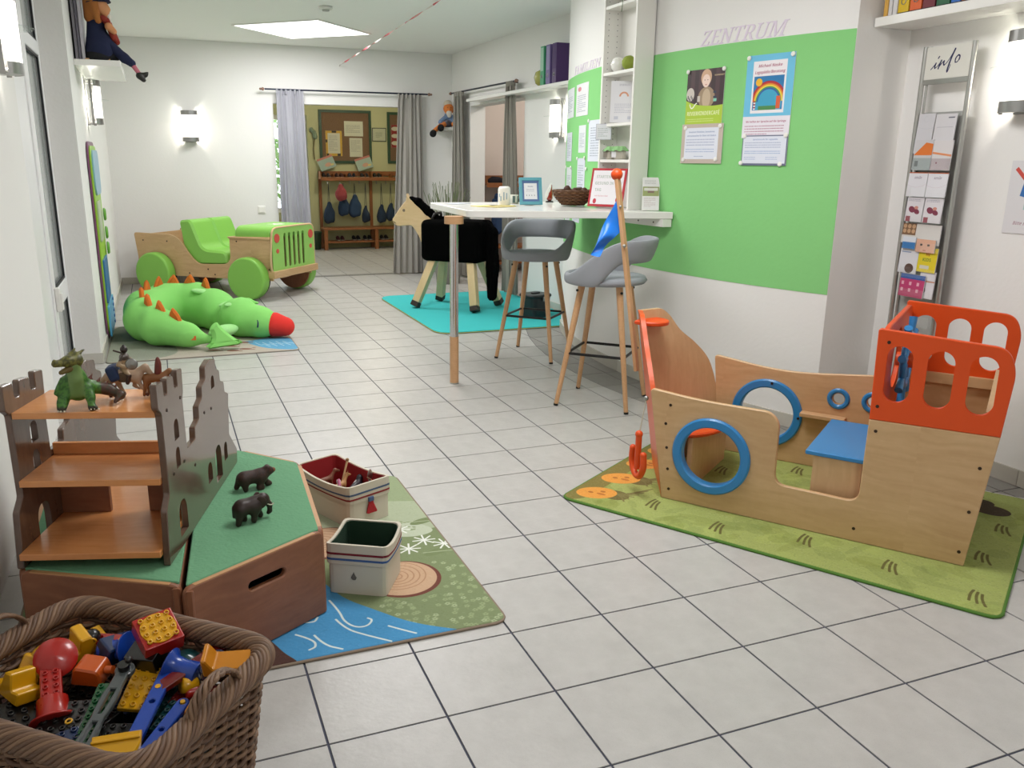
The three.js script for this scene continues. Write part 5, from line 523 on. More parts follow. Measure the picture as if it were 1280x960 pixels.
{ const t = thing('bird_figurine', 'small red glass bird with a white wing on the bar table', 'figurine', [2.26, TT + 0.004, -3.34], -0.3); mesh('bird_body', skin([[0, 0.03, 0, 0.022, 0.003, 0.06, 0, 0.018], [0.003, 0.06, 0, 0.016, 0.012, 0.115, 0, 0.006]], 0.012, 0.005), phys(0x8e2a14, 0.12, { clearcoat: 1 }), t); mesh('foot', lathe([[0, 0], [0.028, 0], [0.026, 0.008], [0, 0.012]], 20), M.black, t); mesh('wing', at(ext((() => { const s = new THREE.Shape(); s.moveTo(0, 0); s.quadraticCurveTo(-0.03, 0.03, 0.0, 0.13); s.quadraticCurveTo(0.02, 0.07, 0, 0); return s; })(), null, 0.008, 0.002), -0.03, 0.01, 0.008, 0, 0, -0.3), M.white, t); }
{ const t = thing('woven_bowl', 'brown woven bowl filled with nuts on the bar table', 'bowl', [2.235, TT + 0.004, -2.93]); const w = [mat(0x5a3a20, 0.6), mat(0x6e4a2a, 0.6)]; for (let i = 0; i < 9; i++) { const r = mix(0.07, 0.128, Math.sin(i / 8 * Math.PI / 2)), y = 0.008 + i * 0.0105, pts = []; for (let k = 0; k < 64; k++) { const a = k / 64 * Math.PI * 2, q = r + 0.0035 * ((k >> 1) + i & 1 ? 1 : -1); pts.push(V(q * Math.cos(a), y, q * Math.sin(a))); } mesh('coil', new THREE.TubeGeometry(new THREE.CatmullRomCurve3(pts, true), 128, i === 8 ? 0.008 : 0.0065, 5, true), w[i % 2], t); } mesh('inner_wall', new THREE.LatheGeometry([[0, 0.006], [0.066, 0.006], [0.09, 0.03], [0.115, 0.06], [0.124, 0.09]].map((p) => new THREE.Vector2(...p)), 32), mat(0x3a2516, 0.8, { side: THREE.DoubleSide }), t);
  for (const [k, [x, z]] of [[-0.045, 0.0], [0.02, 0.02], [0.06, -0.02], [-0.01, -0.055], [-0.02, 0.06], [0.05, 0.055]].entries()) one('walnut', tint(blob((a, b, c) => Math.hypot(a, b * 0.9, c) - 0.024 - 0.0015 * Math.sin(a * 300) * Math.sin(c * 260), [-0.03, -0.034, -0.03], [0.03, 0.034, 0.03], 0.006), () => 0x4a2a1a).translate(2.235 + x, TT + 0.092 + (k ? 0 : 0.012), -2.93 + z), vc(0.6), 'brown walnut lying in the woven bowl', 'nut', 'walnuts in the woven bowl'); }
one('placemat', at(ext((() => { const s = new THREE.Shape(); s.absellipse(0, 0, 0.21, 0.17, 0, 7); return s; })(), null, 0.004, 0.001, 40).rotateX(-Math.PI / 2), 2.15, TT, -2.92, 0.35), cloth(0xa6845c), 'round woven tan placemat under the bowl of nuts', 'placemat');
{ const t = thing('red_notice_frame', 'red framed notice about a healthy start to the day leaning on the shelf', 'sign', [2.29, TT + 0.012, -2.61], -Math.PI / 2 + 0.62); const W = 0.235, Hh = 0.235, rx = -0.25; mesh('red_board', at(bx(W, Hh, 0.006, 0, Hh / 2, 0, 0.001), 0, 0, 0, 0, rx), mat(0xb8333e, 0.4), t);
  mesh('printed_face', at(new THREE.PlaneGeometry(W - 0.028, Hh - 0.028).translate(0, Hh / 2, 0.0036), 0, 0, 0, 0, rx), mat(0xffffff, 0.5, { map: print(480, 440, (c, w, h) => { c.fillStyle = '#e9e6ea'; c.fillRect(0, 0, w, h); c.strokeStyle = c.fillStyle = '#b2bab2'; c.font = 'bold 54px sans-serif'; c.fillText('STARTEN SIE', 50, 100); c.fillText('GESUND IN DEN', 40, 185); c.fillText('TAG', 50, 270); c.fillStyle = '#c97a8a'; c.font = '26px sans-serif'; c.fillText('mit frischem Obst', 60, 340); c.fillStyle = '#5fa04a'; c.beginPath(); c.ellipse(410, 70, 22, 40, 0.3, 0, 7); c.fill(); c.fillStyle = '#c23a48'; c.beginPath(); c.ellipse(70, 400, 26, 34, 0, 0, 7); c.ellipse(420, 380, 26, 40, 0, 0, 7); c.fill(); }) }), t); }
{ const t = thing('leaflet_holder', 'white leaflet holder leaning on the counter beside the green wall', 'leaflet holder', [2.445, TT, -2.335], -0.5); const rx = -0.35; mesh('back', at(bx(0.10, 0.20, 0.004, 0, 0.1, 0, 0.001), 0, 0.003, 0, 0, rx), M.white, t); mesh('leaflet_face', at(new THREE.PlaneGeometry(0.095, 0.19).translate(0, 0.1, 0.004), 0, 0.003, 0, 0, rx), mat(0xffffff, 0.5, { map: print(200, 400, (c, w, h) => { c.fillStyle = '#dcdada'; c.fillRect(0, 0, w, h); c.fillStyle = '#8f9a5a'; c.fillRect(0, 110, w, 120); c.fillStyle = '#7a5f50'; c.fillRect(60, 120, 80, 70); txt(c, 8, 20, 250, 150, 16, '#b8a4a8'); txt(c, 3, 20, 30, 150, 18, '#a8a8a8'); }) }), t); mesh('foot_prop', at(bx(0.08, 0.12, 0.003, 0, 0.06, -0.06, 0.001), 0, 0.002, 0, 0, 0.2), M.white, t); }
// ---------------------------------------------------------------- tall white shelf unit on the table
{
  const X0 = 2.372, Z0 = -2.872, Z1 = -2.472, Yb = TT + 0.001, t = thing('shelf_unit', 'narrow tall white shelf unit with peg holes between the green wall fields', 'shelf unit', [2.44, Yb, -2.67]), L = (x0, x1, y0, y1, z0, z1, r = 0.002) => span(x0 - 2.44, x1 - 2.44, y0 - Yb, y1 - Yb, z0 + 2.67, z1 + 2.67, r), XB = 2.497;
  mesh('side_panel', L(X0, XB, Yb, H - 0.003, Z1 - 0.018, Z1), M.white, t); mesh('side_panel', L(X0, XB, Yb, H - 0.003, Z0, Z0 + 0.018), M.white, t); mesh('back_panel', L(XB - 0.006, XB, Yb, H - 0.003, Z0 + 0.018, Z1 - 0.018), M.white, t);
  for (const y of [1.345, 1.56, 1.86, 2.24]) mesh('shelf_board', L(X0 + 0.004, XB - 0.006, y, y + 0.018, Z0 + 0.018, Z1 - 0.018), M.white, t);
  const holes = []; for (const x of [X0 + 0.03, XB - 0.035]) for (let y = 1.2; y < 2.5; y += 0.032) holes.push(rod([x - 2.44, y - Yb, Z0 + 0.0175 + 2.67], [x - 2.44, y - Yb, Z0 + 0.0187 + 2.67], 0.0028, 0.0028, 6)); const o = mesh('peg_holes', G(holes), mat(0x4a4844, 0.8), t); o.userData.kind = 'stuff';
  one('white_vase', at(lathe([[0, 0], [0.022, 0], [0.04, 0.02], [0.046, 0.045], [0.036, 0.075], [0.018, 0.086], [0, 0.086]], 26), 2.425, 1.8785, -2.76), phys(0xecebe6, 0.2, { clearcoat: 0.6 }), 'round white vase on the upper shelf', 'vase');
  one('green_ball', blob((x, y, z) => Math.hypot(x, y, z) - 0.042 - 0.003 * Math.sin(x * 190) * Math.sin(y * 170) * Math.sin(z * 180 + 1), [-0.05, -0.05, -0.05], [0.05, 0.05, 0.05], 0.006).translate(2.43, 1.8785 + 0.043, -2.64), mat(0x8a9a3a, 0.8), 'green moss ball beside the white vase', 'ball');
  { const q = sheet('leaning_certificate', 'white printed sheet leaning inside the shelf unit', 'sheet', 0.16, 0.25, 0.003, print(256, 400, (c, w, h) => { c.fillStyle = '#e6e6ea'; c.fillRect(0, 0, w, h); c.strokeStyle = '#d79a78'; c.lineWidth = 16; c.beginPath(); c.arc(128, 150, 38, Math.PI, 0); c.stroke(); txt(c, 2, 80, 30, 110, 12, '#a8a8b4'); txt(c, 6, 40, 220, 180, 16, '#c2c2ce'); c.fillStyle = '#c9ccd8'; c.fillRect(40, 340, 40, 30); c.fillRect(170, 340, 40, 30); })); q.position.set(2.43, 1.579 + 0.124, -2.68); q.rotation.set(0, -0.55, 0); q.rotation.order = 'YXZ'; q.rotation.x = -0.2; }
  { const q = sheet('shelf_sign', 'small white notice fixed to the front of the shelf unit', 'sign', 0.1, 0.095, 0.004, print(160, 150, (c, w, h) => { c.fillStyle = '#dfe2e6'; c.fillRect(0, 0, w, h); c.strokeStyle = '#8f8fa8'; c.lineWidth = 6; c.strokeRect(0, 0, w, h); txt(c, 5, 20, 40, 110, 18, '#aeb8b4'); })); q.position.set(X0 - 0.006, 1.53, -2.80); q.rotation.y = -Math.PI / 2 + 0.75; }
  for (const [z, label] of [[-2.765, 'jar with a green cloth lid on the lowest shelf, next to the unit wall'], [-2.66, 'jar with a green cloth lid and a small label on the lowest shelf']]) { const j = thing('lidded_jar', label, 'jar', [2.41, 1.3635, z], 0, 'jars with green lids'); mesh('glass', lathe([[0, 0], [0.034, 0], [0.037, 0.006], [0.037, 0.055], [0.03, 0.066], [0, 0.066]], 22), phys(0xb8b2a4, 0.15, { clearcoat: 0.8 }), j); mesh('cloth_lid', surf((u, v) => { const a = u * 6.2832, r = v * 0.058 + 0.0; return [r * Math.cos(a), 0.078 - 0.026 * sstep(0.45, 1, v) + 0.004 * Math.sin(a * 8) * v, r * Math.sin(a)]; }, 40, 8), cloth(0x8fc083, { side: THREE.DoubleSide }), j); mesh('jar_label', at(bx(0.05, 0.035, 0.002, 0, 0, 0, 0.0005), -0.037, 0.03, 0.006, -Math.PI / 2 + 0.6), z > -2.7 ? M.paper : mat(0x8a8478, 0.7), j); }
  { const p = thing('trailing_plant', 'small trailing green plant on the top shelf', 'plant', [2.43, 2.2585, -2.66]); mesh('pot', lathe([[0, 0], [0.035, 0], [0.045, 0.07], [0, 0.07]], 20), mat(0x9a958a, 0.6), p); const g = []; for (let i = 0; i < 26; i++) { const a = rnd(6.28), r = rnd(0.03, 0.07); g.push(at(new THREE.SphereGeometry(1, 8, 6).scale(0.018, 0.004, 0.011), r * Math.cos(a) * 0.9 - 0.02, 0.075 + rnd(-0.06, 0.05), r * Math.sin(a), rnd(6), rnd(-0.6, 0.6))); } const o2 = mesh('leaves', G(g), mat(0x4f6a44, 0.6), p); o2.userData.kind = 'stuff'; mesh('runner', tube([[-0.04, 0.07, 0.02], [-0.068, 0.05, 0.03], [-0.07, -0.01, 0.035], [-0.072, -0.06, 0.03]], 0.002, 14, 5), mat(0x5f7a50, 0.6), p); }
}

// ---------------------------------------------------------------- wooden play boat
{
  const t = thing('play_boat', 'wooden play boat with orange cabin, blue portholes, mast and flag', 'play boat', [1.568, 0.0118, -0.716], Math.atan2(-0.808, 0.589)), orange = phys(0xdc4c08, 0.45), blue = phys(0x2a80be, 0.34, { clearcoat: 0.2 }), th = 0.02, W = 0.75;
  const near = rpoly([[0, 0, 0.004], [-0.075, 0.457, 0.02], [0.13, 0.438, 0.3], [0.405, 0.437, 0.035], [0.441, 0.40, 0.04], [0.443, 0.158, 0.045], [0.742, 0.153, 0.045], [0.744, 0.469, 0], [1.143, 0.475, 0], [1.10, 0, 0.004]]);
  const far = rpoly([[0, 0, 0.004], [-0.05, 0.462, 0.02], [0.28, 0.42, 0.3], [0.744, 0.469, 0], [1.143, 0.475, 0], [1.10, 0, 0.004]]);
  const panel = (s, holes, z) => uvm(ext(s, holes, th, 0.003, 20)).translate(0, 0, z);
  mesh('hull_side', panel(near, [circ(0.193, 0.218, 0.122)], -th), M.birch, t); mesh('hull_side', panel(far, [circ(0.215, 0.22, 0.125), circ(0.518, 0.335, 0.027), circ(0.66, 0.34, 0.027)], -W), M.birch, t);
  const cab = () => rpoly([[0.744, 0.4695, 0], [0.737, 0.795, 0.012], [1.125, 0.772, 0.05], [1.157, 0.70, 0.06], [1.143, 0.4755, 0]]), wins = () => [slot(0.815, 0.641, 0.088, 0.205), slot(0.941, 0.640, 0.088, 0.205), slot(1.067, 0.638, 0.088, 0.205)];
  mesh('cabin_side', panel(cab(), wins(), -th), orange, t); mesh('cabin_side', panel(cab(), wins(), -W), orange, t);
  const ring = (x, y, r0, r1, z, d) => { const s = new THREE.Shape(); s.absarc(x, y, r1, 0, Math.PI * 2); return ext(s, [circ(x, y, r0)], d, 0.006, 40).translate(0, 0, z); };
  mesh('porthole_ring', ring(0.193, 0.218, 0.118, 0.156, -th - 0.012, 0.046), blue, t); mesh('porthole_ring', ring(0.215, 0.22, 0.121, 0.16, -W - 0.012, 0.046), blue, t); mesh('porthole_ring', ring(0.518, 0.335, 0.027, 0.048, -W - 0.006, 0.034), blue, t); mesh('porthole_ring', ring(0.66, 0.34, 0.027, 0.048, -W - 0.006, 0.034), blue, t);
  mesh('screw', G(...[[0.015, 0.4], [0.0, 0.32], [0.01, 0.22], [0.02, 0.13], [0.03, 0.045], [0.77, 0.43], [1.1, 0.36], [1.09, 0.2], [1.08, 0.05], [0.74, 0.05], [0.775, 0.75], [0.765, 0.52]].map(([x, y]) => rod([x, y, -0.001], [x, y, 0.0015], 0.006, 0.006, 10)), ...[[0.23, 0.365], [0.36, 0.22]].map(([x, y]) => rod([x, y, -W + 0.034], [x, y, -W + 0.0365], 0.006))), M.screw, t);
  // bow
  const prof = new THREE.CatmullRomCurve3([[0, 0.30], [0.04, 0.39], [0.1, 0.451], [0.26, 0.525], [0.48, 0.60], [0.6, 0.665], [0.7, 0.697], [0.8, 0.70], [1, 0.70]].map(([x, y]) => V(x, y, 0))), pp = prof.getPoints(200), topFar = (s) => { let k = 0; while (k < 199 && pp[k + 1].x < s) k++; return mix(pp[k].y, pp[k + 1].y, clamp((s - pp[k].x) / Math.max(1e-6, pp[k + 1].x - pp[k].x))); }, topNear = (s) => Math.max(0.44, topFar(s));
  const bow = (z0, side) => { const nS = 36; return surf((u, v) => { const y1 = (side < 0 ? topFar : topNear)(u), seq = [[0, 0], [0, 0.25], [0, 0.5], [0, 0.75], [0, 1], [1, 1], [1, 0.75], [1, 0.5], [1, 0.25], [1, 0], [0, 0]], a = seq[Math.round(v * 10)], y = a[1] * y1, o = a[0] * 0.02, x = mix(-0.16 * y, -0.19 - 0.16 * y, u), z = mix(z0, -W / 2, u), L = Math.hypot(0.19, W / 2), nx = W / 2 / L, nz = side * 0.19 / L; return [x + nx * o * 1, y, z + nz * o * -1]; }, nS, 10); };
  mesh('bow_panel', uvm(bow(-0.002, 1)), mat(0xd8571c, 0.36, { side: THREE.DoubleSide }), t); mesh('bow_panel', uvm(bow(-W + 0.002, -1), 'y'), wood(birchT, 1.1, 0.42, { side: THREE.DoubleSide }), t);
  mesh('bow_tab', ext((() => { const s = new THREE.Shape(); s.moveTo(-0.29, -0.06); s.lineTo(-0.23, -0.075); s.quadraticCurveTo(-0.16, -0.06, -0.155, 0); s.quadraticCurveTo(-0.16, 0.06, -0.23, 0.075); s.lineTo(-0.29, 0.06); s.closePath(); return s; })(), null, 0.018, 0.004).rotateX(-Math.PI / 2).translate(0, 0.645, -W / 2), orange, t);
  mesh('bow_seat', ext((() => { const s = new THREE.Shape(); s.moveTo(-0.16, 0); s.lineTo(-0.03, -0.27); s.quadraticCurveTo(0.14, -0.26, 0.16, 0); s.quadraticCurveTo(0.14, 0.26, -0.03, 0.27); s.closePath(); return s; })(), null, 0.02, 0.006).rotateX(-Math.PI / 2).translate(0, 0.23, -W / 2), orange, t); mesh('bow_seat_support', uvm(span(0.05, 0.07, 0, 0.23, -W + 0.14, -0.14)), M.birch, t);
  // cabin inside
  mesh('cabin_front', (() => { const s = new THREE.Shape(); s.moveTo(0.02, 0.16); s.lineTo(0.02, 0.785); s.quadraticCurveTo(0.05, 0.83, 0.16, 0.825); s.lineTo(W - 0.16, 0.825); s.quadraticCurveTo(W - 0.05, 0.83, W - 0.02, 0.785); s.lineTo(W - 0.02, 0.16); s.closePath(); const g = ext(s, [circ(W / 2, 0.66, 0.12)], 0.018, 0.003); return g.rotateY(Math.PI / 2).translate(0.764 - 0.018, -0.035, 0); })(), orange, t);
  mesh('floor_board', uvm(span(0.77, 1.1, 0.30, 0.32, -W + 0.021, -0.021)), M.birch, t); mesh('stern_board', uvm(span(1.09, 1.108, 0.32, 0.55, -W + 0.021, -0.021), 'z'), M.birch, t); mesh('inner_rail', uvm(span(0.78, 1.09, 0.47, 0.51, -W + 0.021, -W + 0.045)), M.birch, t);
  { const g = []; const wx = 0.80, wy = 0.62, wz = -W / 2; g.push(new THREE.TorusGeometry(0.10, 0.013, 10, 36).rotateY(Math.PI / 2).translate(wx, wy, wz)); for (let i = 0; i < 8; i++) { const a = i * Math.PI / 4 + 0.2, c = Math.cos(a), s = Math.sin(a); g.push(rod([wx, wy, wz], [wx, wy + 0.10 * s, wz + 0.10 * c], 0.009), rod([wx, wy + 0.10 * s, wz + 0.10 * c], [wx, wy + 0.165 * s, wz + 0.165 * c], 0.012, 0.015)); } mesh('steering_wheel', G(g), blue, t); mesh('wheel_hub', rod([0.764, wy, wz], [0.825, wy, wz], 0.026, 0.03, 20), orange, t); }
  mesh('bench_top', bx(0.21, 0.018, 0.47, 0.64, 0.294, -0.275, 0.005), blue, t); mesh('bench_box', uvm(G(span(0.565, 0.583, 0, 0.285, -0.47, -0.05), span(0.583, 0.735, 0, 0.285, -0.068, -0.05), span(0.583, 0.735, 0, 0.285, -0.47, -0.452)), 'y'), M.birch, t); mesh('side_ledge', uvm(span(0.37, 0.56, 0.24, 0.258, -W + 0.021, -W + 0.07, 0.003)), M.birch, t);
  // mast, flag, anchor
  const mx = (y) => -0.222 - 0.165 * y, mz = -W / 2; const mast = (() => { const a = V(mx(0.42), 0.42, mz), b = V(mx(1.27), 1.27, mz), d = b.clone().sub(a), g = bx(0.018, d.length(), 0.034, 0, 0, 0, 0.004); g.applyQuaternion(new THREE.Quaternion().setFromUnitVectors(V(0, 1, 0), d.clone().normalize())); const m = a.add(b).multiplyScalar(0.5); return g.translate(m.x, m.y, m.z); })();
  mesh('mast', uvm(mast, 'y'), M.beech, t); mesh('mast_ball', ball(0.026, mx(1.29), 1.285, mz, 20), orange, t); mesh('mast_peg', G(ball(0.008, mx(0.98) + 0.01, 0.98, mz + 0.02), ball(0.006, mx(1.15) + 0.01, 1.15, mz + 0.02)), M.alu, t);
  mesh('flag', surf((u, v) => { const y0 = mix(1.195, 1.045, v), k = u * (1 - 0.12 * v), f = 0.012 * Math.sin(u * 9 + v * 5) * u; return [mx(y0) + mix(0, -0.075, k) + f, y0 - u * (0.2 - 0.14 * v) - 0.05 * u * u, mz + mix(0.0, 0.1, k) + f * 1.3 + 0.03 * u * Math.sin(v * 3)]; }, 24, 14), phys(0x1c78dc, 0.35, { side: THREE.DoubleSide, sheen: 0.5 }), t);
  const ax = -0.105, az = 0.012; mesh('anchor_rope', rod([ax, 0.27, az], [ax + 0.02, 0.41, az], 0.0025, 0.0025, 6), mat(0xcfc8b8, 0.8), t); mesh('rope_bolt', ball(0.01, ax + 0.02, 0.415, az), M.steel, t);
  { const g = [rod([0, 0.2, 0], [0, 0.05, 0], 0.013, 0.013), ball(0.016, 0, 0.2, 0), tube([[-0.052, 0.125, 0], [-0.055, 0.07, 0], [-0.03, 0.03, 0], [0, 0.02, 0], [0.03, 0.03, 0], [0.055, 0.07, 0], [0.052, 0.125, 0]], 0.014, 30, 9), ball(0.014, -0.052, 0.125, 0), ball(0.014, 0.052, 0.125, 0)]; mesh('anchor', at(G(g), ax, 0.06, az + 0.005, -0.75), orange, t); }
}
// ---------------------------------------------------------------- sheets and posters on the curved wall
function wallSheet(name, label, category, z0, z1, y0, y1, tex, base = 0.004, group) {
  const t = thing(name, label, category, [arcX((z0 + z1) / 2, BR), y0, (z0 + z1) / 2], 0, group), px = t.position; mesh('sheet', arcSolid(BR + base, BR + base - 0.0015, z0, z1, y0, y1, 6).translate(-px.x, -px.y, -px.z), M.paper, t);
  mesh('printed_face', surf((u, v) => { const z = mix(z0, z1, u); return [arcX(z, BR + base + 0.0005) - px.x, mix(y0, y1, v) - px.y, z - px.z]; }, 10, 1), mat(0xffffff, 0.45, { map: tex, side: THREE.DoubleSide }), t); return t;
}
const letter = (bg, o = {}) => print(200, 280, (c, w, h) => { c.fillStyle = bg; c.fillRect(0, 0, w, h); if (o.logo) { c.fillStyle = o.logo; c.beginPath(); c.ellipse(60, 45, 30, 20, 0, 0, 7); c.fill(); } txt(c, o.n ?? 9, 24, o.y ?? 80, 150, 17, o.ink ?? '#9aa2b0'); });
const L1 = letter('#dfe3e6'), L2 = letter('#e4e4e6', { logo: '#d2828a', y: 100 }), L3 = letter('#d9dde8', { n: 12, y: 50 });
for (const [z0, z1, y0, y1, tx, d] of [[-4.12, -3.79, 1.665, 1.875, L1, 'white notice at the outer edge of the green wall, top row'], [-3.71, -3.39, 1.662, 1.88, L2, 'white notice with a red logo in the top row of the green wall'], [-3.355, -2.98, 1.35, 1.622, L3, 'tall notice half hidden behind the shelf unit'], [-3.597, -3.417, 1.41, 1.597, L1, 'small notice in the middle row of the green wall'], [-4.09, -3.83, 1.35, 1.56, L3, 'pale notice at the outer edge of the green wall, middle row'], [-3.61, -3.41, 1.10, 1.372, L3, 'long notice hanging above the bowl of nuts'], [-4.055, -3.80, 1.10, 1.305, L1, 'notice at the outer edge just above the bar table'], [-4.08, -3.83, 0.90, 1.0, L1, 'end of a notice below the bar table at the wall edge'], [-3.72, -3.51, 0.915, 1.0, L3, 'end of a second notice below the bar table']]) wallSheet('wall_notice', d, 'notice', z0, z1, y0, y1, tx, 0.004, 'notices on the green wall beside the shelf unit');
wallSheet('cafe_poster', 'poster of a child in a fur coat above a lime green band', 'poster', -2.164, -1.892, 1.555, 1.838, print(540, 560, (c, w, h) => { c.fillStyle = '#453236'; c.fillRect(0, 0, w, h); for (let i = 0; i < 9; i++) { c.fillStyle = i % 2 ? '#4f3a3e' : '#3d2c31'; c.fillRect(i * 60, 0, 56, 330); }
  c.fillStyle = '#cfc6bd'; c.beginPath(); c.ellipse(60, 250, 60, 70, 0, 0, 7); c.fill(); c.fillStyle = '#3a3f4c'; for (let i = 0; i < 6; i++) c.fillRect(20 + i * 16, 260 + (i % 3) * 18, 12, 30); c.fillStyle = '#a08a70'; c.beginPath(); c.ellipse(300, 290, 120, 110, 0, 0, 7); c.fill(); c.fillStyle = '#c2ad92'; c.beginPath(); c.ellipse(300, 300, 60, 100, 0, 0, 7); c.fill(); c.fillStyle = '#c9c2b8'; c.fillRect(170, 270, 40, 60); c.fillStyle = '#2f3c50'; c.fillRect(396, 230, 40, 20); c.fillRect(400, 280, 44, 22); c.fillStyle = '#7cc8b0'; c.fillRect(404, 305, 44, 30); c.fillStyle = '#cfa98a'; c.beginPath(); c.ellipse(285, 85, 76, 84, 0, 0, 7); c.fill(); c.fillStyle = '#ecd2c4'; c.beginPath(); c.ellipse(285, 120, 56, 66, 0, 0, 7); c.fill(); c.fillStyle = '#6a5048'; c.fillRect(258, 108, 14, 7); c.fillRect(300, 108, 14, 7); c.fillStyle = '#c07a72'; c.fillRect(272, 155, 26, 8); c.fillStyle = '#c8b48a'; c.font = 'bold 22px sans-serif'; c.fillText('RUHRGEBIET', 400, 78);
  c.fillStyle = '#aecb3e'; c.beginPath(); c.moveTo(0, 310); c.quadraticCurveTo(220, 400, 540, 370); c.lineTo(540, 560); c.lineTo(0, 560); c.fill(); c.strokeStyle = '#f0f4e4'; c.lineWidth = 12; c.beginPath(); c.moveTo(60, 350); c.quadraticCurveTo(80, 420, 120, 380); c.quadraticCurveTo(150, 340, 170, 345); c.stroke(); c.fillStyle = '#e2ecb8'; c.font = 'bold 58px sans-serif'; c.fillText('REVIERKINDERCAFÉ', 24, 470, 480); c.font = '22px sans-serif'; txt(c, 2, 30, 505, 420, 22, '#cfe08a'); }), 0.005);
wallSheet('schedule_sheet', 'white text sheet with beige border below the child poster', 'notice', -2.179, -1.874, 1.345, 1.555, print(540, 380, (c, w, h) => { c.fillStyle = '#c2b4a8'; c.fillRect(0, 0, w, h); c.fillStyle = '#dfe3ee'; c.fillRect(48, 36, w - 100, h - 78); c.fillStyle = '#8494b8'; c.font = 'bold 22px sans-serif'; c.fillText('Gemeinsam frühstücken, kennenlernen', 100, 84, 340); c.fillText('und austauschen für Eltern mit Kindern', 80, 120, 380); txt(c, 3, 68, 145, 400, 26, '#aab2cc'); txt(c, 2, 68, 240, 400, 22, '#9fb0d0'); txt(c, 1, 190, 308, 130, 18, '#9aa6c4'); }), 0.0075);
wallSheet('speech_poster', 'sky blue poster with a rainbow picture about speech therapy', 'poster', -1.754, -1.486, 1.475, 1.877, print(540, 800, (c, w, h) => { c.fillStyle = '#6fbfe0'; c.fillRect(0, 0, w, h); c.fillStyle = '#ebe7ea'; c.fillRect(80, 60, 380, 500); c.fillStyle = '#a2506a'; c.font = 'bold italic 38px sans-serif'; c.textAlign = 'center'; c.fillText('Michael Noske', 270, 120, 300); c.fillText('Logopädie/Beratung', 270, 180, 340);
  c.save(); c.beginPath(); c.rect(100, 205, 340, 325); c.clip(); c.fillStyle = '#2a78b0'; c.fillRect(100, 205, 340, 325); c.fillStyle = '#3fa2c4'; c.beginPath(); c.arc(280, 470, 150, 0, 7); c.fill(); ['#a8283a', '#c4402e', '#e0992e', '#e6cf4a', '#4a9a58', '#3658a0'].forEach((q, i) => { c.strokeStyle = q; c.lineWidth = 15; c.beginPath(); c.arc(280, 450, 190 - i * 13, Math.PI, 0); c.stroke(); }); c.fillStyle = '#eab52e'; c.beginPath(); c.arc(160, 262, 38, 0, 7); c.fill(); c.fillStyle = '#d8603a'; c.fillRect(370, 400, 46, 120); c.fillStyle = '#4c8a50'; c.fillRect(170, 490, 200, 40); for (let i = 0; i < 6; i++) { c.fillStyle = i % 2 ? '#e8e4e4' : '#943048'; c.fillRect(112, 440 + i * 14, 24, 14); } c.restore();
  c.fillStyle = '#e6e2ea'; c.fillRect(0, 590, w, 210); c.fillStyle = '#a8607a'; c.font = 'bold 26px sans-serif'; c.fillText('Wir helfen der Sprache auf die Sprünge', 270, 650, 460); c.textAlign = 'left'; txt(c, 4, 30, 680, 480, 26, '#b88a9c'); }), 0.005);
wallSheet('practice_sheet', 'white text sheet with dark border below the rainbow poster', 'notice', -1.742, -1.484, 1.338, 1.488, print(540, 320, (c, w, h) => { c.fillStyle = '#6a6f88'; c.fillRect(0, 0, w, h); c.fillStyle = '#dde2ee'; c.fillRect(10, 12, w - 24, h - 34); c.fillStyle = '#8a9ac4'; c.font = 'bold 22px sans-serif'; c.fillText('Sprechstunde für Logopädie', 130, 52); txt(c, 3, 34, 75, 460, 24, '#a8b2cc'); txt(c, 2, 34, 165, 460, 22, '#9ab0d4'); txt(c, 2, 34, 230, 150, 20, '#a8b8d8'); txt(c, 2, 300, 230, 150, 20, '#a8b8d8'); }), 0.0075);
{ const proto = [], add = (z, y, what, off = 0.008) => { const g = lathe([[0, 0.006], [0.007, 0.006], [0.0095, 0.0045], [0.0105, 0.001], [0.0105, 0], [0, 0]].reverse(), 18).scale(1.15, 1, 1.15); const a = Math.atan2(z - BZ, arcX(z) - BX), o = new THREE.Mesh(proto[0] ?? (proto[0] = g), proto[1] ?? (proto[1] = M.white)); o.name = numbered('wall_magnet'); o.castShadow = o.receiveShadow = true; o.position.set(arcX(z, BR + off), y, z); o.rotation.set(0, -a, -Math.PI / 2); o.rotation.order = 'YXZ'; o.userData = { label: 'round white magnet ' + what, category: 'magnet', group: 'white magnets on the green wall' }; scene.add(o); };
  for (const [what, list] of [['at the top of the child poster', [[-2.158, 1.832], [-1.897, 1.83]]], ['on the beige bordered sheet', [[-2.15, 1.535], [-1.895, 1.54], [-2.155, 1.365], [-1.91, 1.367]]], ['at the top of the rainbow poster', [[-1.742, 1.865], [-1.498, 1.866]]], ['on the sheet below the rainbow poster', [[-1.732, 1.485], [-1.497, 1.485], [-1.742, 1.35], [-1.515, 1.345]]], ['on the notices beside the shelf unit', [[-3.605, 1.37], [-3.415, 1.375], [-3.35, 1.62], [-4.08, 1.305], [-3.82, 1.305], [-3.37, 1.3]]]]) for (const [z, y] of list) add(z, y, what); }
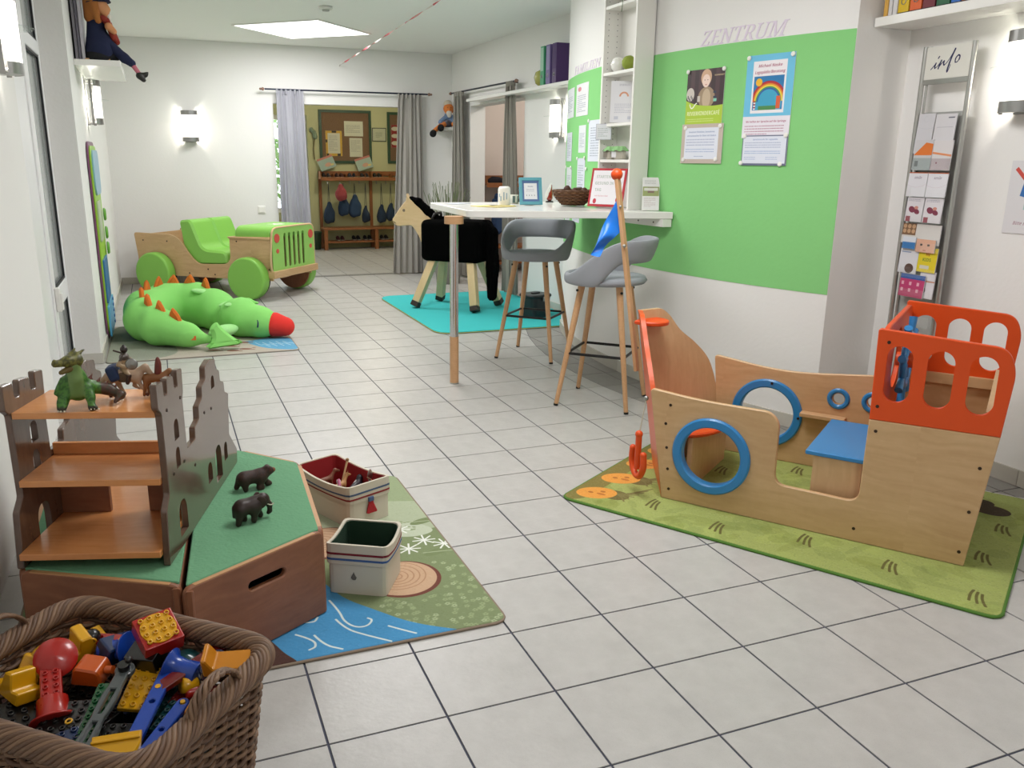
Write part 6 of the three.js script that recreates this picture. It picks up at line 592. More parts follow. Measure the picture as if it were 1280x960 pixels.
// ---------------------------------------------------------------- info leaflet stand
{
  const t = thing('leaflet_stand', 'slim metal leaflet stand with an info sign against the wall', 'leaflet stand', [3.05, 0, -0.925]); const Z0 = -0.125, Z1 = 0.13, S = (x0, x1, y0, y1, z0, z1, r = 0.002) => span(x0, x1, y0, y1, z0, z1, r);
  mesh('post', G(rod([0, 0.02, Z0], [0, 1.865, Z0], 0.011), rod([0.012, 0.02, Z0 + 0.018], [0.012, 1.865, Z0 + 0.018], 0.006)), M.alu, t); mesh('post', G(rod([0, 0.02, Z1], [0, 1.865, Z1], 0.011), rod([0.012, 0.02, Z1 - 0.018], [0.012, 1.865, Z1 - 0.018], 0.006)), M.alu, t); mesh('crossbar', S(-0.006, 0.008, 1.70, 1.722, Z0, Z1), M.alu, t); mesh('foot_plate', S(-0.12, 0.05, 0.001, 0.02, Z0 - 0.02, Z1 + 0.02, 0.004), M.alu, t); mesh('back_plate', S(0.02, 0.026, 0.5, 1.58, Z0 + 0.01, Z1 - 0.01, 0), mat(0xa4a4a0, 0.6), t);
  mesh('sign_plate', S(-0.003, 0.003, 1.722, 1.862, Z0 + 0.01, Z1 - 0.01, 0), mat(0xd8d8d0, 0.4), t);
  mesh('sign_print', new THREE.PlaneGeometry(Z1 - Z0 - 0.024, 0.136).rotateY(-Math.PI / 2).translate(-0.0036, 1.792, (Z0 + Z1) / 2), mat(0xffffff, 0.45, { map: print(460, 272, (c, w, h) => { c.fillStyle = '#dcdbd2'; c.fillRect(0, 0, w, h); c.strokeStyle = '#14184a'; c.lineCap = 'round'; c.lineJoin = 'round'; const st = (lw, ...p) => { c.lineWidth = lw; c.beginPath(); c.moveTo(p[0], p[1]); for (let i = 2; i < p.length; i += 4) c.quadraticCurveTo(p[i], p[i + 1], p[i + 2], p[i + 3]); c.stroke(); };
    st(8, 62, 190, 95, 160, 110, 140); st(13, 110, 140, 96, 175, 104, 182); st(7, 104, 182, 135, 170, 165, 120); st(11, 128, 100, 134, 90, 138, 86); st(13, 165, 120, 145, 165, 140, 188); st(8, 142, 180, 175, 135, 195, 128); st(13, 195, 128, 185, 160, 200, 162); st(7, 200, 162, 240, 140, 290, 40); st(15, 295, 36, 255, 120, 235, 215); st(9, 235, 215, 232, 235, 245, 215); st(6, 245, 215, 262, 180, 262, 165); st(11, 310, 150, 300, 110, 335, 92); st(13, 335, 92, 360, 95, 345, 130); st(8, 345, 130, 330, 155, 312, 150); }) }), t);
  const pockets = [[1.335, 1.43], [1.212, 1.29], [1.095, 1.17], [0.97, 1.04], [0.845, 0.92], [0.745, 0.82], [0.62, 0.70]]; for (const [y, y1] of pockets) mesh('pocket', G(S(-0.03, -0.028, y - 0.01, y1 - 0.04, Z0 + 0.012, Z1 - 0.012, 0), S(-0.03, 0.02, y - 0.012, y - 0.01, Z0 + 0.012, Z1 - 0.012, 0)), phys(0xffffff, 0.02, { transmission: 1, thickness: 0 }), t);
}
{
  const lf = (label, z0, z1, y0, y1, draw, dx = 0) => { const w = z1 - z0, h = y1 - y0, q = sheet('info_leaflet', label, 'leaflet', w, h, 0.004, print(Math.round(w * 1600), Math.round(h * 1600), draw), 'leaflets in the metal stand'); q.rotation.order = 'YXZ'; q.rotation.set(-0.06, -Math.PI / 2, 0); q.position.set(3.038 + dx, (y0 + y1) / 2, (z0 + z1) / 2); };
  const bg = (c, w, h, q) => { c.fillStyle = q; c.fillRect(0, 0, w, h); };
  lf('grey white leaflet with fine lines in the top pocket', -1.035, -0.945, 1.40, 1.575, (c, w, h) => { bg(c, w, h, '#c9c8cc'); c.strokeStyle = '#a8a8b4'; c.beginPath(); c.arc(w / 2, 40, 20, 0, 5); c.moveTo(0, 90); c.quadraticCurveTo(w / 2, 120, w, 100); c.stroke(); }, 0.006);
  lf('pale leaflet beside the lined one in the top pocket', -0.94, -0.83, 1.40, 1.57, (c, w, h) => { bg(c, w, h, '#cfcdd0'); c.fillStyle = '#6a6a78'; c.fillRect(w * 0.6, 22, w * 0.3, 8); c.fillStyle = '#a8a8b0'; c.fillRect(20, 90, w - 40, 3); }, 0.006);
  lf('leaflet with an orange roof in the top pocket', -1.025, -0.925, 1.325, 1.46, (c, w, h) => { bg(c, w, h, '#c4c2c4'); c.fillStyle = '#d8732a'; c.beginPath(); c.moveTo(0, 110); c.lineTo(w * 0.6, 20); c.lineTo(w, 30); c.lineTo(w, 110); c.fill(); c.fillStyle = '#9aa4a4'; c.fillRect(0, 130, w, h); c.fillStyle = '#5a6464'; c.fillRect(20, 150, 30, 40); }, -0.004);
  lf('leaflet with a thin orange stripe in the top pocket', -0.922, -0.82, 1.325, 1.455, (c, w, h) => { bg(c, w, h, '#d2cece'); c.strokeStyle = '#d88a5a'; c.lineWidth = 14; c.beginPath(); c.moveTo(0, 85); c.lineTo(w, 105); c.stroke(); c.fillStyle = '#b0a4a8'; c.fillRect(0, 125, w, h); c.fillStyle = '#7a3a4a'; c.fillRect(40, 150, 12, 12); }, -0.004);
  for (const [z0, z1, s] of [[-1.04, -0.935, 'left'], [-0.932, -0.825, 'right']]) lf('white leaflet with a swirl logo under an orange strip', z0, z1, 1.205, 1.315, (c, w, h) => { bg(c, w, h, '#dcdbe0'); c.fillStyle = '#b85a2e'; c.fillRect(0, 0, w, 7); c.font = 'italic 26px serif'; c.fillStyle = '#6a5a70'; c.fillText('smile', w * 0.3, 46); c.strokeStyle = '#b8a0a8'; c.beginPath(); c.moveTo(0, 90); c.quadraticCurveTo(w / 2, 130, w, 80); c.stroke(); });
  for (const [z0, z1, s] of [[-1.03, -0.935, 'left'], [-0.93, -0.83, 'right']]) lf('leaflet with dark red figures on white', z0, z1, 1.09, 1.202, (c, w, h) => { bg(c, w, h, '#d6d2d6'); c.fillStyle = '#7a3046'; c.beginPath(); c.ellipse(w * 0.35, h * 0.5, 30, 22, 0.4, 0, 7); c.ellipse(w * 0.65, h * 0.58, 26, 18, 0.4, 0, 7); c.fill(); c.fillStyle = '#c88a7a'; c.beginPath(); c.ellipse(w * 0.6, h * 0.42, 18, 12, 0, 0, 7); c.fill(); c.fillStyle = '#8a1f38'; c.fillRect(10, h * 0.78, 40, h * 0.22); txt(c, 2, 14, 14, w - 40, 10, '#9a98a8'); });
  lf('wide leaflet with brown children photo and cream field', -1.04, -0.825, 0.99, 1.083, (c, w, h) => { bg(c, w, h, '#d2cfca'); c.fillStyle = '#7a5a40'; c.fillRect(0, 0, w * 0.36, h * 0.6); c.fillStyle = '#c09a76'; for (let i = 0; i < 6; i++) { c.beginPath(); c.arc(20 + (i % 3) * 40, 24 + Math.floor(i / 3) * 36, 16, 0, 7); c.fill(); } }, 0.006);
  lf('small blue and white leaflet beside a face', -1.02, -0.945, 0.965, 1.02, (c, w, h) => { bg(c, w, h, '#d4d8e0'); c.fillStyle = '#2f78b8'; c.fillRect(0, h * 0.45, w, h); }, -0.006); lf('leaflet with a baby face photo', -0.94, -0.835, 0.955, 1.015, (c, w, h) => { bg(c, w, h, '#d8a88e'); c.fillStyle = '#3a2a28'; c.fillRect(w * 0.22, h * 0.35, 20, 14); c.fillRect(w * 0.6, h * 0.35, 20, 14); c.fillStyle = '#b8705a'; c.fillRect(w * 0.4, h * 0.8, 26, 8); }, -0.006);
  lf('white leaflet with a brown animal photo', -1.03, -0.925, 0.85, 0.966, (c, w, h) => { bg(c, w, h, '#d6d6da'); c.fillStyle = '#8a9ab8'; c.fillRect(14, 24, w * 0.5, 8); c.fillStyle = '#5a4238'; c.beginPath(); c.ellipse(w * 0.6, h * 0.8, 40, 36, 0, 0, 7); c.fill(); });
  lf('bright yellow leaflet for children', -0.923, -0.82, 0.865, 0.978, (c, w, h) => { bg(c, w, h, '#d8c41e'); c.fillStyle = '#a83a20'; c.font = 'bold 34px sans-serif'; c.fillText('HI', w * 0.38, 60); c.fillStyle = '#5a7a2a'; c.fillText('KIDS', w * 0.24, 100); c.fillStyle = '#d0ccbc'; c.fillRect(w * 0.15, h * 0.72, w * 0.5, 26); });
  lf('pink and blue magazine in the lowest visible pocket', -1.0, -0.86, 0.742, 0.848, (c, w, h) => { bg(c, w, h, '#b8386a'); c.fillStyle = '#2f58a0'; c.fillRect(0, 0, w, 36); c.fillStyle = '#e0a8b8'; for (let i = 0; i < 6; i++) c.fillRect(16 + (i % 3) * 70, 56 + Math.floor(i / 3) * 50, 22, 26); }, -0.01); lf('white leaflet with an orange line beside the pink magazine', -0.9, -0.815, 0.745, 0.87, (c, w, h) => { bg(c, w, h, '#d8d4d8'); c.fillStyle = '#c87a4a'; c.fillRect(0, h * 0.35, w, 7); c.fillStyle = '#7a5a68'; c.beginPath(); c.arc(w * 0.3, h * 0.7, 26, 0, 7); c.fill(); });
}
// notice on the right wall
{ const q = sheet('wall_drawing', 'white wall notice with a red bar and blue drawing', 'notice', 0.21, 0.30, 0.002, print(336, 480, (c, w, h) => { c.fillStyle = '#d9d8da'; c.fillRect(0, 0, w, h); c.strokeStyle = '#c8483c'; c.lineWidth = 26; c.beginPath(); c.moveTo(40, 50); c.lineTo(330, 330); c.stroke(); c.fillStyle = '#2f6cb0'; c.beginPath(); c.moveTo(110, 130); c.lineTo(240, 150); c.lineTo(230, 260); c.lineTo(90, 230); c.fill(); c.fillStyle = '#9ac0c0'; c.fillRect(130, 260, 90, 60); c.fillStyle = '#8a4a60'; c.font = 'italic 30px serif'; c.fillText('Bitte nicht', 70, 420); })); q.position.set(XR - 0.003, 1.22, -0.48); q.rotation.y = -Math.PI / 2; }
// ---------------------------------------------------------------- right shelf with folders
wallShelf('folder_shelf', 'white wall shelf full of coloured folders above the leaflet stand', span(2.885, XR - 0.001, 1.96, 2.0, -1.21, 1.2, 0.003), M.whiteLac);
{ const F = [[0.024, 0.23, 0xd8a850, 'orange yellow book with dark top', 0.17], [0.022, 0.29, 0xd6d4d2, 'white binder next to the yellow book', 0.2], [0.026, 0.29, 0xdad8d8, 'second white binder', 0.2], [0.062, 0.31, 0xd9b624, 'bright yellow folder', 0.2], [0.066, 0.31, 0xd6602a, 'orange folder', 0.2], [0.068, 0.31, 0x6e2430, 'dark red folder', 0.2], [0.072, 0.31, 0x1f5a3a, 'dark green folder', 0.2], [0.05, 0.3, 0x2a66b4, 'blue folder with a white cloud', 0.2], [0.012, 0.29, 0xb8582a, 'thin rust coloured booklet', 0.18], [0.075, 0.31, 0x22408e, 'dark blue folder', 0.2], [0.07, 0.31, 0x2a70c4, 'light blue folder', 0.2]]; let z = -1.185;
  F.forEach(([w, h, c, label, d], i) => { const t = thing('folder', label + ' on the shelf above the leaflet stand', 'folder', [2.905 + d / 2, 2.0005, z + w / 2], 0, 'folders on the right shelf'); mesh('spine', bx(d, h, w * 0.94, 0, h / 2, 0, 0.003), mat(c, 0.45), t); if (i > 2) mesh('bottom_edge', bx(d + 0.001, 0.006, w * 0.945, 0, 0.0032, 0, 0), M.black, t); if (i === 0) mesh('dark_top', bx(0.002, 0.06, w * 0.9, -d / 2 - 0.001, 0.20, 0, 0), mat(0x2a3440, 0.5), t); if (w > 0.05) mesh('finger_hole', at(new THREE.TorusGeometry(0.012, 0.002, 6, 18).rotateY(Math.PI / 2), -d / 2 - 0.001, 0.05, 0), M.steel, t); if (i === 7) mesh('cloud_mark', G(ball(0.009, -d / 2, 0.05, -0.006), ball(0.011, -d / 2, 0.055, 0.004)).scale(1, 1, 1), M.white, t); z += w + 0.003; });
}

// ---------------------------------------------------------------- curtains
function curtain(label, p, turn, w0, w1, h, c, n, group, lean = 0) { // local: hangs from y=0 down, width along x
  const t = thing('curtain', label, 'curtain', p, turn, group), g = surf((u, v) => { const w = mix(w0, w1, v), x = (u - 0.5) * w + lean * v, a = u * n * Math.PI * 2, d = mix(0.018, 0.042, v), f = a + 0.9 * Math.sin(u * 7 + 0.5) + 0.5 * Math.sin(v * 3 + u * 4); return [x + 0.012 * Math.sin(f * 2), -v * h, d * (0.75 + 0.35 * Math.sin(u * 11)) * Math.sin(f) + 0.012 * Math.sin(a * 0.41 + v * 4)]; }, 110, 16);
  mesh('cloth', g, phys(c, 0.95, { side: THREE.DoubleSide, transmission: 0.22, thickness: 0 }), t); mesh('header_tape', surf((u, v) => [(u - 0.5) * w0 * 1.01, 0.012 - v * 0.05, 0.021 * Math.sin(u * n * Math.PI * 2) + 0.003], 110, 2), cloth(c, { side: THREE.DoubleSide }), t); return t;
}
function curtainRod(label, a, b, wallDir) { const t = thing('curtain_rod', label, 'curtain rod', a), d = V(...b).sub(V(...a)), e = d.clone().normalize(), m = mat(0x2c3142, 0.35, { metalness: 0.6 }); mesh('rod', rod([0, 0, 0], d.toArray(), 0.009), m, t); const fin = mat(0x8a6a5a, 0.4); for (const q of [V(0, 0, 0), d]) { const k = q === d ? 1 : -1; mesh('finial', G(ball(0.018, ...q.clone().addScaledVector(e, k * 0.02).toArray()), ball(0.013, ...q.clone().addScaledVector(e, k * 0.045).toArray())), fin, t); } for (const f of [0.08, 0.93]) { const q = d.clone().multiplyScalar(f); mesh('bracket', rod(q.toArray(), q.clone().add(V(...wallDir)).toArray(), 0.008), m, t); } return t; }
curtainRod('dark curtain rod above the cloakroom opening', [0.93, 2.085, ZB + 0.085], [2.79, 2.09, ZB + 0.085], [0, 0, -0.083]); curtainRod('dark curtain rod above the side doorway', [XR - 0.085, 2.10, -7.74], [XR - 0.085, 2.09, -5.82], [0.083, 0, 0]);
curtain('grey curtain with daylight tint in its colour at the car side of the cloakroom opening', [1.195, 2.075, ZB + 0.085], 0, 0.29, 0.34, 2.04, 0xb4b4be, 6, 'grey curtains of the cloakroom opening'); curtain('grey curtain at the horse side of the cloakroom opening', [2.57, 2.075, ZB + 0.085], 0, 0.28, 0.42, 2.06, 0xaeaaa4, 6, 'grey curtains of the cloakroom opening', -0.04);  // car-side cloth coloured paler and bluer, for the daylight behind it
curtain('dark grey curtain next to the doll shelf', [XR - 0.085, 2.09, -7.46], -Math.PI / 2, 0.26, 0.42, 2.05, 0x9c9890, 5, 'grey curtains of the side doorway'); curtain('dark grey curtain hanging between the side doorway and the wall lamp', [XR - 0.085, 2.085, -5.93], -Math.PI / 2, 0.17, 0.36, 2.05, 0x98948b, 4, 'grey curtains of the side doorway', 0.05);
// ---------------------------------------------------------------- shelf with apple and binders, doll shelf
wallShelf('long_wall_shelf', 'long white wall shelf over the side doorway carrying an apple', span(2.955, XR - 0.001, 1.962, 1.992, -7.0, BZ0 - 0.004, 0.003), M.whiteLac);
{ const t = thing('green_apple', 'big glossy green decorative apple on the long shelf', 'decoration', [3.03, 1.9925, -5.19]); mesh('fruit', lathe([[0, 0.008], [0.03, 0.0], [0.062, 0.025], [0.076, 0.075], [0.064, 0.12], [0.03, 0.138], [0.01, 0.13], [0, 0.122]], 32), phys(0xa6a34e, 0.2, { clearcoat: 0.8, clearcoatRoughness: 0.1 }), t); mesh('stem', tube([[0, 0.122, 0], [0.004, 0.16, 0.006], [-0.004, 0.195, 0.012]], 0.005, 10, 6), mat(0x2f2a20, 0.6), t); }
for (const [z, w, c, s, label] of [[-5.045, 0.075, 0x3f9a6c, 0x9fc4ae, 'green ring binder beside the apple'], [-4.925, 0.085, 0x6a5a8e, 0x8d86ac, 'lilac ring binder in the middle'], [-4.80, 0.08, 0x43285e, 0x43285e, 'dark purple ring binder']]) { const t = thing('ring_binder', label, 'binder', [3.035, 1.9925, z], 0, 'ring binders on the long shelf'); mesh('cover', bx(0.155, 0.318, w, 0, 0.159, 0, 0.003), mat(c, 0.45), t); mesh('spine_label', bx(0.002, 0.19, w * 0.72, -0.0785, 0.21, 0, 0.0005), mat(s, 0.6), t); mesh('finger_hole', new THREE.TorusGeometry(0.013, 0.003, 6, 18).rotateY(Math.PI / 2).translate(-0.079, 0.07, 0), M.steel, t); }
wallShelf('doll_shelf', 'small white corner shelf with a soft doll', span(2.88, XR - 0.001, 1.69, 1.722, -7.96, -7.72, 0.003), M.whiteLac);
{
  const t = thing('soft_doll', 'soft dwarf doll with orange face, white beard and blue jacket on a corner shelf', 'doll', [3.0, 1.729, -7.83]), or = cloth(0xd27a3a), jk = cloth(0x7088a8);
  mesh('jacket', skin([[0.03, 0.05, 0, 0.06, 0.03, 0.12, -0.01, 0.05], [-0.02, 0.1, 0.03, 0.03, -0.09, 0.05, 0.06, 0.028], [0.07, 0.1, 0.02, 0.03, 0.095, 0.03, 0.06, 0.03]], 0.03, 0.012, (d, x, y) => Math.max(d, -y + 0.002)), jk, t); mesh('trousers', skin([[0.03, 0.04, 0.02, 0.045, -0.04, 0.035, 0.09, 0.035], [0.0, 0.04, 0.02, 0.04, -0.07, 0.03, 0.06, 0.032]], 0.02, 0.012), cloth(0x6a6670), t);
  mesh('head', skin([[0.03, 0.205, 0, 0.062, 0.03, 0.19, 0.012, 0.055], [0.02, 0.19, 0.062, 0.012, 0.018, 0.188, 0.072, 0.01]], 0.015, 0.01), or, t); mesh('hair', skin([[0.03, 0.25, -0.02, 0.055, 0.04, 0.225, -0.035, 0.05]], 0.02, 0.012), cloth(0xc8beac), t); mesh('beard', skin([[0.02, 0.15, 0.05, 0.036, 0.02, 0.125, 0.055, 0.025]], 0.02, 0.01), cloth(0xd8d2c6), t); mesh('eye', G(ball(0.005, 0.0, 0.215, 0.06), ball(0.005, 0.04, 0.215, 0.064)), M.black, t);
  mesh('leg', skin([[-0.04, 0.035, 0.09, 0.03, -0.10, 0.0, 0.13, 0.028]], 0.01, 0.01), or, t); mesh('leg', skin([[-0.08, 0.02, 0.07, 0.026, -0.18, -0.05, 0.115, 0.026]], 0.01, 0.01), or, t); mesh('shoe', skin([[-0.115, -0.012, 0.15, 0.038, -0.12, -0.02, 0.165, 0.04]], 0.01, 0.01), cloth(0x121014), t); mesh('shoe', skin([[-0.2, -0.075, 0.13, 0.038, -0.21, -0.085, 0.145, 0.04]], 0.01, 0.01), cloth(0x121014), t); mesh('hand', ball(0.027, 0.06, 0.03, 0.09), or, t);
}
{ // garland from the ceiling to the back wall
  const a = V(1.92, 2.555, -4.62), b = V(1.78, 2.37, ZB + 0.004), t = thing('paper_garland', 'thin red and white paper garland strung under the ceiling', 'garland', [0, 0, 0]), N = 14; for (let i = 0; i < N; i++) { const p = a.clone().lerp(b, i / N), q = a.clone().lerp(b, (i + 1) / N); mesh('ribbon_piece', surf((u, v) => { const c = p.clone().lerp(q, u), w = (v - 0.5) * 0.014, r = (i + u) * 1.9; return [c.x + w * Math.cos(r), c.y + w * Math.sin(r), c.z]; }, 8, 1), mat([0xd8606a, 0xe6dcd6, 0xd8938e][i % 3], 0.6, { side: THREE.DoubleSide }), t); }
}
// ---------------------------------------------------------------- cloakroom
function coatRack(name, label, p, turn, W, posts, shelves) { const t = thing(name, label, 'coat rack', p, turn), m = wood(beechT, 2, 0.5, { color: 0xb8926e }); const S = (x0, x1, y0, y1, z0, z1, g = 'x') => uvm(span(x0, x1, y0, y1, z0, z1, 0.004), g);
  mesh('bench_seat', S(0, W, 0.30, 0.33, 0.0, 0.35), m, t); mesh('bench_rail', S(0.03, W - 0.03, 0.10, 0.125, 0.06, 0.30), m, t); for (const x of posts) { for (const z of [0.02, 0.29]) mesh('bench_leg', S(x, x + 0.055, 0.0, 0.30, z, z + 0.05, 'y'), m, t); mesh('post', S(x, x + 0.045, 0.33, 1.17, 0.0, 0.04, 'y'), m, t); mesh('divider', S(x, x + 0.018, 1.075, 1.17, 0.0, 0.2, 'y'), m, t); }
  mesh('top_shelf', S(0, W, 1.055, 1.075, 0.0, 0.22), m, t); mesh('shelf_front', S(0, W, 1.03, 1.085, 0.205, 0.222), m, t); mesh('back_rail', S(0, W, 1.1, 1.17, 0.0, 0.018), m, t);
  for (const x of shelves) { mesh('hook', G(rod([x, 1.03, 0.16], [x, 0.985, 0.165], 0.006), rod([x, 0.985, 0.165], [x, 0.995, 0.19], 0.006)), M.steel, t); mesh('divider', S(x + 0.09, x + 0.1, 1.075, 1.13, 0.0, 0.2, 'y'), m, t); } return t; }
const RZ = ZC + 0.012, HX = [0.11, 0.3, 0.45, 0.6, 0.87, 1.02, 1.17, 1.32];
coatRack('cloakroom_bench', 'wooden cloakroom bench with hooks and shoe shelf', [2.06, 0, RZ], 0, 1.8, [0.0, 0.79, 1.7], HX);
{
  const bag = (label, x, yTop, yBot, w, c, dz = 0) => { const t = thing('gym_bag', label, 'bag', [2.06 + x, yBot, RZ + 0.178 + dz], 0, 'gym bags on the cloakroom hooks'), h = yTop - yBot; mesh('sack', skin([[0, h * 0.9, 0, w * 0.25, 0, h * 0.45, 0, w * 0.5], [0, h * 0.45, 0, w * 0.5, -w * 0.15, h * 0.22, 0, w * 0.42], [0, h * 0.45, 0, w * 0.5, w * 0.2, h * 0.25, 0, w * 0.38]], 0.05, 0.02, (d, a, b, e) => Math.max(d + 0.006 * Math.sin(a * 50 + b * 30), Math.abs(e) - 0.07)), cloth(c), t); mesh('cord', G(rod([-0.015, h * 0.9, 0], [0, 0.995 - yBot, -dz], 0.004), rod([0.015, h * 0.9, 0], [0, 0.995 - yBot, -dz], 0.004)), mat(0x2c3440, 0.8), t); };
  bag('navy gym bag on the first hook from the window', 0.12, 0.72, 0.37, 0.14, 0x26374e); bag('small red bag hanging high between blue gym bags', 0.29, 0.985, 0.74, 0.14, 0x9a4448, 0.12); bag('blue gym bag below the red bag', 0.345, 0.84, 0.48, 0.14, 0x2a3f5c); bag('plump blue gym bag in the middle of the rack', 0.52, 0.82, 0.47, 0.165, 0x2c4260); bag('slim dark blue gym bag beside the rack post', 0.69, 0.67, 0.37, 0.1, 0x243246); bag('dark blue gym bag between the rack post and the last bag', 0.94, 0.68, 0.37, 0.12, 0x26364c); bag('blue gym bag beside the grey curtain', 1.09, 0.70, 0.40, 0.12, 0x2a3b52);
  const shoe = (label, x, y, c, group) => { const t = thing('child_shoe', label, 'shoe', [2.06 + x, y, RZ + 0.13], 0, group); mesh('upper', skin([[0, 0.03, -0.05, 0.026, 0, 0.022, 0.045, 0.024], [0, 0.05, -0.05, 0.02, 0, 0.04, -0.02, 0.02]], 0.02, 0.011), mat(c, 0.7), t); mesh('sole', bx(0.052, 0.012, 0.14, 0, 0.006, -0.003, 0.004), mat(0xb8b0a4, 0.7), t); };
  for (const [y, where, group, pairs] of [[1.076, 'on the top shelf of the cloakroom rack', 'shoes on the cloakroom top shelf', [[0.07, 0x2a2024, 'dark plum'], [0.27, 0x4a2a24, 'reddish brown'], [0.47, 0x1e2430, 'navy blue'], [0.66, 0x1c1c20, 'black'], [0.86, 0x26241f, 'dark olive']]], [0.126, 'under the cloakroom bench', 'shoes under the cloakroom bench', [[0.25, 0x5a2a2c, 'maroon'], [0.5, 0x16161a, 'black'], [0.68, 0x1a1a1e, 'charcoal'], [0.95, 0x2a2420, 'dark brown']]]]) for (const [x, c, n] of pairs) for (const d of [0, 0.07]) shoe('small ' + n + ' shoe of a pair ' + where, x + d, y, c, group);
  const book = (label, x, a, c) => { const q = sheet('picture_book', label, 'book', 0.25, 0.19, 0.012, print(200, 150, (g, w, h) => { g.fillStyle = c; g.fillRect(0, 0, w, h); g.fillStyle = '#c07868'; g.fillRect(0, 0, w, 24); g.fillStyle = '#c89a80'; g.beginPath(); g.ellipse(110, 100, 40, 24, 0, 0, 7); g.fill(); g.fillStyle = '#d8c070'; g.fillRect(140, 104, 40, 20); })); q.position.set(2.06 + x, 1.29, RZ + 0.05); q.rotation.set(-0.25, 0, a); };
  book('picture book leaning on the rack shelf by the window', 0.13, 0.35, '#9ab0a4'); book('picture book leaning on the rack shelf under the cork board', 0.71, 0.3, '#a0b4a4');
  const board = (label, x0, x1, y0, y1) => { const t = thing('cork_board', label, 'notice board', [(x0 + x1) / 2, y0, ZC + 0.002], 0, 'green framed cork boards'), w = x1 - x0, h = y1 - y0; mesh('cork', span(-w / 2 + 0.03, w / 2 - 0.03, 0.03, h - 0.03, 0, 0.012), mat(0x7a6048, 0.95, { bumpMap: pileB, bumpScale: 0.003 }), t); mesh('frame', G(span(-w / 2, w / 2, 0, 0.04, 0, 0.024), span(-w / 2, w / 2, h - 0.04, h, 0, 0.024), span(-w / 2, -w / 2 + 0.04, 0.04, h - 0.04, 0, 0.024), span(w / 2 - 0.04, w / 2, 0.04, h - 0.04, 0, 0.024)), mat(0x2a4a34, 0.5), t); };
  board('green framed cork board above the cloakroom bench', 2.105, 2.91, 1.285, 2.07); board('second green framed cork board beside the curtain', 3.165, 3.8, 1.29, 2.06);
  const pin = (label, x, y, w, h, draw, z = 0.0145) => { const q = sheet('pinned_sheet', label, 'notice', w, h, 0.002, print(Math.round(w * 700), Math.round(h * 700), draw), 'sheets on the cork boards'); q.position.set(x, y, ZC + z); };
  pin('white letter pinned at the top of the cork board', 2.635, 1.80, 0.29, 0.22, (g, w, h) => { g.fillStyle = '#cfcfb8'; g.fillRect(0, 0, w, h); txt(g, 6, 16, 40, w - 40, 14, '#9a9a8c'); }); pin('white letter pinned at the bottom of the cork board', 2.665, 1.525, 0.2, 0.28, (g, w, h) => { g.fillStyle = '#cacab4'; g.fillRect(0, 0, w, h); txt(g, 9, 14, 24, w - 30, 14, '#a0a092'); }); pin('yellow bordered sheet pinned to the cork board', 2.325, 1.58, 0.25, 0.37, (g, w, h) => { g.fillStyle = '#c8a03a'; g.fillRect(0, 0, w, h); g.fillStyle = '#3a3428'; g.fillRect(w * 0.38, 0, w * 0.28, 20); g.fillRect(0, 90, 18, 30); g.fillRect(w * 0.7, h - 30, 34, 30); g.fillRect(6, h - 26, 24, 26); g.fillStyle = '#c9c8b4'; g.fillRect(22, 24, w - 44, h - 50); txt(g, 9, 34, 50, w - 80, 18, '#a2a294'); });
  { const q = sheet('framed_notice', 'small dark framed notice between the two cork boards', 'notice', 0.225, 0.205, 0.012, print(160, 146, (g, w, h) => { g.fillStyle = '#2f3a2e'; g.fillRect(0, 0, w, h); g.fillStyle = '#b9bca0'; g.fillRect(8, 8, w - 16, h - 16); txt(g, 4, 40, 50, 80, 16, '#8a8e78'); })); q.position.set(3.035, 1.72, ZC + 0.007); }
  { const q = sheet('red_picture', 'red picture with white shapes on the second cork board', 'picture', 0.2, 0.34, 0.002, print(140, 238, (g, w, h) => { g.fillStyle = '#8e2a28'; g.fillRect(0, 0, w, h); g.fillStyle = '#c9c4ae'; for (let i = 0; i < 3; i++) { g.beginPath(); g.ellipse(40, 40 + i * 75, 40, 22, 0, 0, 7); g.fill(); } })); q.position.set(3.33, 1.70, ZC + 0.0145); }
  { const t = thing('hanging_puppet', 'small blue and yellow figure with a long cord on the cloakroom wall', 'decoration', [2.03, 1.62, ZC + 0.03]); mesh('figure', skin([[0, 0.12, 0, 0.03, 0.01, 0.05, 0, 0.035], [-0.04, 0.16, 0, 0.03, -0.04, 0.15, 0, 0.03]], 0.02, 0.012), cloth(0x7f8f78), t); mesh('cord', tube([[0.0, 0.03, 0], [-0.02, -0.12, 0], [-0.01, -0.28, 0]], 0.008, 12, 5), mat(0x6a5c3c, 0.8), t); }
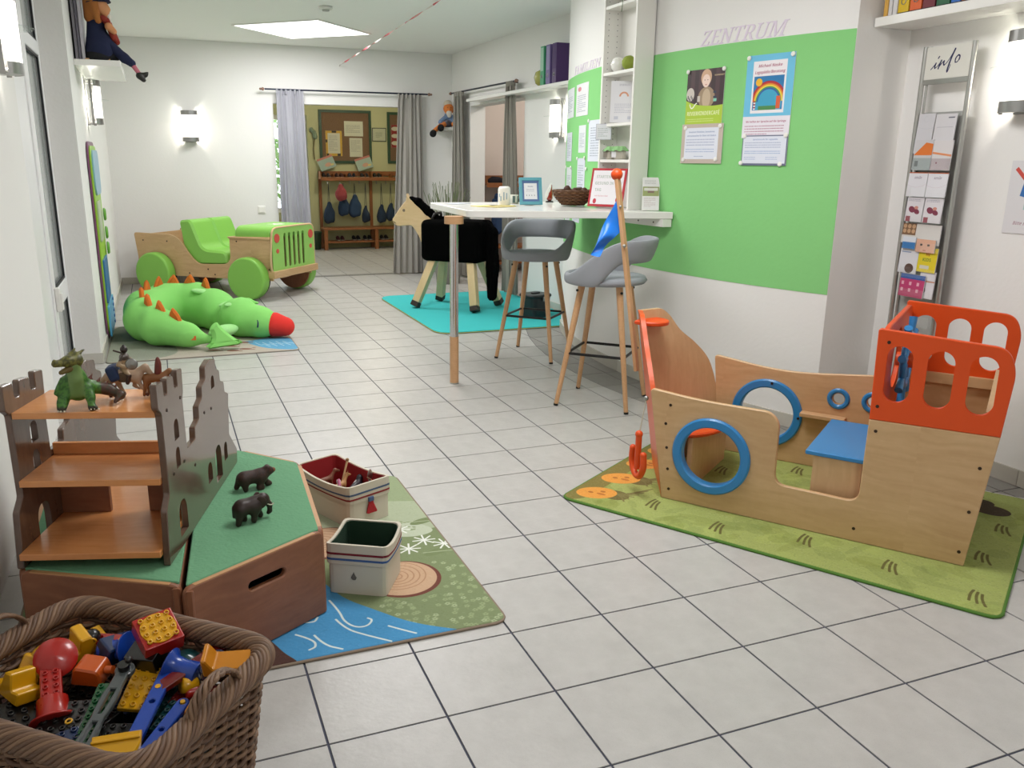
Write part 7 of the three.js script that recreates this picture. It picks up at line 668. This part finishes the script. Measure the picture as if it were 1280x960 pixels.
  { const t = thing('green_bin', 'dark green waste bin beside the cloakroom bench', 'bin', [1.945, 0, -11.08]); mesh('bucket', new THREE.LatheGeometry([[0, 0.004], [0.085, 0.004], [0.105, 0.25], [0.112, 0.255], [0.112, 0.265], [0.1, 0.262], [0.08, 0.02], [0, 0.02]].map((p) => new THREE.Vector2(...p)), 26), mat(0x243c28, 0.5, { side: THREE.DoubleSide }), t); mesh('rim', new THREE.TorusGeometry(0.108, 0.007, 8, 30).rotateX(Math.PI / 2).translate(0, 0.262, 0), mat(0x2c4830, 0.5), t); }
}
// side room: rack with jackets
coatRack('side_room_bench', 'wooden coat rack bench in the pink side room', [3.50, 0, -7.985], 0, 1.5, [0.0, 0.72, 1.4], [0.16, 0.3, 0.44, 0.58]);
for (const [x, w, h, c, label] of [[0.10, 0.13, 0.55, 0x2c4468, 'blue jacket on the first hook of the side room rack'], [0.28, 0.16, 0.6, 0x2a2428, 'black jacket in the side room rack'], [0.46, 0.14, 0.5, 0x7a4a3a, 'brown jacket in the side room rack']]) { const t = thing('child_jacket', label, 'jacket', [3.50 + x + 0.06, 0.98 - h, -7.985 + 0.17], 0, 'jackets in the side room'); mesh('jacket_body', skin([[0, h * 0.9, 0, w * 0.3, 0, h * 0.5, 0, w * 0.45], [0, h * 0.5, 0, w * 0.45, 0, h * 0.15, 0, w * 0.5]], 0.04, 0.02, (d, a, b, e) => Math.max(d + 0.005 * Math.sin(a * 60), Math.abs(e) - 0.06)), cloth(c), t); mesh('sleeve', skin([[-w * 0.4, h * 0.8, 0.02, 0.03, -w * 0.5, h * 0.3, 0.03, 0.026]], 0.02, 0.012), cloth(c), t); }
one('folded_scarf', skin([[0.08, 0.03, 0.1, 0.03, 0.24, 0.03, 0.1, 0.035], [0.12, 0.06, 0.1, 0.025, 0.2, 0.05, 0.12, 0.025]], 0.03, 0.012, (d, x, y) => Math.max(d, -y)).translate(3.50, 1.076, -7.985), cloth(0x23232c), 'dark scarf on the shelf of the side room rack', 'scarf');
renderer.render(scene, camera);
